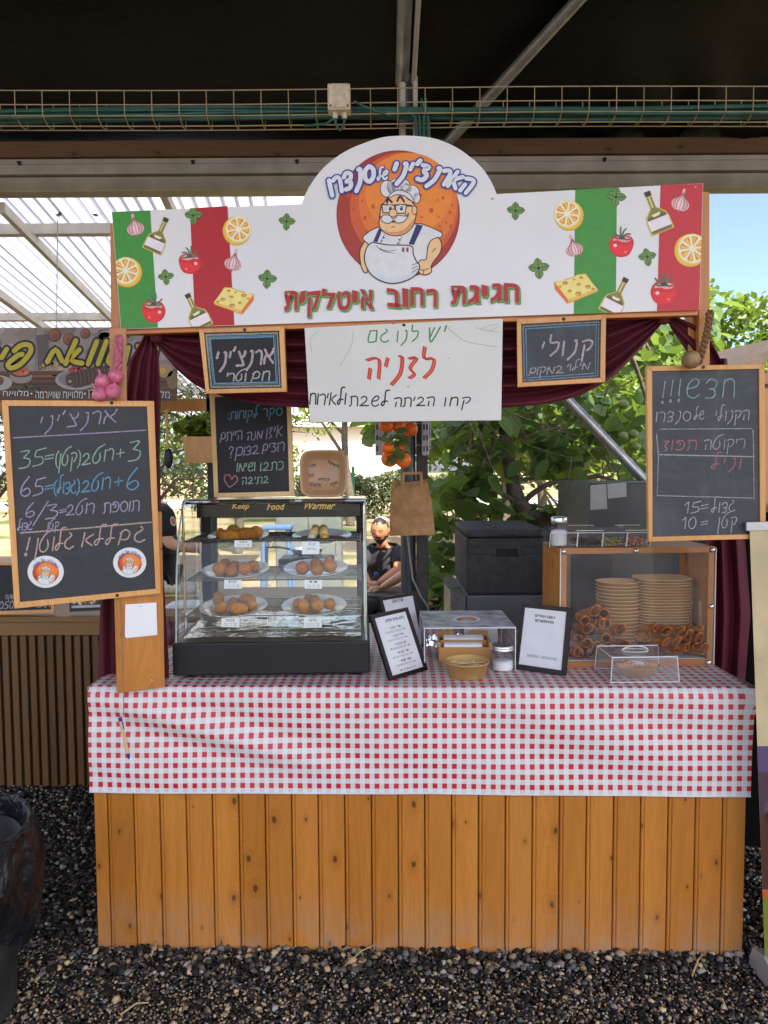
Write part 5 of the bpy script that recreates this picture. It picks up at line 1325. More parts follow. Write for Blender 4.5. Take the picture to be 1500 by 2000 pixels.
hand(T, 'כתבו', 508, 553, 920, 917, 16, 2.1, GRN, gap=0.2); hand(T, 'ושימו', 462, 498, 921, 919, 16, 2.1, GRN, gap=0.15); hand(T, 'בתיבה', 472, 524, 946, 943, 13, 2.0, GRN, gap=0.2)
T.line([(447, 952), (438, 937), (440, 928), (448, 928), (452, 936), (457, 929), (463, 933), (461, 942), (447, 952)], 2.2, PNK)
T.build('lettering', CHALK, s2)
# white board with lasagne writing
BPw = Plane(BP.p + BP.n * 0.006, 6.5)
ws_ = thing('white_board', 'worn white board with green, red and black handwriting under the banner', 'sign', BPw(790, 822))
q = [(605, 825), (979, 821), (982, 624), (978, 622), (594.5, 640)]
b = MB(); b.prism([BPw(u, v) for u, v in q], -BPw.n * 0.012)
b.build('panel', plain('worn_white_board', (0.66, 0.66, 0.63), 0.5, 0, 0.07, 3, 0.12, 18, bdist=0.006), ws_, bevel=0.0015)
T = Art(BPw, 0.0006, 0.0002); gr, rd, bk = S(60, 140, 78), S(200, 44, 32), S(24, 24, 28)
hand(T, 'יש'.replace('ש', 'W'), 838, 871, 667, 664, 27, 2.8, gr, gap=0.3); hand(T, 'לנ2ו'.replace('ל', 'L'), 775, 816, 668, 666, 21, 2.6, gr, gap=0.25); hand(T, 'גם'.replace('ם', 'M'), 720, 760, 668, 668, 22, 2.6, gr, gap=0.28)
for d in (-2.2, 0, 2.4): 
    hand(T, 'לזנ2יה'.replace('ל', 'L').replace('ה', 'ה'), 716, 846, 740, 737, 40, 3.0, rd if d else S(226, 110, 60), 1 if d else 0, gap=0.25, dx=d, dy=d * 0.5)
hand(T, 'קחו', 868, 919, 793, 791, 16, 2.7, bk, gap=0.28); hand(T, 'הביתה', 770, 848, 794, 792, 17, 2.7, bk, gap=0.17); hand(T, 'לשבת', 683, 758, 793, 793, 19, 2.7, bk, gap=0.2); hand(T, 'ולאירוח', 605, 676, 790, 790, 21, 2.7, bk, gap=0.13)
pen = S(150, 150, 146)
T.line([(870, 636), (892, 655), (914, 668), (972, 678)], 0.9, pen); T.line([(690, 645), (686, 675), (664, 715)], 0.7, pen); T.line([(930, 640), (956, 646), (974, 636)], 0.8, pen); T.line([(622, 646), (606, 664), (610, 690)], 0.7, pen); T.line([(975, 632), (940, 642), (978, 650)], 0.7, pen)
T.ell(789, 635, 3.4, 3.2, S(30, 28, 28), 1, 0, 10); T.ell(768, 632, 2, 1.6, S(120, 80, 50), 1); T.ell(877, 700, 1.4, 1.2, pen, 1); T.ell(797, 755, 2, 1.4, S(150, 150, 110), 1)
T.build('lettering', INK, ws_)
# cannoli sign, right
s3 = board('chalkboard', 'small smeared chalkboard with pale blue chalk border hanging over the burgundy swag', 'chalkboard', BPs, [(1009.5, 623), (1184, 614), (1182, 746), (1011, 756)], [(1018, 633), (1174, 624.5), (1172, 737.5), (1020.5, 747)], FRAMEWOOD, SLATE_SMEAR, 0.0, 0.016, None, [(1101, 623)])
T = Art(BPs, -0.0038, 0.0002)
for d, c, w in ((4, S(160, 172, 176), 2.2), (9, BLU, 2.2)):
    q = [(1018 + d, 633 + d), (1174 - d, 624.5 + d), (1172 - d, 737.5 - d), (1020.5 + d, 747 - d)]; T.line(q + [q[0]], w, c, 0, 0)
hand(T, 'קנ2ול2י'.replace('ל2', 'L'), 1058, 1158, 696, 690, 27, 4.0, S(214, 196, 200), gap=0.25); hand(T, 'מילוי', 1108, 1152, 724, 721, 13, 2.0, S(200, 196, 198), gap=0.14); hand(T, 'במקום', 1034, 1100, 732, 728, 14, 2.0, S(200, 196, 198), gap=0.12)
T.build('lettering', CHALK, s3)
# right tall board
PB = Plane(atY(1380, 1057, 2.17), 3)
s4 = board('chalkboard', 'tall smeared chalkboard with a chalked rectangle above the wooden cannoli case', 'chalkboard', PB, [(1262.5, 715), (1494, 711), (1496, 1052), (1267, 1058)], [(1274, 725), (1482.5, 720.5), (1485, 1043), (1274.6, 1048.5)], FRAMEWOOD, SLATE_SMEAR, 0.0, 0.018, None, [(1374, 717)])
T = Art(PB, -0.0038, 0.0002)
lb = S(170, 200, 206)
hand(T, 'חדש', 1340, 1436, 778, 776, 36, 2.0, lb, gap=0.25); hand(T, '!!!', 1294, 1330, 788, 785, 42, 2.0, lb, gap=0.35)
gw = S(196, 196, 196)
hand(T, 'הקנ2ולי', 1398, 1464, 822, 820, 19, 1.9, gw, gap=0.13); hand(T, 'של', 1357, 1376, 820, 819, 16, 1.8, gw, gap=0.1); hand(T, 'סנ2דרו', 1282, 1350, 824, 822, 19, 1.9, gw, gap=0.17)
T.line([(1290, 838), (1470, 837)], 1.6, gw); T.line([(1283, 848), (1287, 892), (1284, 968), (1474, 973), (1472, 840)], 1.8, gw, 0, 0); T.line([(1290, 888), (1474, 892)], 2.2, gw)
hand(T, 'ריקוטה', 1376, 1456, 878, 876, 19, 1.8, gw, gap=0.15); hand(T, 'תפוז', 1297, 1361, 880, 878, 19, 1.9, PNK, gap=0.2); hand(T, 'ונ2יל', 1391, 1449, 917, 915, 20, 1.9, PNK, gap=0.25)
hand(T, 'גדול', 1391, 1437, 1002, 999, 19, 1.9, gw, gap=0.16); hand(T, '15', 1338, 1368, 1003, 1001, 22, 2.0, gw, rtl=False); hand(T, '=', 1370, 1384, 1000, 998, 20, 1.8, gw)
hand(T, 'קטן', 1404, 1440, 1032, 1030, 20, 1.9, gw, gap=0.22); hand(T, '=', 1370, 1383, 1030, 1028, 16, 1.8, gw); hand(T, '10', 1333, 1361, 1033, 1031, 22, 2.0, gw, rtl=False)
T.build('lettering', CHALK, s4)
# note pad, string and pen on the left upright
np_ = thing('note_pad', 'blank white note pad stapled to the left upright', 'note pad', PL(275, 1240))
b = MB()
for k in range(5):
    d = k * 0.8; b.hexa([PL(u, v, 0.001 + 0.0014 * k + 0.0012) for u, v in ((247 - d, 1246 - d), (307, 1240 - d), (305, 1176), (244.5, 1180))], [PL(u, v, 0.001 + 0.0014 * k) for u, v in ((247 - d, 1246 - d), (307, 1240 - d), (305, 1176), (244.5, 1180))])
b.build('sheets', PAPER, np_)
b = MB(); b.tube([PL(272, 1184, 0.006), PL(272, 1183, 0.01), PL(276, 1183, 0.01), PL(276, 1184, 0.006)], 0.0006, 6); b.build('staple', STEEL_BRIGHT, np_)
pn = thing('pen', 'blue and kraft ballpoint pen hanging on a string before the gingham cloth', 'pen', PL(240, 1440, 0.02))
TWINE = plain('twine', (0.30, 0.21, 0.12), 0.9, 0, 0.3, 200)
b = MB(); pth = [PL(235, 1172, 0.004), PL(237, 1190, 0.004), PL(238, 1240, 0.004), PL(240, 1290, 0.004), PL(241, 1352, 0.004), PL(241, 1398, 0.010)]
b.tube(pth, 0.0013, 6); b.tube([PL(234, 1187, 0.004), PL(240, 1186, 0.005)], 0.0012, 6); b.tube([PL(233, 1190, 0.004), PL(241, 1189, 0.005)], 0.0012, 6); b.ball(PL(240, 1288, 0.004), 0.0035, 1, amp=0.4, freq=5); b.build('string', TWINE, pn, smooth=True)
b = MB(); p0, p1 = PL(235, 1403, 0.014), PL(249, 1467, 0.02); b.tube([p0, p1], 0.0055, 10); b.build('barrel', KRAFT, pn, smooth=True)
BLUE = plain('blue_plastic', (0.02, 0.03, 0.30), 0.3, 0, 0.1)
d = (p1 - p0).normalized(); b = MB(); b.tube([p1, p1 + d * 0.012, p1 + d * 0.02], [0.0056, 0.004, 0.001], 10); b.tube([p0 - d * 0.007, p0 + d * 0.004], 0.006, 10)
b.build('tip_and_cap', BLUE, pn, smooth=True); b = MB(); b.tube([p0 - d * 0.002 + PL.n * 0.007 + PL.x * 0.004, p0 + d * 0.03 + PL.n * 0.006 + PL.x * 0.005], 0.0016, 6); b.build('clip', BLUE, pn, smooth=True)
# garlic braid
gb = thing('garlic_braid', 'braid of pink garlic bulbs hanging on the left upright', 'garlic braid', PL(215, 760, 0.05))
PGARL = plain('pink_garlic_skin', S(205, 110, 138, 1.0), 0.42, 0, 0.35, 60, 0.15, 60)
STEMM = plain('dried_garlic_stem', S(150, 110, 80), 0.9, 0, 0.4, 80, 0.3, 90)
for k, (u, v, r) in enumerate(((201, 748, 14.5), (226, 739, 15), (195, 772, 15), (220, 768, 15.5))):
    b = MB(); rr = px(r, 2.2); c = PL(u, v, 0.045 + 0.008 * (k % 2))
    M = Matrix.Rotation(R((-20, 25, -35, 15)[k]), 3, 'Y')
    b.lathe([(0.0, -0.9), (0.35, -0.92), (0.8, -0.55), (1.0, -0.05), (0.9, 0.4), (0.5, 0.78), (0.2, 1.0), (0.12, 1.4), (0.1, 1.7), (0, 1.72)], (0, 0, 0), 20, None)
    vv = []
    for (x, y, z) in b.v:
        a = math.atan2(y, x); g = 1 + 0.06 * math.cos(a * 7); vv.append(tuple(c + M @ V((x * g, y * g, z)) * rr))
    b.v = vv; b.build('bulb', PGARL, gb, smooth='all')
b = MB()
for ph in (0, 2.1, 4.2):
    b.tube([PL(232 + 4 * math.sin(t * 9 + ph) - 4 * t, 658 + 82 * t, 0.035 + 0.006 * math.cos(t * 9 + ph)) for t in np.linspace(0, 1, 26)], [0.005 + 0.0035 * math.sin(t * 3.1) for t in np.linspace(0, 1, 26)], 7)
for k in range(60):
    t = 0.25 + 0.75 * rnd.random(); p = PL(232 - 4 * t + 7 * (rnd.random() - 0.5), 658 + 82 * t, 0.042); b.ball(p, (0.004, 0.003, 0.0055), 1)
b.build('braided_stem', plain('pinkish_stem', S(180, 96, 116), 0.8, 0, 0.4, 70, 0.3, 90), gb, smooth=True)
b = MB(); b.tube([PL(231, 664, 0.03), PL(226, 678, 0.036), PL(228, 692, 0.04)], 0.004, 7); b.tube([PL(233, 664, 0.03), PL(236, 676, 0.036), PL(233, 690, 0.04)], 0.004, 7); b.build('raffia_tie', plain('raffia', S(176, 148, 92), 0.8, 0, 0.2, 60), gb, smooth=True)
# rope on the right upright
rp = thing('twisted_rope', 'twisted brown rope with a dry bulb hanging on the right upright', 'rope', PR(1360, 660, 0.03))
b = MB()
for ph in (0, 3.14):
    pts = []
    for t in np.linspace(0, 1, 40):
        u = 1375 - 2 * t - 20 * t ** 1.6 if t > 0 else 1375; v = 616 + 98 * t
        pts.append(PR(u + 4 * math.sin(t * 34 + ph), v, 0.045 + 0.006 * math.cos(t * 34 + ph)))
    b.tube(pts, 0.0062, 8)
b.tube([PR(1370, 622, 0.04), PR(1374, 613, 0.045), PR(1380, 618, 0.045), PR(1378, 632, 0.045)], 0.006, 8)
b.build('strands', plain('brown_rope', S(128, 92, 58), 0.9, 0, 0.35, 120, 0.4, 150), rp, smooth=True)
b = MB(); b.ball(PR(1336, 708, 0.06), px(17, 2.2), 3, amp=0.12, freq=2.0, seed=4); b.build('dry_bulb', plain('dry_husk', S(150, 122, 84), 0.7, 0, 0.35, 30, 0.2, 60), rp, smooth='all')
b = MB(); b.lathe([(0, 0), (0.004, 0), (0.004, 0.02), (0.006, 0.022), (0, 0.024)], PR(1376, 616, 0.03), 8, Matrix.Rotation(R(90), 3, 'X')); b.build('nail', BLACKMETAL, rp)
# ================================================================== ON THE TABLE
TZ = TH + 0.003
def frame_from(pl_p, xdir, ydir=None):
    xd = V(xdir).normalized(); yd = V((-xd.y, xd.x, 0))
    if yd.y < 0: yd = -yd
    return Matrix.Translation(V(pl_p)) @ Matrix(((xd.x, yd.x, 0, 0), (xd.y, yd.y, 0, 0), (0, 0, 1, 0), (0, 0, 0, 1)))
# ---- food warmer
wp0, wp1 = atZ(337, 1329, TZ), atZ(723, 1323, TZ)
WM = frame_from(wp0, wp1 - wp0); WW = (wp1 - wp0).length; WD = 0.47
zt = atY(337, 1257, wp0.y).z - TZ                      # base height
zr = 1.50 - TZ
wm = thing('food_warmer', 'black countertop food warmer with curved glass and three wire racks of fried rice balls', 'food warmer', WM @ V((WW / 2, WD / 2, 0)))
b = MB(); b.cbox((0, 0, 0.014), (WW, WD, zt), 0.006, M=WM)
for x in (0.05, WW - 0.05):
    for y in (0.05, WD - 0.05): b.lathe([(0, 0), (0.014, 0), (0.018, 0.015), (0, 0.015)], WM @ V((x, y, 0)), 12)
b.build('base', BLACKMETAL, wm)
b = MB(); b.cbox((0.005, 0.20, zr - 0.016), (WW - 0.005, WD, zr), 0.004, M=WM)
b.cbox((0.045, 0.205, zr - 0.066), (WW - 0.03, 0.215, zr - 0.0165), 0.003, M=WM)
b.build('hood', plain('glossy_black_metal', (0.012, 0.012, 0.014), 0.14, 0.0, 0.1, 4), wm)
for x in (0.006, WW - 0.046):
    b = MB(); b.cbox((x, WD - 0.03, zt), (x + 0.04, WD - 0.003, zr - 0.0165), 0.003, M=WM); b.build('rear_post', BLACKMETAL, wm)
gp = smooth_line([(0.012, zt - 0.004), (0.022, zt + 0.12), (0.045, zt + 0.26), (0.072, zt + 0.35), (0.105, zt + 0.405), (0.15, zr - 0.016), (0.198, zr - 0.003), (0.24, zr + 0.002)], 4)
b = MB()
for (y0, z0), (y1, z1) in zip(gp[:-1], gp[1:]):
    q = [WM @ V((0.012, y0, z0)), WM @ V((WW - 0.012, y0, z0)), WM @ V((WW - 0.012, y1, z1)), WM @ V((0.012, y1, z1))]
    i = [b.vert(p) for p in q]; b.face(i, 0)
b.build('curved_glass', GLASS, wm, smooth='all', recalc=False)
for x in (0.012, WW - 0.012):
    b = MB(); b.tube([WM @ V((x, y, z)) for y, z in gp], 0.0032, 6); b.build('glass_edge', GLASSEDGE, wm, smooth=True)
for x in (0.008, WW - 0.008):
    b = MB(); pts = [WM @ V((x, y + 0.006, z)) for y, z in gp] + [WM @ V((x, WD - 0.03, zr - 0.017)), WM @ V((x, WD - 0.03, zt))]
    b.poly(pts); b.build('side_glass', GLASS, wm, recalc=False)
b = MB(); b.box(WM @ V((WW / 2, WD - 0.012, (zt + zr) / 2)), (WW - 0.1, 0.003, zr - zt - 0.03)); b.build('rear_glass', m_glass('rear_glass', (0.9, 0.93, 0.92)), wm)
T = Art(Plane(WM @ V((0, 0.2045, 0)), math.degrees(-math.atan2((wp1 - wp0).y, (wp1 - wp0).x))), 0.0004)
GOLD = S(222, 180, 98, 1.0)
for w, x0, x1, y in (('Keep', 454, 487, 997.5), ('Food', 523, 555, 996.5), ('Warmer', 593, 655, 995)):
    printed(T, w, [(x0, y), (x1, y - 0.5), (x1, y - 15), (x0, y - 14.5)], GOLD, 0, 0.02, False, 0, 0, 0.12)
T.build('lettering', PRINT, wm)
b = MB()
def foil(i, j):
    x, y = 0.03 + (WW - 0.06) * i, 0.04 + 0.39 * j
    return WM @ V((x, y, zt + 0.006 + 0.018 * abs(noise.noise(V((x * 5, y * 22, 1)))) + 0.004 * abs(noise.noise(V((x * 16 + y * 20, y * 40, 5)))) + 0.012 * j))
b.grid(foil, 90, 60); b.build('foil_liner', plain('aluminium_foil', (0.82, 0.83, 0.84), 0.16, 1.0, 0.05, 30), wm, recalc=False)
racks = []
for k, (v, yy) in enumerate(((1058, 2.42), (1135, 2.42), (1206, 2.42))):
    z = atY(530, v, yy).z - TZ; racks.append(z)
    b = MB(); y0, y1 = 0.075, 0.42; x0, x1 = 0.03, WW - 0.03
    L_ = lambda x, y, dz=0: WM @ V((x, y, z + dz))
    b.tube([L_(x0, y0), L_(x1, y0), L_(x1, y1), L_(x0, y1), L_(x0, y0)], 0.003, 6)
    for q in range(13): yq = y0 + (y1 - y0) * (q + 0.5) / 13; b.tube([L_(x0, yq), L_(x1, yq)], 0.0016, 5)
    for q in range(5): xq = x0 + (x1 - x0) * q / 4; b.tube([L_(xq, y0, -0.003), L_(xq, y1, -0.003)], 0.0022, 5)
    b.tube([L_(WW * 0.47, y0, 0), L_(WW * 0.475, y0 - 0.006, -0.018), L_(WW * 0.49, y0 - 0.006, -0.02), L_(WW * 0.5, y0, 0)], 0.0018, 6)
    for xx in (x0, x1):
        b.tube([L_(xx, y0, 0.0), L_(xx - 0.004, y0 - 0.015, 0.012), L_(xx - 0.004, y0 - 0.018, 0.02)], 0.0022, 6)
    b.build('wire_rack', CHROME, wm, smooth=True)
b = MB()
for x in (0.016, WW - 0.016): b.cbox((x - 0.003, 0.12, zt), (x + 0.003, 0.135, zr - 0.02), 0.001, M=WM); b.cbox((x - 0.003, 0.39, zt), (x + 0.003, 0.405, zr - 0.02), 0.001, M=WM)
b.build('rack_rail', STEEL_BRIGHT, wm)
# plates
def plate_mesh():
    b = MB(); b.lathe([(0, 0.004), (0.055, 0.004), (0.062, 0.006), (0.082, 0.014), (0.086, 0.0155), (0.113, 0.021), (0.1155, 0.0215), (0.116, 0.0205), (0.113, 0.018), (0.085, 0.011), (0.062, 0.0), (0, 0.0)], seg=56)
    return b
PLATES = [(466, 1044, 59, 2.60, 'top left'), (629, 1044, 58, 2.60, 'top right'), (461, 1110, 65, 2.565, 'middle left'), (617, 1107, 63, 2.565, 'middle right'), (457, 1182, 66, 2.555, 'bottom left'), (614, 1180, 64, 2.555, 'bottom right')]
FOODN = ['with five brown oblong rice balls', 'holding two filled pastry rolls', 'crowded with round orange rice balls', 'with a pointed cone shaped rice ball', 'with long croquettes and an upright oval one', 'with smooth round rice balls in a heap']
TILT = R(8)
def arancino(kind, seed):
    b = MB(); rs_ = random.Random(seed)
    if kind == 'cyl': fn = lambda p: V((p.x * (1 + 0.1 * (1 - abs(p.x))), p.y, p.z)) ; r = (1.45, 0.92, 0.92)
    elif kind == 'cone': fn = lambda p: V((p.x * (1 - 0.62 * max(0, p.z) ** 1.0), p.y * (1 - 0.62 * max(0, p.z)), p.z * (1.25 if p.z > 0 else 0.8))); r = (1.08, 1.08, 1.15)
    elif kind == 'tall': fn = lambda p: p; r = (0.88, 0.88, 1.25)
    else: fn = lambda p: p; r = (1.02, 1.0, 0.95)
    b.ball((0, 0, 0), [x * 1.0 for x in r], 4, amp=0.07, freq=1.7, seed=seed, fn=fn)
    vv = []
    for x, y, z in b.v:
        k = 1 + 0.018 * noise.noise(V((x, y, z)) * 9 + V((seed, 0, 0))); vv.append((x * k, y * k, z * k))
    b.v = vv; return b
def _crust():
    t = NT('fried_breadcrumb'); v = t.coord(); oi = t.new('ShaderNodeObjectInfo')
    c = t.ramp(t.noise(v, 2.0, 5, 0.65), [(0.3, S(190, 112, 36, 1.1)), (0.55, S(220, 148, 62, 1.2)), (0.75, S(232, 176, 96, 1.2))])
    c = t.mix(t.rr(t.noise(v, 14, 4, 0.7), 0.42, 0.62, 0.4, 0.0), c, S(110, 58, 18))
    c = t.mix(t.math('MULTIPLY', oi.outputs['Random'], 0.45), c, S(140, 74, 24), 'MIX')
    t.bsdf(c, 0.62, 0, 0.35, t.bump(t.noise(v, 26, 4, 0.7), 0.6, 0.014)); return t.mat
CRUST = _crust()
items = [
 [(378, 355, 38, 'tall'), (440, 365, 48, 'cyl'), (548, 352, 50, 'cyl'), (612, 338, 46, 'ball'), (462, 326, 44, 'ball')],
 [],
 [(375, 583, 50, 'ball'), (448, 596, 42, 'ball'), (537, 580, 48, 'ball'), (592, 565, 44, 'ball'), (408, 552, 42, 'ball'), (472, 562, 38, 'ball')],
 [(922, 575, 48, 'ball'), (1020, 588, 44, 'ball'), (1015, 552, 44, 'ball'), (1102, 562, 50, 'cone')],
 [(364, 785, 45, 'tall'), (386, 840, 44, 'ball'), (462, 806, 36, 'ball'), (556, 788, 46, 'cyl'), (498, 846, 44, 'cyl'), (585, 822, 38, 'ball')],
 [(892, 812, 36, 'ball'), (930, 830, 42, 'tall'), (966, 776, 34, 'ball'), (1005, 788, 36, 'ball'), (1026, 826, 45, 'ball'), (1104, 815, 42, 'ball')],
]
KN = {'ball': 'round', 'cyl': 'oblong', 'cone': 'pointed cone shaped', 'tall': 'upright oval'}
pm = plate_mesh(); first = None
for k, (u, v, rx, yy, nm) in enumerate(PLATES):
    c = atY(u, v, yy); sc = px(rx, yy) / 0.116
    if first is None:
        first = pm.build('plate', CERAMIC, smooth='all'); p = first
    else: p = first.copy(); COL.objects.link(p)
    tag(p, f'{nm} white plate in the food warmer {FOODN[k]}', 'plate', 'white plates in the food warmer')
    place(p, c - V((0, 0, 0.021 * sc)), (TILT, 0, 0), sc)
    plz = Plane(c, 0, 0); nrm = Matrix.Rotation(TILT, 3, 'X') @ V((0, 0, 1))
    order = sorted(range(len(items[k])), key=lambda q: items[k][q][0])
    for q, (zx, zy, r, kind) in enumerate(items[k]):
        rr = px(r / 3.409, yy) * 0.97
        d = ray(320 + zx / 3.409, 940 + zy / 3.409)
        base = c - nrm * 0.012 * sc + nrm * rr * 0.86
        t_ = (base - CAM).dot(nrm) / d.dot(nrm); pt = CAM + d * t_
        # keep it over the plate
        rel = pt - c
        lim = 0.098 * sc
        if abs(rel.y) > lim * 0.7: pt = CAM + d * ((c.y + math.copysign(lim * 0.7, rel.y) - CAM.y) / d.y)
        o = arancino(kind, k * 10 + q).build('rice_ball', CRUST, smooth='all')
        place(o, pt, (TILT, 0, R(rnd.uniform(-25, 25)) if kind == 'cyl' else rnd.uniform(0, 6)), rr)
        tag(o, f'{KN[kind]} fried rice ball, {ORD[order.index(q)]} from the left on the {nm} warmer plate', 'rice ball', 'fried rice balls in the food warmer')
# two filled rolls on the top right plate
for q, (zx, zy) in enumerate(((993, 350), (1068, 350))):
    t = thing('filled_roll', f"{('left', 'right')[q]} cream filled pastry roll {('dipped in white cream', 'with yellow filling')[q]} on the top right plate", 'pastry roll', atY(320 + zx / 3.409, 940 + zy / 3.409, 2.56), 'filled rolls in the food warmer')
    M = Matrix.Translation(atY(320 + zx / 3.409, 940 + zy / 3.409, 2.56) + V((0, 0, -0.002))) @ Matrix.Rotation(R(-68), 4, 'X') @ Matrix.Rotation(R((8, -8)[q]), 4, 'Y')
    b = MB(); b.lathe([(0.0135, -0.002), (0.0155, -0.004), (0.0155, 0.07), (0.012, 0.072)], seg=20); b.v = [tuple(M @ V((x * (1 + 0.05 * math.sin(z * 200)), y, z - 0.02))) for x, y, z in b.v]; b.build('shell', plain('pale_pastry', S(214, 178, 120), 0.6, 0, 0.2, 40), t, smooth='all')
    b = MB(); b.ball((0, 0, 0), (0.0125, 0.0125, 0.009), 2, amp=0.3, freq=3, seed=q); b.v = [tuple(M @ V((x, y, z - 0.022))) for x, y, z in b.v]; b.build('filling', plain('cream_filling', ((0.75, 0.75, 0.72), S(225, 180, 60))[q], 0.5, 0, 0.2, 60), t, smooth='all')
# name cards clipped to the racks
tagpx = [(475, 1062, 34, 13, 0), (607, 1070, 34, 25, 1), (455, 1141, 34, 17, 2), (612, 1141, 34, 17, 3), (450, 1216, 35, 17, 4), (611, 1216, 35, 20, 5)]
CWORD = ['ארנציני', 'קנולי מתוק', 'פטריות', 'תרד', 'מרגריטה', 'בולונז']
TP = Plane(WM @ V((0, 0.068, 0)), math.degrees(-math.atan2((wp1 - wp0).y, (wp1 - wp0).x)))
for (u, v, w, h, k) in tagpx:
    q = [(u - w / 2, v + h / 2), (u + w / 2, v + h / 2), (u + w / 2, v - h / 2), (u - w / 2, v - h / 2)]
    t = thing('name_card', f'small white name card hanging below the {PLATES[k][4]} warmer plate', 'name card', TP(u, v), 'name cards in the food warmer')
    b = MB(); b.hexa([TP(a, c, 0.001) for a, c in q], [TP(a, c, 0) for a, c in q]); b.build('card', PAPER, t)
    A = Art(TP, 0.0014); ink = S(60, 60, 80)
    if k != 1:
        printed(A, CWORD[k], [(u - 8, v - h * 0.12), (u + 8, v - h * 0.12), (u + 8, v - h * 0.42), (u - 8, v - h * 0.42)], ink, 0, 0.01, True)
        for s in (0.08, 0.28): printed(A, 'כדורי אורז במילוי', [(u - 13, v + h * (s + 0.1)), (u + 13, v + h * (s + 0.1)), (u + 13, v + h * (s - 0.04)), (u - 13, v + h * (s - 0.04))], ink, 0, 0, True)
    else:
        hand(A, 'קנ2ולי', u - 5, u + 9, v - 5, v - 5, 4, 0.7, S(110, 120, 190)); hand(A, 'מתוק', u - 8, u + 10, v + 4, v + 4, 3.5, 0.7, S(110, 120, 190))
    A.build('lettering', PRINT, t)
# kraft bowl with writing standing on the warmer
kb = thing('kraft_bowl', 'rounded square kraft bowl with marker words standing upright on the food warmer', 'bowl', atY(632, 968, 2.64))
c = atY(632, 925, 2.645); rk = px(47, 2.645)
M3 = Matrix.Rotation(R(90 - 8), 3, 'X')
b = MB(); b.lathe([(0, -0.035), (0.62, -0.035), (0.70, -0.03), (0.88, 0.0), (0.97, 0.006), (1.0, 0.004), (1.0, -0.002), (0.92, -0.006), (0.74, -0.037), (0, -0.041)], (0, 0, 0), 64, None, 0, None, 1, 1, 5.0)
b.v = [tuple(c + M3 @ V((x * rk * 0.985, y * rk * 0.985, z))) for x, y, z in b.v]; b.build('bowl', KRAFT_SHINY, kb, smooth='all')
T = Art(Plane(c + V((0, 0.034, 0)), 0, 8), 0.001); bk = S(66, 50, 40)
hand(T, 'לזנ2יה?', 622, 648, 893, 895, 5, 1.0, bk); hand(T, 'פסטה', 597, 616, 912, 912, 6, 1.0, bk); hand(T, 'טירמיסו?', 640, 665, 905, 916, 6, 1.0, bk); hand(T, 'פיצה', 601, 613, 933, 931, 6, 1.0, S(170, 60, 40)); hand(T, 'פנ2קוטה?', 601, 626, 948, 951, 6, 1.0, bk); hand(T, 'ניוקי?'.replace('נ', 'נ2'), 645, 664, 951, 943, 6, 1.0, bk); hand(T, 'קינוחים'.replace('נ', 'נ2'), 622, 644, 938, 938, 4, 0.9, bk)
T.build('lettering', INK, kb)
# burgundy cloth bunched beside the warmer
b = MB(); b.grid(lambda i, j: atZ(322 + 26 * i, 1262 - 40 * j, TZ) + V((0, 0, 0.004 + 0.085 * math.sin(math.pi * min(1, max(0, i))) * math.sin(math.pi * j) * (0.6 + 0.7 * abs(noise.noise(V((i * 4, j * 4, 3))))))), 24, 24)
tag(b.build('folded_cloth', VELVET, origin=atZ(335, 1240, TZ), smooth='all'), 'burgundy cloth bunched up between the note board upright and the food warmer', 'cloth')

# ---- wooden case with cannoli shells and bowls
c1 = atZ(1394, 1300, TZ); c0 = atZ(1093, 1306, TZ); CMx = frame_from(c0, c1 - c0); CWd = (c1 - c0).length; CDp = 0.23
ch = atY(1245, 1069, (c0.y + c1.y) / 2).z - TZ
ca = thing('display_case', 'pine display case with screwed acrylic front holding cannoli shells and paper bowls', 'display case', CMx @ V((CWd / 2, CDp / 2, 0)))
rc = lambda: (rnd.random(), rnd.random() * 0.5, rnd.random())
b = MB(); b.cbox((0.0, 0.004, ch - 0.022), (CWd, CDp, ch), 0.002, c=rc(), M=CMx); b.build('top_board', PINE_X, ca)
b = MB(); b.cbox((0.0, 0.004, 0), (CWd, CDp, 0.022), 0.002, c=rc(), M=CMx); b.build('bottom_board', PINE_X, ca)
for x in (0.0, CWd - 0.024):
    b = MB(); b.cbox((x, 0.0045, 0.0225), (x + 0.024, CDp, ch - 0.0225), 0.002, c=rc(), M=CMx); b.build('side_board', PINE, ca)
b = MB(); b.box(CMx @ V((CWd / 2, 0.0012, ch / 2)), (CWd, 0.003, ch - 0.004), Matrix.Rotation(math.atan2((c1 - c0).y, (c1 - c0).x), 3, 'Z')); b.build('acrylic_front', ACRYLIC, ca)
for x in (0, CWd):
    b = MB(); b.tube([CMx @ V((x, 0.0, 0.004)), CMx @ V((x, 0.0, ch - 0.004))], 0.0018, 6); b.build('acrylic_edge', ACRYLICEDGE, ca, smooth=True)
for x, z in ((0.012, ch - 0.012), (CWd / 2 - 0.01, ch - 0.012), (CWd - 0.013, ch - 0.012), (CWd - 0.013, ch * 0.5), (CWd - 0.02, 0.012), (0.012, ch * 0.5)):
    b = MB(); b.lathe([(0.0085, 0), (0.0085, 0.002), (0.006, 0.005), (0.003, 0.0056), (0.0, 0.0035)], CMx @ V((x, -0.0008, z)), 14, Matrix.Rotation(R(90), 3, 'X')); b.build('screw', STEEL_BRIGHT, ca, smooth=True)
b = MB(); b.cbox((CWd - 0.0265, 0.05, ch * 0.22), (CWd - 0.0243, 0.066, ch * 0.52), 0.0005, M=CMx); b.build('tape_strip', plain('clear_tape', (0.5, 0.44, 0.36), 0.3), ca)
b = MB(); b.cbox((0.03, 0.01, 0.0225), (CWd - 0.03, CDp - 0.02, 0.026), 0.001, M=CMx); b.build('lining_sheet', plain('greaseproof_paper', (0.6, 0.58, 0.55), 0.5), ca)
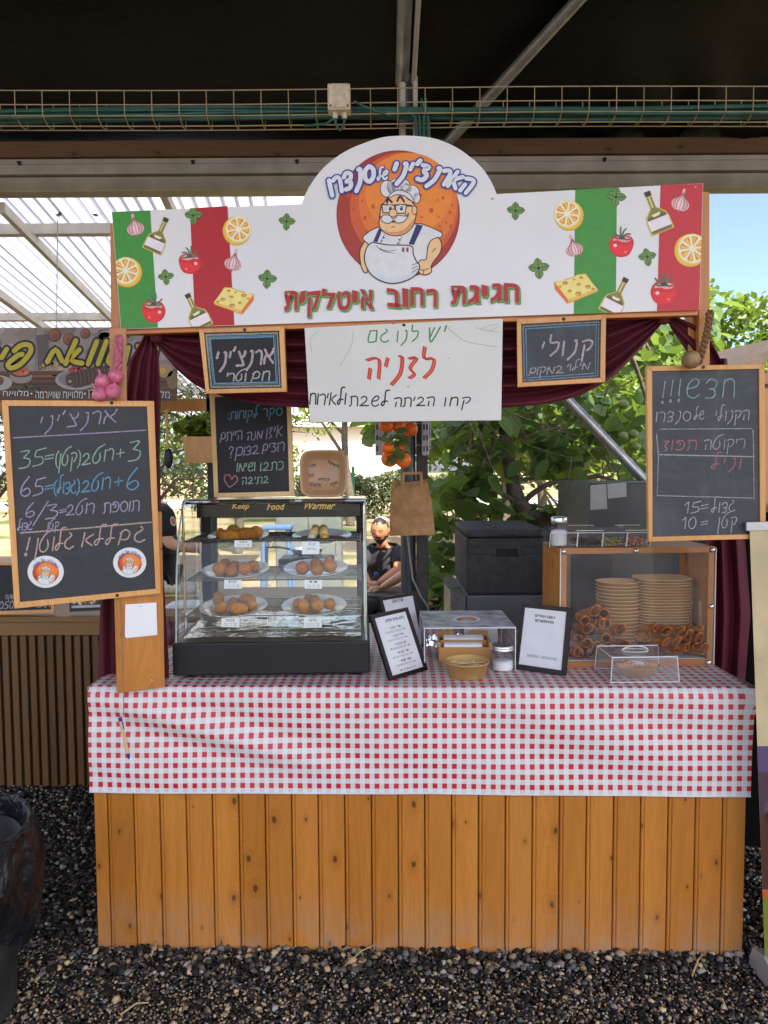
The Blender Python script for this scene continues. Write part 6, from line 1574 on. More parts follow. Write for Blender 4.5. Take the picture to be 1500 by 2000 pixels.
def paper_bowl(r, h, power, seg=48):
    b = MB(); b.lathe([(0, 0.003), (r * 0.76, 0.003), (r * 0.965, h - 0.002), (r, h - 0.003), (r * 1.012, h - 0.0012), (r * 1.005, h), (r * 0.985, h), (r * 0.955, h - 0.002), (r * 0.75, 0.0005), (0, 0.0)], seg=seg, power=power)
    return b
zc = TZ + 0.027
for (u, v, rx, n, pw, nm, yy, sq) in ((1208, 1134, 43, 17, 2.0, 'round', c0.y + 0.13, 1.0), (1293, 1127, 54, 22, 3.2, 'squarish', c0.y + 0.14, 0.92)):
    ctr = atY(u, v, yy); r = px(rx, yy); h = 0.055; pitch = (ctr.z - h - zc) / (n - 1)
    o0 = paper_bowl(r, h, pw).build('paper_bowl', KRAFT, smooth='all')
    for k in range(n):
        o = o0 if k == 0 else o0.copy()
        if k: COL.objects.link(o)
        place(o, (ctr.x + rnd.uniform(-0.001, 0.001), yy, zc + pitch * (n - 1 - k)), (0, 0, rnd.uniform(-0.03, 0.03)), (1, 0.8 * sq, 1))
        tag(o, f"{nm} kraft paper bowl, {'topmost' if k == 0 else 'lowest' if k == n - 1 else ORD[k] + ' from the top' if k < len(ORD) else 'low'} of its stack in the case", 'paper bowl', f'{nm} kraft bowls stacked in the case')
b = MB(); ctr = atY(1293, 1127, c0.y + 0.14)
def _shell():
    t = NT('fried_pastry'); v = t.coord(); oi = t.new('ShaderNodeObjectInfo')
    c = t.ramp(t.noise(v, 38, 5, 0.65), [(0.3, S(150, 82, 34)), (0.55, S(204, 132, 68, 1.1)), (0.75, S(228, 172, 108, 1.1))])
    c = t.mix(t.math('MULTIPLY', oi.outputs['Random'], 0.4), c, S(120, 62, 26))
    t.bsdf(c, 0.45, 0, 0.4, t.bump(t.noise(v, 120, 3, 0.6), 0.5, 0.0014)); return t.mat
SHELLM = _shell()
def shell(seed):
    r2 = random.Random(seed); b = MB(); n = 26; L = 0.105
    def f(rad, inner):
        def g(i, j):
            a = i * 6.2832; cut = 0.016 * math.cos(a + 1.1) + 0.004 * math.sin(3 * a + seed)
            y = -L / 2 + cut + (L - 2 * cut) * j
            k = 1 + 0.07 * noise.noise(V((math.cos(a) * 1.5, math.sin(a) * 1.5, j * 5 + seed))) + (0.16 * math.exp(-j * 14) if True else 0)
            return V((rad * k * math.cos(a) * 1.04, y, rad * k * math.sin(a)))
        return g
    b.grid(f(0.0165, 0), n, 14, closeu=True); o = len(b.v)
    b.grid(f(0.0138, 1), n, 14, closeu=True)
    for i in range(n):
        i2 = (i + 1) % n
        for j in (0, 14): b.face((i * 15 + j, i2 * 15 + j, o + i2 * 15 + j, o + i * 15 + j))
    return b
pro = [shell(s).build('cannoli_shell', SHELLM, smooth='all') for s in range(4)]
shells = []
for zx, zy in ((690, 460), (840, 470), (960, 470), (1170, 490), (790, 610), (930, 620), (1090, 565), (1220, 595), (890, 705), (1040, 690), (1180, 695), (1285, 715), (700, 700), (620, 560)): shells.append((1150 + zx / 6, 1150 + zy / 6, 'right', 28))
for zx, zy in ((360, 705), (450, 708), (400, 775), (475, 780), (320, 805), (530, 820), (275, 870), (330, 890), (395, 910), (460, 880), (250, 955), (305, 960), (365, 958), (430, 950), (500, 930), (560, 900), (320, 745)): shells.append((1040 + zx / 3.26, 980 + zy / 3.26, 'left', -22))
for side in ('left', 'right'):
    S_ = sorted([s for s in shells if s[2] == side], key=lambda s: s[1])
    rows = []; 
    for s in S_:
        if rows and abs(rows[-1][0][1] - s[1]) < 13: rows[-1].append(s)
        else: rows.append([s])
    nr_ = len(rows)
    for ri, row in enumerate(rows):
        row.sort(key=lambda s: s[0])
        for ki, (u, v, sd_, yw) in enumerate(row):
            o = pro[(ri * 3 + ki) % 4]
            if o.get('label'): o = o.copy(); COL.objects.link(o)
            yy = c0.y + 0.066
            p = atY(u, v, yy); p.z = max(p.z, zc + 0.018); p.x = max(c0.x + 0.055, min(c1.x - 0.055, p.x))
            place(o, p, (R(rnd.uniform(-22, -4)), rnd.uniform(-0.7, 0.7), R(yw * 0.4 + rnd.uniform(-12, 12))), rnd.uniform(0.9, 1.06))
            rw = 'top' if ri == 0 else 'bottom' if ri == nr_ - 1 else ('second' if ri == 1 else 'third' if ri == 2 else 'fourth') 
            tag(o, f"empty cannoli shell, {ORD[ki]} from the left in the {rw} row of the {side} pile", 'cannoli shell', f'cannoli shells in the {side} pile of the case')
# ---- acrylic topping tray on the case
zk = TZ + ch; yk0 = c0.y + 0.012
tp = thing('topping_box', 'clear acrylic box with four topping compartments standing on the wooden case', 'topping box', atY(1170, 1060, yk0 + 0.05))
X = lambda u: atY(u, 1060, yk0).x
b = MB(); e = MB(); xs = [X(1072), X(1126), X(1175), X(1222), X(1269)]; hh = 0.058; dp = 0.105; th_ = 0.0022
zq = zk + 0.001
b.cbox((xs[0], yk0, zq), (xs[-1], yk0 + dp, zq + 0.003), 0.0006)
b.cbox((xs[0], yk0 + dp - th_, zq + 0.003), (xs[-1], yk0 + dp, zq + hh * 1.08), 0.0006)
for k in range(4):
    x0, x1 = xs[k] + 0.001, xs[k + 1] - 0.001
    A4 = [V((x0, yk0 - 0.006, zq + 0.003)), V((x1, yk0 - 0.006, zq + 0.003)), V((x1, yk0 - 0.02, zq + hh * 0.92)), V((x0, yk0 - 0.02, zq + hh * 0.92))]
    b.hexa(A4, [p + V((0, th_, 0)) for p in A4])
    e.tube([A4[3], A4[2]], 0.0013, 5); e.tube([A4[0], A4[3]], 0.0013, 5); e.tube([A4[1], A4[2]], 0.0013, 5)
for x in xs:
    q = [V((x - th_ / 2, yk0 - 0.006, zq + 0.003)), V((x - th_ / 2, yk0 + dp, zq + 0.003)), V((x - th_ / 2, yk0 + dp, zq + hh)), V((x - th_ / 2, yk0 - 0.02, zq + hh * 0.9))]
    b.prism(q, V((th_, 0, 0)))
for k in (1, 3):
    x0, x1 = xs[k] - 0.004, xs[k + 1] + 0.003
    q = [V((x0, yk0 - 0.012, zq + hh * 1.04)), V((x1, yk0 - 0.012, zq + hh * 1.04)), V((x1, yk0 + dp, zq + hh * 1.2)), V((x0, yk0 + dp, zq + hh * 1.2))]
    b.prism(q, V((0, 0, 0.002))); e.tube([q[0], q[1]], 0.0014, 5); e.tube([q[2], q[3]], 0.0014, 5)
b.build('box', ACRYLIC, tp, recalc=False); e.build('edges', ACRYLICEDGE, tp, smooth=True)
for k, (nm, cols, r, n) in enumerate((('chocolate_chips', [(0.03, 0.018, 0.012), (0.05, 0.03, 0.02)], 0.0034, 220), ('pistachio_crumbs', [S(178, 168, 76), S(200, 186, 110), S(120, 110, 50)], 0.004, 220), ('sugar_sprinkles', [S(190, 40, 40), S(232, 214, 190), S(220, 150, 40), S(150, 30, 50)], 0.0032, 320))):
    b = MB(); x0, x1 = xs[k + 1] + 0.004, xs[k + 2] - 0.005
    for _ in range(n):
        p = V((rnd.uniform(x0, x1), yk0 + rnd.uniform(-0.008, dp - 0.012), zq + 0.006 + 0.022 * rnd.random()))
        b.ball(p, (r * rnd.uniform(0.7, 1.3), r * rnd.uniform(0.7, 1.2), r * rnd.uniform(0.6, 1)), 1, c=rnd.choice(cols))
    o = b.build(nm, m_attr(nm, 0.5, 0.2, 200), tp); o['kind'] = 'stuff'
sj = thing('sugar_shaker', 'glass shaker of powdered sugar with a steel lid standing in the topping box', 'shaker', V((X(1096), yk0 + 0.045, zq + 0.003)))
sjc = V((X(1097), yk0 + 0.04, zq + 0.0035)); r_ = px(15.5, yk0 + 0.04)
b = MB(); b.lathe([(0, 0), (r_ * 0.95, 0), (r_, 0.004), (r_, 0.07), (r_ * 0.86, 0.078), (r_ * 0.86, 0.082)], sjc, 28); b.build('glass', ACRYLIC, sj, smooth='all', recalc=False)
b = MB(); b.lathe([(0, 0.001), (r_ * 0.93, 0.001), (r_ * 0.96, 0.005), (r_ * 0.96, 0.052), (r_ * 0.6, 0.056), (0, 0.058)], sjc, 28); b.build('powdered_sugar', plain('powdered_sugar', (0.8, 0.8, 0.8), 0.9), sj, smooth='all')
b = MB(); b.lathe([(r_ * 0.98, 0.080), (r_ * 1.02, 0.082), (r_ * 1.02, 0.098), (r_ * 0.95, 0.102), (0, 0.104)], sjc, 28); b.build('lid', STEEL_BRIGHT, sj, smooth='all')

# ---- picture frames on the table
def tframe(label, cat, bl, br, outer, inner, lean, grp, off=0.0, wood=None, back=0.0):
    p0, p1 = atZ(*bl, TZ), atZ(*br, TZ); d = p1 - p0
    pl = Plane(p0 + V((0, back, 0)), -math.degrees(math.atan2(d.y, d.x)), lean)
    t = thing('table_frame', label, cat, p0, grp)
    b = MB()
    for k in range(4):
        j = (k + 1) % 4; q = [outer[k], outer[j], inner[j], inner[k]]
        b.hexa([pl(u, v, 0) for u, v in q], [pl(u, v, -0.014) for u, v in q])
    b.build('frame', DARKFRAME, t, bevel=0.0012)
    b = MB(); b.hexa([pl(u, v, -0.004) for u, v in inner], [pl(u, v, -0.013) for u, v in inner]); b.build('paper', PAPER, t)
    b = MB(); b.hexa([pl(u, v, -0.0015) for u, v in inner], [pl(u, v, -0.0025) for u, v in inner]); b.build('glass_sheet', ACRYLIC, t)
    cu, cv = (outer[0][0] + outer[1][0]) / 2, (outer[0][1] + outer[2][1]) / 2
    foot = (pl(*outer[3], -0.014) + pl(*outer[2], -0.014)) / 2 - V((pl.n.x, pl.n.y, 0)) * 0.075
    b = MB(); q = pl(cu, cv, -0.015); foot.z = TZ
    b.hexa([q + pl.x * 0.02, q - pl.x * 0.02, foot - pl.x * 0.025, foot + pl.x * 0.025], [v_ + V((0, 0.004, 0.002)) for v_ in (q + pl.x * 0.02, q - pl.x * 0.02, foot - pl.x * 0.025, foot + pl.x * 0.025)])
    b.build('easel_back', DARKFRAME, t)
    return t, Art(pl, -0.0036, 0.0002)
DARKFRAME = plain('dark_brown_frame', (0.016, 0.008, 0.009), 0.4, 0, 0.2, 30, spec=0.3)
ink = S(40, 40, 52)
def quadmap(q):  # TL TR BR BL -> unit square mapping (x right, y down)
    return lambda x, y: tuple((q[0][i] * (1 - x) + q[1][i] * x) * (1 - y) + (q[3][i] * (1 - x) + q[2][i] * x) * y for i in (0, 1))
def qtext(A, q, text, x0, x1, y0, y1, col=ink, bold=0.0, rtl=True):
    m = quadmap(q); printed(A, text, [m(x0, y1), m(x1, y1), m(x1, y0), m(x0, y0)], col, 0, bold, rtl)
FG = 'dark frames standing on the table'
qi = [(748, 1173), (807.5, 1163), (826, 1256), (775, 1268)]
t, A = tframe('dark framed payment card, partly hidden behind the tilted menu frame', 'picture frame', (770, 1282), (832, 1264), [(740.5, 1168), (812, 1155), (833, 1261), (768, 1277)], qi, 10, FG)
hand(A, 'לתשלום', 768, 789, 1178, 1174, 7, 1.0, ink, gap=0.2); A.build('lettering', INK, t)
qi = [(732.4, 1207.8), (793, 1194), (828, 1302), (767.5, 1320)]
t, A = tframe('dark framed menu card leaning sideways beside the food warmer', 'picture frame', (763.5, 1330), (836.4, 1308), [(724.3, 1201.6), (797, 1185.6), (836.4, 1307.7), (763.5, 1329.8)], qi, 14, FG)
qtext(A, qi, 'הטעמים שלנו:', 0.3, 0.9, 0.05, 0.11, ink, 0.03)
for k, (w1, w2) in enumerate((('כדור פסטו', 'כדורי אורז במילוי פסטו וגבינה'), ('כדור רקוטה', 'כדורי אורז במילוי רקוטה'), ('כדור מרגריטה', 'כדורי אורז ברוטב עגבניות'), ('כדור פטריות', 'כדורי אורז במילוי פטריות'), ('כדור תרד', 'כדורי אורז במילוי תרד וגבינה'))):
    y = 0.2 + 0.145 * k
    qtext(A, qi, w1 + ' •', 0.36, 0.74, y, y + 0.042, ink, 0.01); qtext(A, qi, w2, 0.2, 0.84, y + 0.062, y + 0.098, ink)
qtext(A, qi, 'כל המנות טריות', 0.3, 0.8, 0.93, 0.965, ink); A.build('lettering', PRINT, t)
qi = [(1025, 1186.5), (1106, 1195), (1096, 1309.5), (1012.6, 1297)]
t, A = tframe('dark framed card with a social media name standing between the jar and the wooden case', 'picture frame', (1004.7, 1307), (1104.5, 1321), [(1018.3, 1179), (1116.5, 1187), (1104.5, 1320), (1004.7, 1307)], qi, 10, FG)
qtext(A, qi, 'עקבו אחרינו', 0.26, 0.74, 0.1, 0.155, S(20, 20, 24), 0.05); qtext(A, qi, 'באינסטגרם!', 0.27, 0.72, 0.175, 0.23, S(20, 20, 24), 0.05)
qtext(A, qi, 'SANDRO_ARANCINI', 0.16, 0.86, 0.8, 0.86, S(60, 60, 70), 0.0, False); A.build('lettering', PRINT, t)

# ---- acrylic cover over the napkins
f0, f1 = atY(829, 1226, 2.47), atY(1007, 1224, 2.47); zc2 = f0.z; yb = 2.77
cv = thing('acrylic_cover', 'scratched clear acrylic cover with an oval sticker standing over the napkin holder', 'cover', V(((f0.x + f1.x) / 2, 2.6, TZ)))
x0, x1 = f0.x, f1.x
b = MB(); b.cbox((x0, 2.47, zc2 - 0.004), (x1, yb, zc2), 0.0012); b.build('top_sheet', m_glass('scratched_top', (0.8, 0.81, 0.84), 1.2, 0.55, 0.15), cv)
b = MB(); b.cbox((x0, 2.472, TZ), (x0 + 0.003, yb, zc2 - 0.0045), 0.0008); b.build('side_sheet', ACRYLIC, cv); b = MB(); b.cbox((x1 - 0.003, 2.472, TZ), (x1, yb, zc2 - 0.0045), 0.0008); b.build('side_sheet', ACRYLIC, cv)
e = MB()
for (x, y) in ((x0, 2.472), (x1, 2.472), (x0, yb), (x1, yb)): e.tube([(x, y, TZ), (x, y, zc2)], 0.0018, 6)
for q in (((x0, 2.47), (x1, 2.47)), ((x0, yb), (x1, yb)), ((x0, 2.47), (x0, yb)), ((x1, 2.47), (x1, yb))): e.tube([(*q[0], zc2 - 0.002), (*q[1], zc2 - 0.002)], 0.0022, 6)
e.build('edges', ACRYLICEDGE, cv, smooth=True)
class HPlane:
    def __init__(s, z): s.zz = z
    def __call__(s, u, v, off=0.0): return atZ(u, v, s.zz) + V((0, 0, off))
sticker(HPlane(zc2), 0.0012, 911, 1210, 27, 7.6, 'oval looking emblem sticker on top of the scratched acrylic cover', 0.8)
nh = thing('napkin_holder', 'bamboo napkin holder with white napkins under the acrylic cover', 'napkin holder', atZ(908, 1292, TZ))
n0, n1 = atZ(857, 1292, TZ), atZ(959, 1292, TZ); NM = frame_from(n0, n1 - n0); NW = (n1 - n0).length
b = MB(); t_ = 0.007
def bb(lo, hi): b.cbox(lo, hi, 0.0012, c=rc(), M=NM)
bb((0, 0, 0), (NW, t_, 0.052)); bb((t_ + 0.0005, t_ + 0.0005, 0), (NW - t_ - 0.0005, 0.11, 0.006))
bb((0, t_ + 0.0005, 0), (t_, 0.112, 0.07)); bb((NW - t_, t_ + 0.0005, 0), (NW, 0.112, 0.07)); bb((t_ + 0.0005, 0.055, 0.0065), (NW - t_ - 0.0005, 0.061, 0.066))
for xa, xb in ((0.0, NW * 0.32), (NW * 0.64, NW)): bb((xa, 0.1125, 0), (xb, 0.119, 0.088))
bb((NW * 0.322, 0.1125, 0), (NW * 0.638, 0.119, 0.055))
b.build('holder', BAMBOO, nh)
b = MB()
for k in range(10): y = 0.012 + 0.004 * k; b.cbox((0.02 + 0.002 * (k % 3), y, 0.008), (NW - 0.03, y + 0.0032, 0.058 + 0.004 * rnd.random()), 0.0006, M=NM)
for k in range(10): y = 0.064 + 0.004 * k; b.cbox((0.022 + 0.002 * (k % 3), y, 0.008), (NW - 0.02 - 0.003 * (k % 4), y + 0.0032, 0.07 + 0.008 * rnd.random()), 0.0006, M=NM)
b.build('napkins', PAPER, nh)
b = MB(); b.grid(lambda i, j: V((x0 + 0.02 + 0.13 * i, 2.70 + 0.045 * j, TZ + 0.03 + 0.03 * math.sin(j * 3.1) + 0.02 * noise.noise(V((i * 9, j * 9, 2))))), 30, 16)
tag(b.build('foil_packet', plain('silver_foil', (0.8, 0.8, 0.82), 0.18, 1.0, 0.05, 30), origin=(x0 + 0.08, 2.72, TZ)), 'crumpled silver foil packet behind the napkin holder', 'foil packet')
b = MB(); b.cbox((x0 + 0.17, 2.735, TZ + 0.001), (x1 - 0.02, 2.745, TZ + 0.10), 0.001); tag(b.build('paper_card', PAPER, origin=(x1 - 0.1, 2.74, TZ)), 'plain pale card standing behind the napkin holder under the cover', 'card')
# kraft bowl of wooden sticks, jar of salt
p = atZ(912, 1319, TZ); r = px(44.5, p.y)
bw = thing('stick_bowl', 'kraft paper bowl of short wooden sticks at the front of the table', 'bowl', p)
b = MB(); b.lathe([(0, 0.004), (r * 0.82, 0.004), (r * 0.975, 0.05), (r, 0.0495), (r * 1.02, 0.0515), (r * 1.005, 0.0535), (r * 0.985, 0.053), (r * 0.965, 0.051), (r * 0.81, 0.0), (0, 0)], p, 56); b.build('bowl', plain('kraft_bowl_board', S(200, 160, 100), 0.55, 0, 0.08, 14, 0.05, 120), bw, smooth='all')
b = MB()
for k in range(46):
    a, q = rnd.random() * 6.28, rnd.random() ** 0.5 * r * 0.62; c = p + V((q * math.cos(a), q * math.sin(a), 0.026 + 0.02 * rnd.random()))
    d = V((math.cos(rnd.gauss(0.5, 0.5)), math.sin(rnd.gauss(0.5, 0.5)), rnd.uniform(-0.25, 0.25))).normalized() * 0.02; b.tube([c - d, c + d], 0.0016, 5)
b.build('wooden_sticks', plain('birch_sticks', S(222, 198, 150), 0.7, 0, 0.15, 80), bw)
p = atZ(981, 1307, TZ); r = px(21.5, p.y)
jr = thing('salt_jar', 'small glass jar of white salt with a silver screw lid beside the kraft bowl', 'jar', p)
b = MB(); b.lathe([(0, 0), (r * 0.94, 0), (r, 0.005), (r, 0.062), (r * 0.9, 0.07), (r * 0.9, 0.074)], p, 32); b.build('glass', ACRYLIC, jr, smooth='all', recalc=False)
b = MB(); b.lathe([(0, 0.002), (r * 0.93, 0.002), (r * 0.96, 0.006), (r * 0.96, 0.031), (r * 0.4, 0.035), (0, 0.033)], p, 28); b.build('salt', plain('white_salt', (0.8, 0.8, 0.8), 0.85), jr, smooth='all')
b = MB(); b.lathe([(r * 0.97, 0.070), (r * 1.03, 0.071), (r * 1.03, 0.075), (r, 0.076), (r * 1.02, 0.08), (r * 1.02, 0.086), (r * 0.96, 0.089), (r * 0.9, 0.0885), (0, 0.0885)], p, 36); b.build('lid', plain('brushed_lid', (0.66, 0.66, 0.66), 0.3, 1.0, 0.08, 30), jr, smooth='all')
# clear cake cover with a filled boat bowl
q0, q1 = atZ(1193, 1333, TZ), atZ(1327, 1331, TZ); KM = frame_from(q0, q1 - q0); KW = (q1 - q0).length; KH = 0.082; KD = 0.165
kc = thing('cake_cover', 'low clear plastic cover with an oval grip over the filled kraft boat', 'cover', KM @ V((KW / 2, KD / 2, 0)))
b = MB(); ti = 0.006
bo = [V((0, 0, 0)), V((KW, 0, 0)), V((KW, KD, 0)), V((0, KD, 0))]; to = [V((ti, ti, KH)), V((KW - ti, ti, KH)), V((KW - ti, KD - ti, KH)), V((ti, KD - ti, KH))]
for k in range(4):
    j = (k + 1) % 4; b.poly([KM @ bo[k], KM @ bo[j], KM @ to[j], KM @ to[k]])
b.poly([KM @ p for p in to]); b.build('cover', m_glass('clear_plastic', (0.93, 0.93, 0.94), 1.0, 0.10, 0.08), kc, recalc=False)
e = MB(); e.tube([KM @ p for p in to + [to[0]]], 0.0022, 6); e.tube([KM @ p for p in bo + [bo[0]]], 0.0012, 6)
for k in range(4): e.tube([KM @ bo[k], KM @ to[k]], 0.0014, 6)
e.tube([KM @ V((KW / 2 + 0.045 * math.cos(a), KD * 0.55 + 0.024 * math.sin(a), KH + 0.001)) for a in np.linspace(0, 6.2832, 40)], 0.0016, 6)
e.tube([KM @ V((KW / 2 + 0.045 * math.cos(a), KD * 0.55, KH + 0.016 * math.sin(a))) for a in np.linspace(0, 3.1416, 20)], 0.0022, 6)
e.build('edges', ACRYLICEDGE, kc, smooth=True)
fbp = KM @ V((KW * 0.5, KD * 0.42, 0.001))
fb = thing('filled_boat', 'kraft boat bowl of sugared cannoli under the low clear cover', 'bowl', fbp)
b = MB(); b.lathe([(0, 0.003), (0.6, 0.003), (0.95, 0.036), (1.0, 0.037), (1.0, 0.039), (0.93, 0.038), (0.58, 0.0), (0, 0)], (0, 0, 0), 48); rb = px(45, 2.38)
b.v = [tuple(fbp + V((x * rb, y * rb * 0.72, z))) for x, y, z in b.v]; b.build('bowl', KRAFT_SHINY, fb, smooth='all')
for k, (dx, dy, a) in enumerate(((-0.02, 0.0, 15), (0.018, 0.008, -10))):
    b = shell(7 + k); M = Matrix.Translation(fbp + V((dx, dy, 0.034 + 0.004 * k))) @ Matrix.Rotation(R(70 + a), 4, 'Z') @ Matrix.Scale(0.8, 4); b.v = [tuple(M @ V(p)) for p in b.v]; b.build('cannolo', SHELLM, fb, smooth='all')
b = MB()
for k in range(140): b.ball(fbp + V((rnd.gauss(0.005, 0.016), rnd.gauss(-0.006, 0.010), 0.044 + 0.006 * rnd.random())), 0.0022, 1)
o = b.build('powdered_sugar', plain('sugar_dust', (0.8, 0.8, 0.82), 0.9), fb); o['kind'] = 'stuff'
# ================================================================== BEHIND THE COUNTER
# small fridge with the insulated box on it
FZ = 1.05
fl0, fl1, fb0 = atZ(911, 1163, FZ), atZ(1085, 1166, FZ), atZ(858, 1128, FZ)
fr = thing('small_fridge', 'dark grey small fridge with a door at its left behind the acrylic cover', 'fridge', ((fl0.x + fl1.x) / 2, fl0.y + 0.3, 0))
b = MB(); b.cbox((fl0.x, fl0.y, 0), (fl1.x + 0.02, fb0.y, FZ), 0.008); b.build('cabinet', GREYPLASTIC, fr)
b = MB()
def dprof(z): return [V((fl0.x - 0.004, fl0.y - 0.004, z)), V((fl0.x - 0.035, fl0.y + 0.01, z)), V((fl0.x - 0.06, fl0.y + 0.12, z)), V((fl0.x - 0.072, fl0.y + 0.3, z)), V((fl0.x - 0.06, fb0.y - 0.06, z)), V((fl0.x - 0.03, fb0.y, z)), V((fl0.x - 0.004, fb0.y, z))]
b.prism(dprof(0.05), V((0, 0, FZ + 0.004 - 0.05))); d_ = b.build('door', plain('grey_door', (0.16, 0.155, 0.15), 0.3, 0.2, 0.1, 6), fr)
b = MB(); b.cbox((fl0.x - 0.058, fl0.y - 0.004, 0.93), (fl0.x - 0.02, fl0.y + 0.05, 0.96), 0.004); b.build('handle', DARKPLASTIC, d_)
T0, T1 = atY(920, 1034, fl0.y + 0.01), atY(1066.5, 1037, fl0.y + 0.01)
bx0, bx1 = atY(912, 1161, fl0.y + 0.012), atY(1064, 1164, fl0.y + 0.012)
ib = thing('insulated_box', 'large black foam insulated food box resting on the grey fridge', 'insulated box', ((T0.x + T1.x) / 2, fl0.y + 0.3, FZ))
x0, x1, zt_, zb_ = bx0.x, bx1.x + 0.006, T0.z, FZ + 0.001; yb2 = fl0.y + 0.56; yf = fl0.y + 0.012; zl = zt_ - 0.037
b = MB(); b.cbox((x0, yf, zb_), (x1, yb2, zl - 0.002), 0.01)
def _foam(nm='black_foam', dust=0.35):
    t = NT(nm); vo = t.new('ShaderNodeTexVoronoi'); vo.inputs['Scale'].default_value = 190; t.link(t.coord(), vo.inputs['Vector'])
    n = t.noise(t.coord((1, 1, 1)), 18, 5, 0.7)
    c = t.mix(t.rr(vo.outputs['Distance'], 0.2, 0.7), (0.048, 0.048, 0.05), (0.024, 0.024, 0.025)); c = t.mix(t.rr(n, 0.45, 0.75, 0, dust), c, (0.09, 0.09, 0.09))
    t.bsdf(c, 0.65, 0, 0.22, t.bump(vo.outputs['Distance'], 0.35, 0.003)); return t.mat
FOAM = _foam()
b.build('body', FOAM, ib)
b = MB(); b.cbox((x0 + 0.001, yf - 0.001, zl + 0.001), (x1 - 0.001, yb2, zt_), 0.01); b.cbox((x0 + (x1 - x0) * 0.36, yf + 0.05, zt_ + 0.0005), (x0 + (x1 - x0) * 0.4, yb2 - 0.05, zt_ + 0.004), 0.001); b.build('lid', _foam('dusty_foam', 0.7), ib)
b = MB(); w = x1 - x0
def rail(xa, xb, za, zb2, d=0.009): b.cbox((x0 + w * xa, yf - d, zb_ + (zl - zb_) * za), (x0 + w * xb, yf - 0.0005, zb_ + (zl - zb_) * zb2), 0.0012)
rail(0.02, 0.32, 0.72, 0.84); rail(0.68, 0.98, 0.72, 0.84); rail(0.32, 0.36, 0.66, 0.84); rail(0.64, 0.68, 0.66, 0.84); rail(0.36, 0.64, 0.80, 0.84); b.build('grip_rail', FOAM, ib)
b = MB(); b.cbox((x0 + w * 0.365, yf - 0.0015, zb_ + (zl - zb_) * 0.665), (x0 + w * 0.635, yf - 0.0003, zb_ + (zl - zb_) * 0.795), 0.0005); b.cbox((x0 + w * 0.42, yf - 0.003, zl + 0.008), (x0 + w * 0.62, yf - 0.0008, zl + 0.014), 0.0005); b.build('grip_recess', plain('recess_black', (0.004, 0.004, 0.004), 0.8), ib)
# dark freezer with papers
fz = thing('freezer', 'dark grey freezer with two taped papers on its side behind the right chalkboard', 'freezer', (1.35, 3.5, 0))
za = atY(1200, 942, 3.3).z; xa = atY(1151, 960, 3.3).x
b = MB(); b.cbox((xa, 3.3, 0), (xa + 0.7, 3.9, za), 0.008); b.build('cabinet', plain('dark_grey_freezer', (0.055, 0.056, 0.06), 0.4, 0, 0.1, 5), fz)
for q in (((1153, 948), (1184, 945), (1186, 994), (1153, 996)), ((1186, 945), (1223, 942), (1224, 970), (1187, 974))):
    b = MB(); b.hexa([atY(u, v, 3.296) for u, v in q], [atY(u, v, 3.2985) for u, v in q]); b.build('paper', plain('grey_paper', (0.42, 0.42, 0.42), 0.7), fz)
bt = atY(1148, 1150, 3.05)
nb = thing('navy_bag', 'navy cooler bag with a carry strap seen through the wooden case', 'bag', (bt.x, 3.05, TH))
b = MB(); b.cbox((bt.x - 0.055, 3.0, 0.72), (bt.x + 0.1, 3.15, 1.24), 0.025); b.build('body', plain('navy_fabric', (0.008, 0.012, 0.035), 0.8, 0, 0.2, 30, 0.2, 200), nb)
b = MB(); b.tube([V((bt.x - 0.03 + 0.11 * t, 3.07, 1.23 + 0.06 * math.sin(math.pi * t))) for t in np.linspace(0, 1, 14)], 0.008, 8); b.build('strap', plain('navy_strap', (0.01, 0.014, 0.04), 0.8), nb, smooth=True)
stl = thing('side_table', 'plain board table under the navy bag behind the stall', 'table', (bt.x, 3.05, 0))
b = MB(); b.cbox((bt.x - 0.1, 2.98, 0.68), (bt.x + 0.2, 3.22, 0.715), 0.003); b.build('table_top', BROWNWOOD_X, stl)
for xx in (bt.x - 0.08, bt.x + 0.18):
    b = MB(); b.cbox((xx - 0.02, 3.08, 0), (xx + 0.02, 3.12, 0.679), 0.003); b.build('leg', BROWNWOOD, stl)
b = MB(); p, q = atY(1098, 770, 3.75), atY(1275, 955, 3.75); b.tube([p, q, q + (q - p) * 2.2], 0.026, 14); b.tube([p - (q - p) * 0.01, p - (q - p) * 1.3], 0.026, 14)
tag(b.build('steel_brace', STEEL, origin=q, smooth=True), 'diagonal galvanised steel pipe crossing the persimmon leaves', 'brace')

# paper bag
PBg = Plane(atY(805, 985, 3.22), 2, -3)
pb = thing('paper_bag', 'brown paper carrier bag with a folded base hanging from the dark column', 'paper bag', PBg(805, 1045))
def bag(i, j):
    L = [(946, 766), (975, 763), (1020, 761), (1047, 760.5)]; Rr = [(943, 835), (970, 841), (1010, 847), (1045, 850)]
    yl, yr = 946 + 101 * j, 942.5 + 102 * j
    xl, xr = interp(L, yl), interp(Rr, yr)
    u, v = xl + (xr - xl) * i, yl + (yr - yl) * i + (5 * math.sin(i * 3.14) * (1 - j))
    off = 0.028 * math.sin(math.pi * i) ** 0.5 * (0.25 + 0.75 * j) + 0.018 * noise.noise(V((i * 3.2, j * 3.5, 1))) + 0.016 * (0.5 - abs(noise.noise(V((i * 4.5 + j * 2, j * 5.5, 3)))))
    if j > 0.76: off += 0.006
    return PBg.at(u, v, off)
b = MB(); b.grid(bag, 40, 40)
b.grid(lambda i, j: bag(i, j) + V((0.0, 0.05 * (0.4 + 0.6 * j) * math.sin(math.pi * i) ** 0.3 + 0.006, (0.018 if j < 0.02 else 0))), 30, 30)
for side in (0, 1):
    b.grid(lambda i, j, side=side: bag(side, j) + V((0, 0.006 * i, 0)), 2, 20)
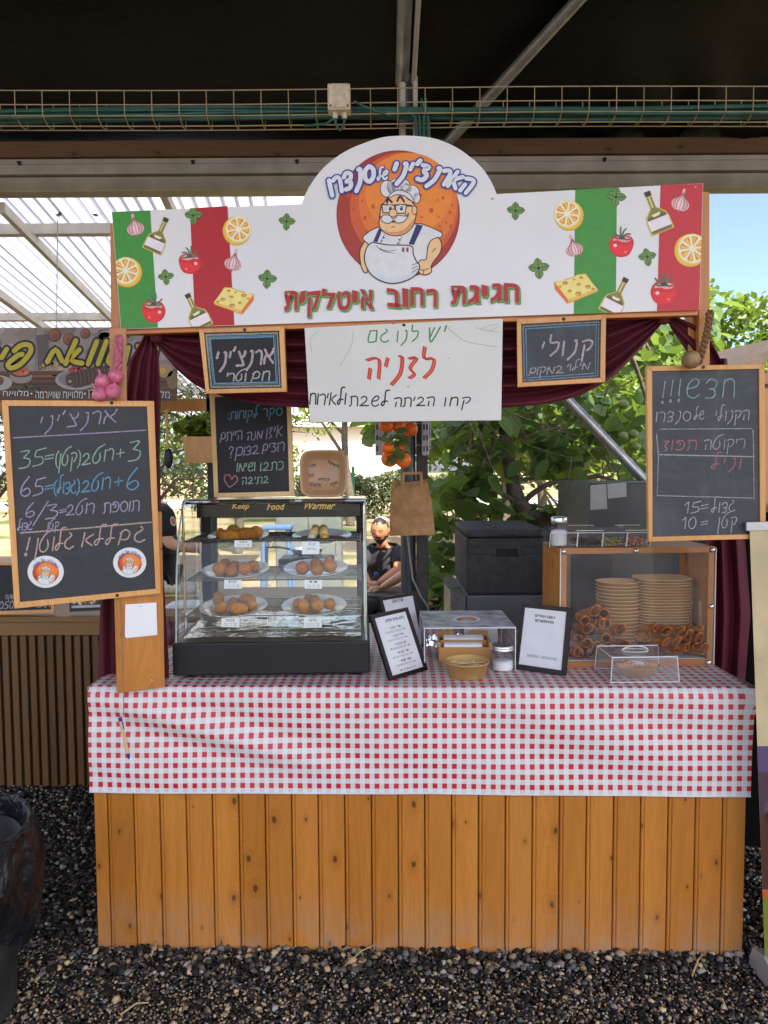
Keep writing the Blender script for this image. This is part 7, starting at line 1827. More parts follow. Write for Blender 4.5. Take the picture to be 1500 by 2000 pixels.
b.build('bag', plain('brown_kraft_paper', S(182, 138, 92, 1.05), 0.75, 0, 0.06, 14, 0.3, 22, bdist=0.006), pb, smooth='all')
b = MB(); hp = [(787, 947), (788, 924), (822, 923), (824, 946)]
for (a, c) in zip(hp[:-1], hp[1:]):
    dx, dy = c[0] - a[0], c[1] - a[1]; d = math.hypot(dx, dy); nx, ny = -dy / d * 2.6, dx / d * 2.6; ex, ey = dx / d * 2.6, dy / d * 2.6
    q = [(a[0] + nx - ex, a[1] + ny - ey), (c[0] + nx + ex, c[1] + ny + ey), (c[0] - nx + ex, c[1] - ny + ey), (a[0] - nx - ex, a[1] - ny - ey)]
    b.hexa([PBg(u, v, 0.03 + 0.001 * (a[1] > 940)) for u, v in q], [PBg(u, v, 0.0285) for u, v in q])
b.build('handle', plain('kraft_handle', S(190, 146, 100), 0.7, 0, 0.1, 20), pb)
b = MB(); h = PBg(806, 921, 0.02); b.tube([h + V((0, 0.12, 0.01)), h + V((0, 0.01, 0.012)), h + V((0, -0.012, 0.002)), h + V((0, -0.018, 0.018))], 0.003, 8); tag(b.build('wall_hook', STEEL, origin=h, smooth=True), 'small steel hook on the column holding the paper bag', 'hook')

# oranges
og = thing('orange_garland', 'string of orange clementines with leaves hanging under the white board', 'fruit garland', atY(775, 870, 2.62))
OR_ = plain('orange_peel', S(240, 112, 26, 1.0), 0.38, 0, 0.14, 9, 0.25, 220, bdist=0.002)
for k, (u, v, r) in enumerate(((755, 832, 13), (779, 833, 12.5), (801, 838, 14), (758, 874, 11), (782, 876, 9), (761, 896, 15.5), (788, 899, 14), (772, 812, 12))):
    b = MB(); rr = px(r, 2.62) * 1.12; b.ball(atY(u, v, 2.62 + 0.018 * (k % 3)), (rr, rr, rr * 0.93), 3, amp=0.05, freq=1.5, seed=k); b.build('orange', OR_, og, smooth='all')
rs = np.random.RandomState(2)
P = np.array([atY(u + rs.randn() * 7, v + rs.randn() * 9, 2.58 + 0.05 * rs.rand())[:] for u, v in [(772, 858)] * 16 + [(778, 880)] * 14 + [(765, 885)] * 6])
nr_, tg = rand_dirs(rs, len(P), 0.1, 0.3); nr_[:, 1] -= 1.2; nr_ /= np.linalg.norm(nr_, axis=1, keepdims=True); tg -= nr_ * np.sum(nr_ * tg, axis=1, keepdims=True); tg /= np.linalg.norm(tg, axis=1, keepdims=True)
leaf_mesh('leaves', P, nr_, tg, 0.034 * (0.7 + 0.6 * rs.rand(len(P))), 0.6, rs.rand(len(P)), m_leaf('garland_leaves', [(0.06, 0.11, 0.03), (0.12, 0.19, 0.05), (0.2, 0.27, 0.10)], 0.3), og)
b = MB(); b.tube([atY(776, 640, 2.6), atY(776, 760, 2.6), atY(774, 840, 2.62), atY(775, 895, 2.62)], 0.0018, 6); b.build('string', TWINE, og, smooth=True)

# black partition, eave and roll-up stand at the right
b = MB(); p0 = atY(1452, 1300, 2.92); b.cbox((p0.x, 2.92, 0), (p0.x + 0.9, 2.95, 1.42), 0.003)
tag(b.build('partition_panel', plain('black_board', (0.003, 0.003, 0.003), 0.9, 0, 0.2, 8, spec=0.1), origin=(p0.x, 2.92, 0)), 'plain black partition panel between the burgundy drape and the roll-up stand', 'partition')
ev = thing('timber_eave', 'dark timber roof edge of another hut at the right above the chalkboard', 'roof', (2.9, 5.2, 1.5))
e0, e1 = atY(1447, 726, 5.2), atY(1560, 664, 5.2)
b = MB(); b.hexa([e0 + V((0, 0, -0.03)), e1 + V((0, 0, -0.03)), e1 + V((0, 0, 0.05)), e0 + V((0, 0, 0.04))], [v_ + V((0.0, 1.6, 0.1)) for v_ in (e0 + V((0, 0, -0.03)), e1 + V((0, 0, -0.03)), e1 + V((0, 0, 0.05)), e0 + V((0, 0, 0.04)))]); b.build('roof_board', plain('dark_timber', S(78, 64, 50), 0.7, 0, 0.3, 12), ev)
b = MB(); g = atY(1478, 760, 5.3); b.cbox((g.x, 5.3, 0), (g.x + 0.16, 5.46, g.z + 0.12), 0.006, c=(0.2, 0.3, 0.4)); b.cbox((g.x - 0.1, 5.28, g.z + 0.03), (g.x + 1.4, 5.4, g.z + 0.13), 0.006, c=(0.7, 0.3, 0.4)); b.build('post_and_beam', BROWNWOOD, ev)
RU = Plane(atZ(1494, 1885, 0.05), 14, 0)
ru = thing('roll_up_stand', 'tall roll-up display stand with a beige, brown and green print at the right edge', 'display stand', atZ(1494, 1890, 0))
q = [(1464, 1034), (1590, 1030), (1620, 1880), (1494, 1880)]
b = MB(); b.hexa([RU(u, v, 0.0015) for u, v in q], [RU(u, v, 0) for u, v in q]); b.build('print_sheet', plain('beige_print', S(196, 178, 138, 1.0), 0.45, 0, 0.22, 7), ru)
m_ = quadmap([(1464, 1034), (1590, 1030), (1620, 1880), (1494, 1880)]); A = Art(RU, 0.0022, 0.0002)
def band(y0, y1, c, L): A.poly([m_(0.0, y0), m_(1, y0), m_(1, y1), m_(0.0, y1)], c, L)
band(0.50, 0.56, S(96, 78, 112), 0); band(0.56, 0.66, S(84, 62, 72), 0); band(0.66, 0.83, S(84, 52, 42), 0); band(0.83, 0.85, S(196, 96, 50), 0); band(0.85, 1.0, S(120, 128, 44), 0)
for k in range(60): 
    x, y = 0.1 + 0.85 * rnd.random(), 0.87 + 0.13 * rnd.random(); c = m_(x, y); A.ell(c[0], c[1], 3 + 5 * rnd.random(), 4 + 7 * rnd.random(), rnd.choice([S(150, 150, 60), S(92, 106, 34), S(170, 160, 84), S(80, 70, 40)]), 1 + (k % 5) * 0.3, 0, 8)
for k in range(30):
    x, y = 0.16 + 0.8 * rnd.random(), 0.52 + 0.3 * rnd.random(); c = m_(x, y); A.ell(c[0], c[1], 5 + 8 * rnd.random(), 8 + 14 * rnd.random(), rnd.choice([S(70, 44, 40), S(104, 76, 84), S(60, 40, 44)]), 1 + (k % 5) * 0.3, 0, 10)
A.build('printed_pattern', PRINT, ru)
b = MB(); q = [(1457, 1036), (1592, 1032), (1592, 1017), (1457, 1020)]; b.hexa([RU(u, v, 0.008) for u, v in q], [RU(u, v, -0.012) for u, v in q]); b.build('top_bar', plain('brushed_bar', (0.55, 0.55, 0.55), 0.4, 0.3), ru)
g = RU(1494, 1885, 0); b = MB()
pr_ = [V((0, -0.07, 0)), V((0, -0.072, 0.03)), V((0, -0.05, 0.075)), V((0, -0.01, 0.085)), V((0, 0.05, 0.075)), V((0, 0.07, 0.03)), V((0, 0.07, 0))]
o_ = V((g.x - 0.012, g.y, 0)); b.prism([o_ + p for p in pr_], RU.x * 0.8); b.build('base', plain('silver_base', (0.6, 0.6, 0.62), 0.35, 0.5), ru)
b = MB(); b.tube([RU(1540, 1880, -0.02), RU(1525, 1030, -0.02)], 0.009, 8); b.build('support_pole', STEEL, ru)

# bin with a black liner
bc = V((-1.285, 2.0, 0))
bn = thing('waste_bin', 'black waste bin with a shiny black plastic liner folded over its rim', 'bin', bc)
b = MB(); b.lathe([(0, 0.0), (0.16, 0.0), (0.175, 0.015), (0.203, 0.5), (0.21, 0.52), (0.198, 0.52), (0.165, 0.02), (0, 0.02)], bc, 48)
b.build('bin_body', plain('scuffed_grey_bin', (0.035, 0.035, 0.038), 0.5, 0, 0.5, 9, 0.1, 40), bn, smooth='all')
def liner(i, j):
    a = i * 6.2832; w = noise.noise(V((math.cos(a) * 2.2, math.sin(a) * 2.2, j * 2.5))); w2 = noise.noise(V((math.cos(a) * 6, math.sin(a) * 6, j * 5 + 3)))
    w3 = math.sin(a * 13 + j * 11 + 3 * w)
    if j < 0.45:                                   # inside, up to the rim
        q = j / 0.45; r = 0.17 + 0.045 * q + 0.006 * w2; z = 0.12 + 0.44 * q + 0.012 * w
    elif j < 0.55:
        q = (j - 0.45) / 0.1; r = 0.215 + 0.024 * q; z = 0.56 + 0.016 * math.sin(q * 3.14) + 0.014 * w
    else:
        q = (j - 0.55) / 0.45; r = 0.239 + 0.018 * math.sin(q * 3.1) - 0.025 * q ** 3 + 0.010 * w3 * q + 0.014 * w2; z = 0.565 - (0.27 + 0.06 * math.sin(a * 2 + 1) + 0.05 * w) * q
    return bc + V((r * math.cos(a), r * math.sin(a), z))
b = MB(); b.grid(liner, 130, 70, closeu=True)
def _liner():
    t = NT('black_liner'); n = t.noise(t.coord((1, 1, 0.6)), 9, 2, 0.5, 2.5); n2 = t.noise(t.coord((1, 1, 0.5)), 26, 2, 0.5, 2.0)
    t.bsdf((0.010, 0.010, 0.012), 0.33, 0, 0.3, t.bump(t.math('ADD', n, t.math('MULTIPLY', n2, 0.4)), 0.6, 0.035)); return t.mat
b.build('liner', _liner(), bn, smooth='all', recalc=False)

# ================================================================== NEIGHBOURING STALL
nz_ = 0.862; ny = 3.56
ns = thing('neighbour_stall', 'brown slatted wooden stall counter standing behind the left of the stall', 'market stall', (-1.6, ny, 0))
xr_ = -0.13
b = MB(); x = -3.4
while x < xr_:
    c = (rnd.random(), rnd.random() * 0.6, rnd.random())
    b.cbox((x, ny - 0.012, -0.02), (x + 0.031, ny + 0.012, nz_ - 0.082), 0.003, c=c); x += 0.0457
b.build('slat_front', BROWNWOOD, ns)
b = MB(); b.cbox((-3.4, ny + 0.013, -0.02), (xr_, ny + 0.03, nz_ - 0.075), 0.002, c=(0.5, 1, 0.5)); b.build('backing_board', plain('dark_backing', S(60, 42, 24), 0.7, 0, 0.2), ns)
b = MB(); b.cbox((-3.4, ny - 0.03, nz_ - 0.078), (xr_, ny - 0.0, nz_ - 0.012), 0.004, c=(0.3, 0.2, 0.6)); b.build('edge_board', BROWNWOOD_X, ns)
b = MB(); b.cbox((-3.4, ny - 0.035, nz_ - 0.0115), (xr_, ny + 0.85, nz_ + 0.018), 0.004, c=(0.6, 0.1, 0.2)); b.build('table_top', BROWNWOOD_X, ns)
lt = atY(380, 790, 4.2)
b = MB(); b.cbox((-4.5, 4.2, lt.z - 0.035), (atY(422, 790, 4.2).x, 4.27, lt.z + 0.035), 0.004, c=(0.4, 0.2, 0.2)); b.build('lintel', FRAMEWOOD, ns)
b = MB(); q = atY(411, 880, 4.2); b.cbox((q.x - 0.022, 4.2, 0), (q.x + 0.022, 4.245, lt.z + 0.6), 0.004); b.build('post', plain('dark_post', (0.02, 0.018, 0.018), 0.6), ns)
# its printed fascia
NSg = Plane(atY(200, 700, 3.62), 0)
fs = thing('neighbour_sign', 'long printed food banner with yellow lettering hanging over the neighbouring stall', 'sign', NSg(150, 785))
q = [(-260, 787), (346, 783), (346, 639), (-260, 642)]
b = MB(); b.hexa([NSg(u, v) for u, v in q], [NSg(u, v, -0.006) for u, v in q]); b.build('panel', plain('banner_vinyl', S(132, 116, 108), 0.5, 0, 0.1, 5), fs)
A = Art(NSg, 0.0008, 0.0002); CLN = [(-260, 641.5, 346, 638.5), (346, 638.5, 346, 783.4), (346, 783.4, -260, 787.4), (-260, 787.4, -260, 641.5)]; A.clip = CLN
def zz(p): return (p[0] / 4.444, 350 + p[1] / 4.444)
A.poly([(-260, 640), (346, 637), (346, 735), (-260, 735)], S(150, 136, 130), 0)
for k in range(70):
    u, v = rnd.uniform(-60, 346), rnd.uniform(640, 735); A.ell(u, v, rnd.uniform(5, 24), rnd.uniform(4, 14), S(*rnd.choice([(160, 146, 140), (138, 124, 116), (172, 158, 152), (124, 108, 98)])), 1 + (k % 8) * 0.12, rnd.uniform(-20, 20), 12)
A.poly([(68, 640), (72, 640), (72, 735), (68, 735)], S(126, 116, 116), 2.2); A.poly([(72, 655), (95, 652), (97, 720), (74, 724)], S(96, 84, 80), 2.2)
A.poly([(-260, 728), (346, 722), (346, 790), (-260, 790)], S(96, 62, 34), 2.4)
for k in range(26): 
    y = 730 + 55 * rnd.random(); x = rnd.uniform(-60, 300); A.poly([(x, y), (x + rnd.uniform(40, 130), y - 2), (x + 120, y + 2), (x, y + 3)], S(*rnd.choice([(122, 80, 44), (76, 46, 26), (140, 96, 56), (60, 36, 22)])), 2.6 + (k % 5) * 0.1)
for u, v, r in ((107, 655, 13), (135, 663, 12), (167, 652, 10), (318, 660, 14)):
    A.ell(u, v, r, r, S(84, 52, 40), 3.4); A.ell(u - 1, v - 1, r * 0.8, r * 0.78, S(150, 88, 60), 3.6); A.ell(u + 1, v + 2, r * 0.5, r * 0.4, S(120, 66, 46), 3.7)
A.ell(41, 736, 22, 13, S(150, 140, 134), 3.4); A.ell(41, 730, 20, 7, S(60, 46, 40), 3.6); A.ell(41, 727, 17, 7, S(196, 96, 60), 3.8)
for k in range(24): A.ell(41 + rnd.uniform(-15, 15), 726 + rnd.uniform(-5, 4), 3, 1.2, S(*rnd.choice([(220, 120, 76), (176, 76, 48), (210, 140, 96)])), 4 + (k % 4) * 0.1, rnd.uniform(0, 90), 7)
A.ell(-3, 748, 27, 15, S(170, 162, 158), 3.4); A.ell(-6, 744, 14, 10, S(110, 66, 36), 3.6)
A.ell(150, 742, 42, 20, S(164, 158, 158), 3.4); A.ell(150, 740, 36, 16, S(130, 122, 122), 3.6)
A.poly(smooth_line([(128, 740), (140, 728), (200, 714), (214, 720), (216, 736), (160, 756), (136, 754)], 4, True), S(70, 46, 34), 3.8)
for k in range(9): A.line([(146 + k * 8, 726 - k * 1.6), (150 + k * 8, 736 - k * 1.2), (150 + k * 8, 752 - k * 2)], 2.2, S(112, 78, 56), 4.0)
A.ell(137, 745, 9, 10, S(104, 74, 56), 4.2); A.ell(137, 745, 6, 7, S(50, 32, 26), 4.4); A.ell(137, 745, 3, 3.5, S(190, 160, 130), 4.5)
for u, v in ((140, 723), (150, 718), (158, 722)): A.ell(u, v, 7, 5, S(170, 60, 46), 3.7)
for k in range(26): A.ell(60 + rnd.uniform(-22, 22), 756 + rnd.uniform(-6, 6), 3, 1.6, S(*rnd.choice([(64, 72, 40), (50, 58, 34), (84, 90, 50)])), 4 + (k % 4) * 0.1, rnd.uniform(0, 90), 7)
for k in range(20): A.ell(92 + rnd.uniform(-14, 26), 715 + rnd.uniform(-5, 5), 4, 2.4, S(*rnd.choice([(200, 170, 110), (180, 150, 92), (150, 120, 76)])), 4 + (k % 4) * 0.1, rnd.uniform(0, 90), 7)
A.ell(322, 724, 16, 14, S(176, 150, 110), 3.6); A.ell(318, 724, 6, 6, S(220, 176, 70), 3.8); A.ell(338, 742, 12, 18, S(140, 110, 70), 3.6)
A.clip = None
YEL = S(196, 178, 40)
ST = [[(-20, 1480), (-60, 1580)], [(60, 1475), (15, 1550)], [(125, 1490), (190, 1440), (262, 1445), (262, 1510), (180, 1605), (100, 1640), (72, 1605), (150, 1535), (195, 1520)],
      [(412, 1588), (482, 1480), (540, 1580)], [(660, 1400), (570, 1602)], [(690, 1480), (622, 1555), (650, 1585), (715, 1598)], [(842, 1408), (765, 1605)], [(925, 1408), (852, 1605)], [(1030, 1400), (985, 1480), (940, 1590), (1010, 1600)], [(1115, 1460), (1080, 1600)], [(1200, 1450), (1300, 1470), (1240, 1600)], [(1370, 1410), (1330, 1600)]]
for w, c, L in ((18, S(24, 18, 16), 0), (9.5, YEL, 2)):
    A3 = A; 
    for s in ST: A.line([zz(p) for p in s], w, c, 6 + L, 4)
for w_, x0, x1 in (('מלוואח שווארמה', 70, 162), ('מלוואח קלאסי', -46, 56), ('מלוואח זעתר', 236, 332), ('דן', 172, 184)):
    for bo, c, L, g in ((0.075, S(30, 24, 22), 9, 1.0), (0.0, (0.72, 0.72, 0.72), 10, 0)):
        printed(A, w_, [(x0 - g, 778 + g), (x1 + g, 778 + g), (x1 + g, 761 - g), (x0 - g, 761 - g)], c, L, bo, True)
A.ell(166, 769, 2, 2, (0.72, 0.72, 0.72), 10); A.ell(62, 769, 2, 2, (0.72, 0.72, 0.72), 10)
A.build('printed_pattern', PRINT, fs)
b = MB()
for u in (-40, 110, 330): p = NSg(u, 640, -0.003); b.tube([p, p + V((0, 0.05, 0.55))], 0.0025, 6)
b.build('hanging_wire', STEEL, fs)
# chalk phone board and vegetable picture on that counter
NB = Plane(V((-2, ny + 0.01, nz_)), 0, 8)
nb_ = board('chalkboard', 'low framed chalkboard with chalk digits standing on the slatted neighbouring counter', 'chalkboard', NB, [(-60, 1098), (103, 1098), (106, 1197), (-60, 1203)], [(-50, 1104), (97, 1104), (99.5, 1190), (-50, 1195)], FRAMEWOOD, SLATE_BLACK, 0.0, 0.016)
T = Art(NB, -0.0038); hand(T, '050', -2, 26, 1189, 1188, 14, 1.6, W_, rtl=False); hand(T, '1501', 70, 97, 1186, 1185, 11, 1.5, W_, rtl=False); hand(T, 'אקס'.replace('א', 'א'), 10, 26, 1170, 1170, 8, 1.2, W_)
T.build('lettering', CHALK, nb_)
VB = Plane(V((-1.4, ny + 0.005, nz_ + 0.018)), 0, 6)
vp = thing('food_picture', 'black framed picture of vegetables leaning on the slatted counter', 'picture', VB(166, 1194))
q = [(134, 1120), (199, 1118), (200, 1192), (136, 1195)]; qi = [(138, 1124), (196, 1122), (196, 1186), (139, 1188)]
b = MB()
for k in range(4):
    j = (k + 1) % 4; w4 = [q[k], q[j], qi[j], qi[k]]; b.hexa([VB(u, v) for u, v in w4], [VB(u, v, -0.012) for u, v in w4])
b.build('frame', BLACKMETAL, vp)
A = Art(VB, -0.003); A.poly(qi, (0.5, 0.5, 0.5), 0); A.poly([(139, 1160), (196, 1158), (196, 1181), (139, 1183)], S(40, 44, 30), 1)
for k in range(60): A.ell(rnd.uniform(142, 193), rnd.uniform(1162, 1180), rnd.uniform(1.5, 4), rnd.uniform(1.5, 3), S(*rnd.choice([(70, 120, 50), (180, 50, 40), (220, 220, 200), (110, 150, 60), (150, 60, 70), (230, 170, 70)])), 2 + (k % 9) * 0.2, rnd.uniform(0, 90), 8)
A.build('printed_pattern', PRINT, vp)
# cooking things on the neighbouring counter
ct = nz_ + 0.0185
db = thing('dough_board', 'yellow cutting board with balls of pale dough behind the price chalkboard', 'cutting board', (-1.18, 4.1, ct))
b = MB(); c = atZ(352, 1156, ct + 0.012); b.cbox((c.x - 0.16, c.y - 0.12, ct), (c.x + 0.14, c.y + 0.12, ct + 0.012), 0.004); b.build('board', plain('yellow_board', S(214, 196, 120), 0.5, 0, 0.1), db)
for k in range(11):
    b = MB(); p = V((c.x - 0.12 + 0.05 * (k % 5) + rnd.uniform(-0.01, 0.01), c.y - 0.06 + 0.055 * (k // 5), ct + 0.034 + (0.02 if k > 7 else 0))); b.ball(p, (0.034, 0.03, 0.024), 2, amp=0.15, freq=2, seed=k); b.build('dough_ball', plain('pale_dough', (0.66, 0.62, 0.48), 0.6) if k == 0 else bpy.data.materials['pale_dough'], db, smooth='all')
pc = atZ(380, 1182, ct)
pp = thing('paper_stack', 'stack of white papers and a knife lying on the neighbouring counter', 'paper stack', pc)
b = MB()
for k in range(4): b.cbox((pc.x - 0.15 + 0.012 * k, pc.y - 0.09 + 0.01 * k, ct + 0.003 * k), (pc.x + 0.11 + 0.008 * k, pc.y + 0.1, ct + 0.003 * k + 0.0024), 0.0006)
b.build('sheets', PAPER, pp)
kn = thing('kitchen_knife', 'steel kitchen knife lying on the white papers of the neighbouring counter', 'knife', pc + V((0.06, 0, 0.014)))
b = MB(); k0, k1 = atZ(385, 1160, ct + 0.02), atZ(398, 1176, ct + 0.016); b.tube([k0, k1], 0.009, 8); b.build('handle', plain('grey_handle', (0.4, 0.42, 0.44), 0.4), kn, smooth=True)
d = (k0 - k1).normalized(); b = MB(); e = k0 + d * 0.12; s_ = V((-d.y, d.x, 0)) * 0.015; b.prism([k0 + s_, e, k0 - s_], V((0, 0, 0.002))); b.build('blade', STEEL_BRIGHT, kn)
gs = atZ(600, 1105, ct)
gst = thing('gas_burner', 'black portable gas burner on the counter seen through the warmer', 'gas burner', V((gs.x, gs.y, ct)))
b = MB(); b.cbox((gs.x - 0.2, gs.y - 0.15, ct), (gs.x + 0.2, gs.y + 0.15, ct + 0.07), 0.01); b.build('body', BLACKMETAL, gst)
b = MB()
for a in range(6): b.tube([V((gs.x + 0.03 * math.cos(a * 1.047), gs.y + 0.03 * math.sin(a * 1.047), ct + 0.085)), V((gs.x + 0.11 * math.cos(a * 1.047), gs.y + 0.11 * math.sin(a * 1.047), ct + 0.085)), V((gs.x + 0.11 * math.cos(a * 1.047), gs.y + 0.11 * math.sin(a * 1.047), ct + 0.07))], 0.004, 6)
b.build('pan_support', BLACKMETAL, gst)
b = MB(); b.lathe([(0.018, 0), (0.02, 0.0), (0.018, 0.02), (0, 0.02)], (gs.x + 0.13, gs.y - 0.151, ct + 0.035), 14, Matrix.Rotation(R(90), 3, 'X')); b.build('knob', DARKPLASTIC, gst)
fp = thing('frying_pan', 'steel frying pan standing on the portable gas burner', 'pan', V((gs.x, gs.y, ct + 0.089)))
b = MB(); b.lathe([(0, 0.0), (0.1, 0.0), (0.13, 0.045), (0.133, 0.045), (0.127, 0.045), (0.098, 0.005), (0, 0.004)], V((gs.x, gs.y, ct + 0.09)), 36); b.build('pan', STEEL_BRIGHT, fp, smooth='all')
b = MB(); b.tube([V((gs.x - 0.13, gs.y, ct + 0.128)), V((gs.x - 0.2, gs.y - 0.02, ct + 0.145)), V((gs.x - 0.3, gs.y - 0.04, ct + 0.15))], 0.009, 8); b.build('handle', DARKPLASTIC, fp, smooth=True)
tr_ = atZ(6, 1140, ct)
ft = thing('food_tray', 'steel tray with yellow food and a small white bottle at the left edge', 'tray', tr_)
b = MB(); b.cbox((tr_.x - 0.3, tr_.y - 0.1, ct), (tr_.x + 0.06, tr_.y + 0.15, ct + 0.05), 0.006); b.build('tray', STEEL_BRIGHT, ft)
b = MB(); b.ball((tr_.x - 0.02, tr_.y, ct + 0.06), (0.1, 0.08, 0.035), 3, amp=0.3, freq=3); b.build('food', plain('yellow_food', S(214, 176, 90), 0.6), ft, smooth='all')
# planter and spoon hanging behind the neighbouring stall
pt = thing('planter_box', 'wooden planter box with a bushy green plant hanging beside the survey board', 'planter', atY(385, 901, 3.95))
PLN = Plane(atY(385, 880, 3.95), 0)
b = MB(); fq = [(363, 900), (428, 900), (432, 852), (355, 853)]; b.hexa([PLN(u, v) for u, v in fq], [PLN(u, v, -0.16) for u, v in fq], c=(0.3, 0.1, 0.8)); b.build('box', FRAMEWOOD, pt)
b = MB(); fq = [(360, 904), (436, 903), (436, 899), (360, 900)]; b.hexa([PLN(u, v, 0.01) for u, v in fq], [PLN(u, v, -0.17) for u, v in fq], c=(0.6, 0.2, 0.4)); b.build('shelf', FRAMEWOOD, pt)
rs = np.random.RandomState(4); P = crown_points(rs, PLN(388, 836, -0.08)[:], (0.13, 0.07, 0.055), 26, 40, 0.05); P = P[P[:, 2] > PLN(388, 856).z]
nr_, tg = rand_dirs(rs, len(P), 0.4, -0.6); leaf_mesh('foliage', P, nr_, tg, 0.04 * (0.7 + 0.6 * rs.rand(len(P))), 0.6, rs.rand(len(P)), BRIGHT, pt, oval=True)
sp = thing('wooden_spoon', 'long spoon with pale handle and black bowl hanging beside the burgundy drape', 'spoon', atY(327, 912, 3.8))
b = MB(); b.tube([atY(325, 800, 3.8), atY(326, 840, 3.8), atY(328, 880, 3.8)], [0.008, 0.007, 0.006], 8); b.build('handle', FRAMEWOOD, sp, smooth=True)
b = MB(); b.ball(atY(329, 895, 3.8), (0.025, 0.012, 0.055), 3); b.build('spoon_bowl', BLACKMETAL, sp, smooth='all')
b = MB(); b.tube([atY(325, 801, 3.8), atY(325, 788, 3.8), lt + V((-0.16, -0.01, 0))], 0.0015, 5); b.build('string', TWINE, sp)

# ================================================================== PEOPLE
def skin(name, J, E, mat, parent, root=0, sub=2, extra=None, mats=None):
    names = list(J); me = bpy.data.meshes.new(name); org = V(parent['_w'])
    me.from_pydata([V(J[n][0]) - org for n in names], [(names.index(a), names.index(c)) for a, c in E], [])
    o = bpy.data.objects.new(name, me); COL.objects.link(o)
    m = o.modifiers.new('skin', 'SKIN'); m.use_smooth_shade = True
    for i, n in enumerate(names):
        r = J[n][1]; sv = me.skin_vertices[0].data[i]; sv.radius = (r, r) if not isinstance(r, tuple) else r; sv.use_root = (i == root)
    s = o.modifiers.new('sub', 'SUBSURF'); s.levels = sub; s.render_levels = sub
    bpy.context.view_layer.update()
    m2 = bpy.data.meshes.new_from_object(o.evaluated_get(bpy.context.evaluated_depsgraph_get()))
    bpy.data.objects.remove(o); bpy.data.meshes.remove(me); m2.name = name
    if extra:                                      # join head, hands ... into the same body mesh
        bm = bmesh.new(); bm.from_mesh(m2); ofs = len(bm.verts)
        for x, y, z in extra.v: bm.verts.new((x - org.x, y - org.y, z - org.z))
        bm.verts.ensure_lookup_table()
        for f, mi in zip(extra.f, extra.m):
            try: fc = bm.faces.new([bm.verts[ofs + k] for k in f]); fc.material_index = mi; fc.smooth = True
            except ValueError: pass
        bm.to_mesh(m2); bm.free()
    for q in (mats or [mat]): m2.materials.append(q)
    m2.polygons.foreach_set('use_smooth', [True] * len(m2.polygons))
    o = bpy.data.objects.new(name, m2); COL.objects.link(o); o.parent = parent; o['_w'] = tuple(org); return o
def head_parts(mb, hair, c, yaw, pitch, s=1.0, beard=True, hairline=0.35):
    """head with brow, nose, lips, ears and eyes added to mb (materials 0 skin, 1 hair, 2 eye white, 3 dark, 4 lips); hair cap into hair"""
    M = Matrix.Translation(c) @ Matrix.Rotation(yaw, 4, 'Z') @ Matrix.Rotation(pitch, 4, 'X') @ Matrix.Scale(s, 4)
    bm = bmesh.new(); bmesh.ops.create_uvsphere(bm, u_segments=32, v_segments=24, radius=1)
    for v in bm.verts:
        x, y, z = v.co; X, Y, Z = x * 0.074, y * 0.093, z * 0.112
        if z < 0: X *= 1 - 0.30 * min(1, -z) ** 1.5; Y *= 1 - 0.12 * (-z)
        if y < 0:
            Y -= 0.018 * math.exp(-(x / 0.16) ** 2) * math.exp(-((z + 0.12) / 0.16) ** 2)      # nose
            Y += 0.006 * math.exp(-((abs(x) - 0.38) / 0.16) ** 2) * math.exp(-((z - 0.08) / 0.1) ** 2)    # eye sockets
            Y -= 0.005 * math.exp(-((z + 0.45) / 0.1) ** 2) * math.exp(-(x / 0.3) ** 2)        # lips
            Y -= 0.006 * math.exp(-((z + 0.82) / 0.14) ** 2) * math.exp(-(x / 0.35) ** 2)      # chin
        v.co = (X, Y, Z)
    bm.verts.index_update(); o = len(mb.v)
    for v in bm.verts: mb.v.append(tuple(M @ v.co))
    for f in bm.faces:
        q = f.calc_center_median(); x, y, z = q.x / 0.074, q.y / 0.093, q.z / 0.112
        m = 0
        if beard and y < 0.25 and z < -0.30 and not (abs(x) < 0.3 and -0.52 < z < -0.38) and (z < -0.52 or abs(x) > 0.62 or (-0.38 <= z < -0.3 and abs(x) < 0.4)): m = 1
        if abs(x) < 0.26 and -0.52 < z < -0.40 and y < 0: m = 4
        mb.face([o + v.index for v in f.verts], 5 if m == 1 else m)
    bm.free()
    for sx in (-1, 1):
        mb.ball(M @ V((sx * 0.028, -0.082, 0.010)), 0.0068 * s, 2, 2); mb.ball(M @ V((sx * 0.028, -0.0875, 0.009)), 0.0042 * s, 1, 3)
        mb.tube([M @ V((sx * 0.012, -0.094, 0.026)), M @ V((sx * 0.03, -0.092, 0.031)), M @ V((sx * 0.046, -0.080, 0.026))], 0.003 * s, 6, 1)
        mb.ball(M @ V((sx * 0.074, 0.01, -0.002)), (0.01 * s, 0.02 * s, 0.03 * s), 2, 0)
    bm = bmesh.new(); bmesh.ops.create_uvsphere(bm, u_segments=32, v_segments=24, radius=1)
    rem = []
    for v in bm.verts:
        x, y, z = v.co
        if z < hairline * (1 if y < -0.2 else 0.2 if y < 0.3 else -1.2): rem.append(v)
        n = 1 + 0.05 * noise.noise(V((x * 5, y * 5, z * 5)))
        v.co = (x * 0.0765 * n, y * 0.0955 * n + 0.003, z * 0.1155 * n)
    bmesh.ops.delete(bm, geom=rem, context='VERTS'); hair.from_bm(bm, 0, None, M)
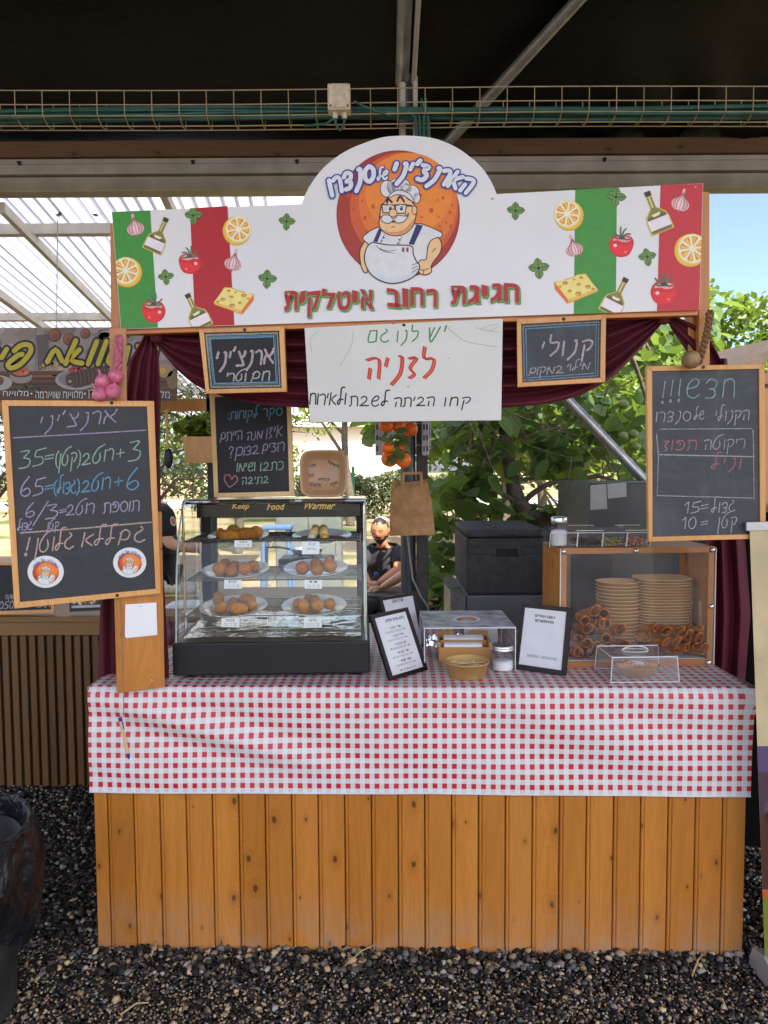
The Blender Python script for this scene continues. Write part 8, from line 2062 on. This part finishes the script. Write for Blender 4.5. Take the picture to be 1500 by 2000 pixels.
def hand_parts(mb, wrist, dirv, pn, s=1.0, m=0, curl=0.5, side=1):
    """palm with four unequal bent fingers and a thumb from the side of the palm"""
    d = V(dirv).normalized(); n = V(pn).normalized(); n = (n - d * n.dot(d)).normalized(); w = d.cross(n) * side
    wrist = V(wrist)
    mb.tube([wrist, wrist + d * 0.03 * s, wrist + d * 0.065 * s, wrist + d * 0.088 * s], [0.024 * s, 0.030 * s, 0.034 * s, 0.022 * s], 10, m)
    for k, (ox, L) in enumerate(((-0.028, 0.062), (-0.010, 0.074), (0.009, 0.070), (0.027, 0.054))):
        p = wrist + d * 0.078 * s + w * ox * s; pts = [p]
        for q in range(3):
            a = curl * (0.4 + q * 0.7); pts.append(pts[-1] + (d * math.cos(a) - n * math.sin(a)) * L * s / 3)
        mb.tube(pts, [0.0088 * s, 0.0082 * s, 0.0076 * s, 0.0058 * s], 8, m)
    p = wrist + d * 0.03 * s - w * 0.026 * s; mb.tube([p, p + (d * 0.7 - w * 0.7) * 0.03 * s, p + (d * 0.95 - w * 0.5 - n * 0.3) * 0.056 * s], [0.011 * s, 0.0095 * s, 0.007 * s], 8, m)
SKIN1 = plain('tanned_skin', S(186, 124, 88), 0.5, 0, 0.06, 30); SKIN2 = plain('light_skin', S(216, 166, 136), 0.5, 0, 0.06, 30)
HAIR = plain('dark_hair', (0.012, 0.009, 0.008), 0.6, 0, 0.3, 120); EYEW = plain('eye_white', (0.4, 0.38, 0.36), 0.3); LIPS = plain('lips', S(176, 104, 92), 0.5); STUB = plain('short_beard', (0.05, 0.033, 0.025), 0.8, 0, 0.4, 200)
SHIRTD = plain('dark_tshirt', (0.022, 0.022, 0.027), 0.85, 0, 0.2, 14, 0.25, 18, bdist=0.012); TROUS = plain('dark_trousers', (0.012, 0.012, 0.015), 0.85); SHOES = plain('black_shoes', (0.01, 0.01, 0.01), 0.5)
SHIRT2 = plain('black_work_shirt', (0.011, 0.010, 0.012), 0.85, 0, 0.2, 14, 0.25, 18, bdist=0.012); SHIRT3 = plain('grey_blue_shirt', (0.10, 0.11, 0.14), 0.85, 0, 0.15, 14, 0.25, 18)
def figure(label, J, headc, yaw, pitch, skinm, shirt, sleeve, beard, hands, base, hairline=0.35, head_s=1.0):
    """J: joints (point). Body is one skinned surface; shirt, trousers, hair and shoes are its children."""
    t = thing('person', label, 'person', base)
    rad = dict(pel=0.125, bel=0.125, che=0.135, nek0=0.062, nek=0.052, hb=0.05, shL=0.062, shR=0.062, elL=0.044, elR=0.044, wrL=0.027, wrR=0.027, hiL=0.085, hiR=0.085, knL=0.058, knR=0.058, anL=0.038, anR=0.038, toL=0.032, toR=0.032, fmL=0.042, fmR=0.042)
    J = dict(J)
    for s in 'LR': J['fm' + s] = J['el' + s] * 0.6 + J['wr' + s] * 0.4
    E = [('pel', 'bel'), ('bel', 'che'), ('che', 'nek0'), ('nek0', 'nek'), ('nek', 'hb')]
    for s in 'LR': E += [('che', 'sh' + s), ('sh' + s, 'el' + s), ('el' + s, 'fm' + s), ('fm' + s, 'wr' + s), ('pel', 'hi' + s), ('hi' + s, 'kn' + s), ('kn' + s, 'an' + s), ('an' + s, 'to' + s)]
    order = ['pel', 'bel', 'che', 'nek0', 'nek', 'hb'] + [a + s for s in 'LR' for a in ('sh', 'el', 'fm', 'wr', 'hi', 'kn', 'an', 'to')]
    ex = MB(); hb = MB(); head_parts(ex, hb, headc, yaw, pitch, head_s, beard, hairline)
    for (w, d, n, s) in hands: hand_parts(ex, w, d, n, 0.95, 0, 0.55, s)
    skin('body', {n: (J[n], rad[n] * 0.9) for n in order}, E, skinm, t, extra=ex, mats=[skinm, HAIR, EYEW, HAIR, LIPS, STUB])
    hb.build('hair', HAIR, t, smooth='all')
    JS = {n: (J[n], rad[n] * 1.08) for n in ('pel', 'bel', 'che', 'nek0')}; ES = [('pel', 'bel'), ('bel', 'che'), ('che', 'nek0'), ('pel', 'hem')]
    JS['hem'] = (J['pel'] + ((J['hiL'] + J['hiR']) / 2 - J['pel']) * 1.3 + V((0, 0, -0.03)), 0.145)
    for s in 'LR':
        JS['sh' + s] = (J['sh' + s], 0.076); JS['sl' + s] = (J['sh' + s].lerp(J['el' + s], sleeve), 0.066); ES += [('che', 'sh' + s), ('sh' + s, 'sl' + s)]
    JS['nek0'] = (J['che'].lerp(J['nek0'], 0.86), 0.062)
    skin('shirt', JS, ES, shirt, t)
    JT = {'pel': (J['pel'], 0.135)}; ET = []
    for s in 'LR':
        JT['hi' + s] = (J['hi' + s], 0.098); JT['kn' + s] = (J['kn' + s], 0.072); JT['an' + s] = (J['an' + s].lerp(J['kn' + s], 0.1), 0.058); ET += [('pel', 'hi' + s), ('hi' + s, 'kn' + s), ('kn' + s, 'an' + s)]
    skin('trousers', JT, ET, TROUS, t)
    for s in 'LR':
        m = MB(); m.ball((J['an' + s] + J['to' + s]) / 2 + V((0, 0, -0.015)), (0.055, 0.055, 0.045), 2); f = (J['to' + s] - J['an' + s]); f.z = 0; f.normalize(); m.ball(J['to' + s] + V((0, 0, -0.005)), (0.05, 0.05, 0.035), 2); m.build('shoe', SHOES, t, smooth='all')
    return t
P_ = lambda u, v, y: atY(u, v, y)
def sit(u_pel, v_pel, y, us, ud, kn):          # legs of a seated person
    pass
# seated man behind the warmer
pel = P_(752, 1176, 6.05); 
J = dict(pel=pel, bel=P_(751, 1140, 6.04), che=P_(750, 1096, 6.02), nek0=P_(748, 1070, 6.0), nek=P_(746, 1060, 5.98), hb=P_(744, 1050, 5.96),
         shL=P_(778, 1079, 6.0), elL=P_(777, 1112, 5.85), wrL=P_(738, 1140, 5.6), shR=P_(718, 1080, 6.02), elR=P_(706, 1114, 5.85), wrR=P_(722, 1142, 5.6),
         hiL=P_(768, 1180, 6.0), hiR=P_(736, 1180, 6.0), knL=V((0.10, 5.5, 0.5)), knR=V((-0.17, 5.5, 0.5)), anL=V((0.1, 5.48, 0.08)), anR=V((-0.17, 5.48, 0.08)), toL=V((0.1, 5.32, 0.04)), toR=V((-0.17, 5.32, 0.04)))
pA = figure('seated bearded man in a dark T-shirt smiling beside the food warmer', J, P_(742, 1037, 5.95), R(-12), R(10), SKIN1, SHIRTD, 0.78, True, [(J['wrL'], V((-0.8, -0.5, -0.1)), V((0, 0, 1)), 1), (J['wrR'], V((0.6, -0.7, -0.1)), V((0, 0, 1)), -1)], (0.0, 6.05, 0), 0.56)
kc_ = P_(744, 1037, 5.95); b = MB()
b.lathe([(0.058, 0.088), (0.045, 0.104), (0.02, 0.113), (0, 0.114)], kc_ + V((0.004, 0.034, 0.006)), 20); b.build('cap', plain('grey_knit_cap', (0.45, 0.45, 0.47), 0.9, 0, 0.3, 90), pA, smooth='all')
# second seated visitor, mostly behind the column
J = dict(pel=P_(838, 1200, 5.55), bel=P_(838, 1160, 5.55), che=P_(836, 1110, 5.5), nek0=P_(832, 1080, 5.48), nek=P_(828, 1066, 5.46), hb=P_(824, 1054, 5.45), shL=P_(846, 1092, 5.62), elL=P_(822, 1130, 5.5), wrL=P_(770, 1150, 5.35),
         shR=P_(822, 1094, 5.35), elR=P_(795, 1118, 5.25), wrR=P_(742, 1150, 5.18), hiL=P_(842, 1204, 5.65), hiR=P_(836, 1206, 5.42), knL=V((-0.02, 5.62, 0.5)), knR=V((-0.02, 5.4, 0.5)), anL=V((-0.02, 5.62, 0.08)), anR=V((-0.02, 5.4, 0.08)), toL=V((-0.18, 5.62, 0.04)), toR=V((-0.18, 5.4, 0.04)))
figure('second seated visitor behind the column, one pale forearm reaching to the left', J, P_(820, 1034, 5.42), R(-80), R(5), SKIN2, SHIRT3, 0.5, False, [(J['wrR'], V((-1, -0.15, -0.2)), V((0, 0, 1)), 1), (J['wrL'], V((-1, -0.2, 0)), V((0, 0, 1)), -1)], (0.36, 5.5, 0))
for nm, x, y, rot, lb in (('chair', 0.02, 6.12, 0, 'white garden chair under the seated bearded man'), ('chair', 0.40, 5.56, R(-90), 'white garden chair under the visitor behind the column')):
    t = thing('garden_chair', lb, 'chair', (x, y, 0), 'garden chairs behind the stall'); Mx = Matrix.Translation((x, y, 0)) @ Matrix.Rotation(rot, 4, 'Z')
    b = MB(); b.cbox((-0.22, -0.24, 0.36), (0.22, 0.2, 0.385), 0.008, M=Mx); b.build('seat', WHITEPLASTIC, t)
    b = MB(); b.cbox((-0.21, 0.18, 0.386), (0.21, 0.205, 0.8), 0.008, M=Mx); b.build('backrest', WHITEPLASTIC, t)
    for sx in (-0.19, 0.19):
        for sy in (-0.2, 0.17):
            b = MB(); b.tube([Mx @ V((sx * 1.1, sy * 1.1, 0)), Mx @ V((sx, sy, 0.36))], 0.018, 8); b.build('leg', WHITEPLASTIC, t)
bt_ = thing('bistro_table', 'small dark round table in front of the seated man', 'table', (0.0, 5.15, 0)); tt = atY(755, 1158, 5.1)
b = MB(); b.lathe([(0, 0), (0.24, 0), (0.245, 0.006), (0.24, 0.014), (0, 0.014)], (0.0, 5.2, tt.z - 0.014), 32); b.build('table_top', BLACKMETAL, bt_)
b = MB(); b.tube([(0, 5.2, 0.02), (0, 5.2, tt.z - 0.015)], 0.025, 10); b.lathe([(0.2, 0), (0.2, 0.015), (0.03, 0.03), (0, 0.03)], (0, 5.2, 0), 24); b.build('pedestal', BLACKMETAL, bt_)
wb = thing('water_bottle', 'small water bottle with a blue cap on the dark round table', 'bottle', (-0.06, 5.12, tt.z))
b = MB(); b.lathe([(0, 0), (0.03, 0), (0.032, 0.06), (0.03, 0.1), (0.012, 0.125), (0.012, 0.13)], (-0.06, 5.12, tt.z + 0.001), 16); b.build('bottle', ACRYLIC, wb, smooth='all', recalc=False)
b = MB(); b.lathe([(0.014, 0.128), (0.014, 0.145), (0, 0.146)], (-0.06, 5.12, tt.z), 14); b.build('cap', plain('blue_cap', (0.03, 0.12, 0.5), 0.4), wb)
# stall keeper of the neighbouring stall
Y = 4.62; Z = lambda u, z: V((atY(u, 1000, Y).x, Y, z))
sx_ = P_(312, 1000, Y)
J = dict(pel=Z(300, 0.95), bel=Z(300, 1.08), che=Z(303, 1.26), nek0=Z(294, 1.42), nek=Z(286, 1.47), hb=Z(284, 1.53), shR=P_(322, 1008, Y - 0.17), elR=P_(328, 1064, Y - 0.2), wrR=P_(388, 1068, Y - 0.15), shL=P_(312, 1002, Y + 0.17), elL=P_(330, 1064, Y + 0.2), wrL=P_(388, 1074, Y + 0.1),
         hiR=Z(300, 0.88) + V((0, -0.09, 0)), hiL=Z(300, 0.88) + V((0, 0.09, 0)), knR=Z(304, 0.48) + V((0, -0.1, 0)), knL=Z(304, 0.48) + V((0, 0.1, 0)), anR=Z(298, 0.08) + V((0, -0.1, 0)), anL=Z(298, 0.08) + V((0, 0.1, 0)), toR=Z(338, 0.04) + V((0, -0.1, 0)), toL=Z(338, 0.04) + V((0, 0.1, 0)))
pK = figure('stall keeper in a black work shirt reaching over the neighbouring counter', J, Z(284, 1.63), R(85), R(12), SKIN2, SHIRT2, 0.8, False, [(J['wrR'], V((1, 0.1, -0.15)), V((0, 0, 1)), 1), (J['wrL'], V((1, -0.1, -0.2)), V((0, 0, 1)), -1)], (sx_.x, Y, 0))
A = Art(Plane(V((0, Y - 0.262, 1.3)), 0), 0.0); A.ell(338, 1018, 5.5, 9.5, (0.6, 0.58, 0.56), 0, -12, 18); A.ell(338, 1018, 4, 7, S(190, 96, 46), 1, -12, 16); A.build('shirt_emblem', PRINT, pK)
# grey cabinet and blue stool in the yard behind
gc = atY(610, 1030, 8.6)
gcb = thing('metal_cabinet', 'low grey metal cabinet in the sandy yard seen through the food warmer', 'cabinet', (gc.x, 8.6, 0))
b = MB(); b.cbox((gc.x - 0.45, 8.6, 0.04), (gc.x + 0.35, 9.0, 1.22), 0.01); b.build('body', plain('grey_cabinet', (0.16, 0.17, 0.16), 0.5, 0.2), gcb)
for xx in (gc.x - 0.44, gc.x - 0.045):
    b = MB(); b.cbox((xx, 8.585, 0.08), (xx + 0.385, 8.599, 1.19), 0.004); dd = b.build('door', plain('grey_cabinet_door', (0.2, 0.21, 0.2), 0.45, 0.2), gcb)
    m = MB(); m.cbox((xx + 0.33, 8.57, 0.6), (xx + 0.345, 8.584, 0.75), 0.002); m.build('handle', STEEL, dd)
st = atY(541, 1026, 7.6); bs = thing('blue_stool', 'blue plastic stool in the sandy yard left of the grey cabinet', 'stool', (st.x, 7.6, 0))
b = MB(); b.cbox((st.x - 0.16, 7.45, st.z - 0.04), (st.x + 0.16, 7.75, st.z), 0.01); BL2 = plain('blue_stool_plastic', (0.10, 0.18, 0.36), 0.5); b.build('seat', BL2, bs)
for sx in (-0.13, 0.13):
    for sy in (-0.12, 0.12):
        b = MB(); b.tube([(st.x + sx * 1.2, 7.6 + sy * 1.2, 0), (st.x + sx, 7.6 + sy, st.z - 0.04)], 0.02, 8); b.build('leg', BL2, bs)
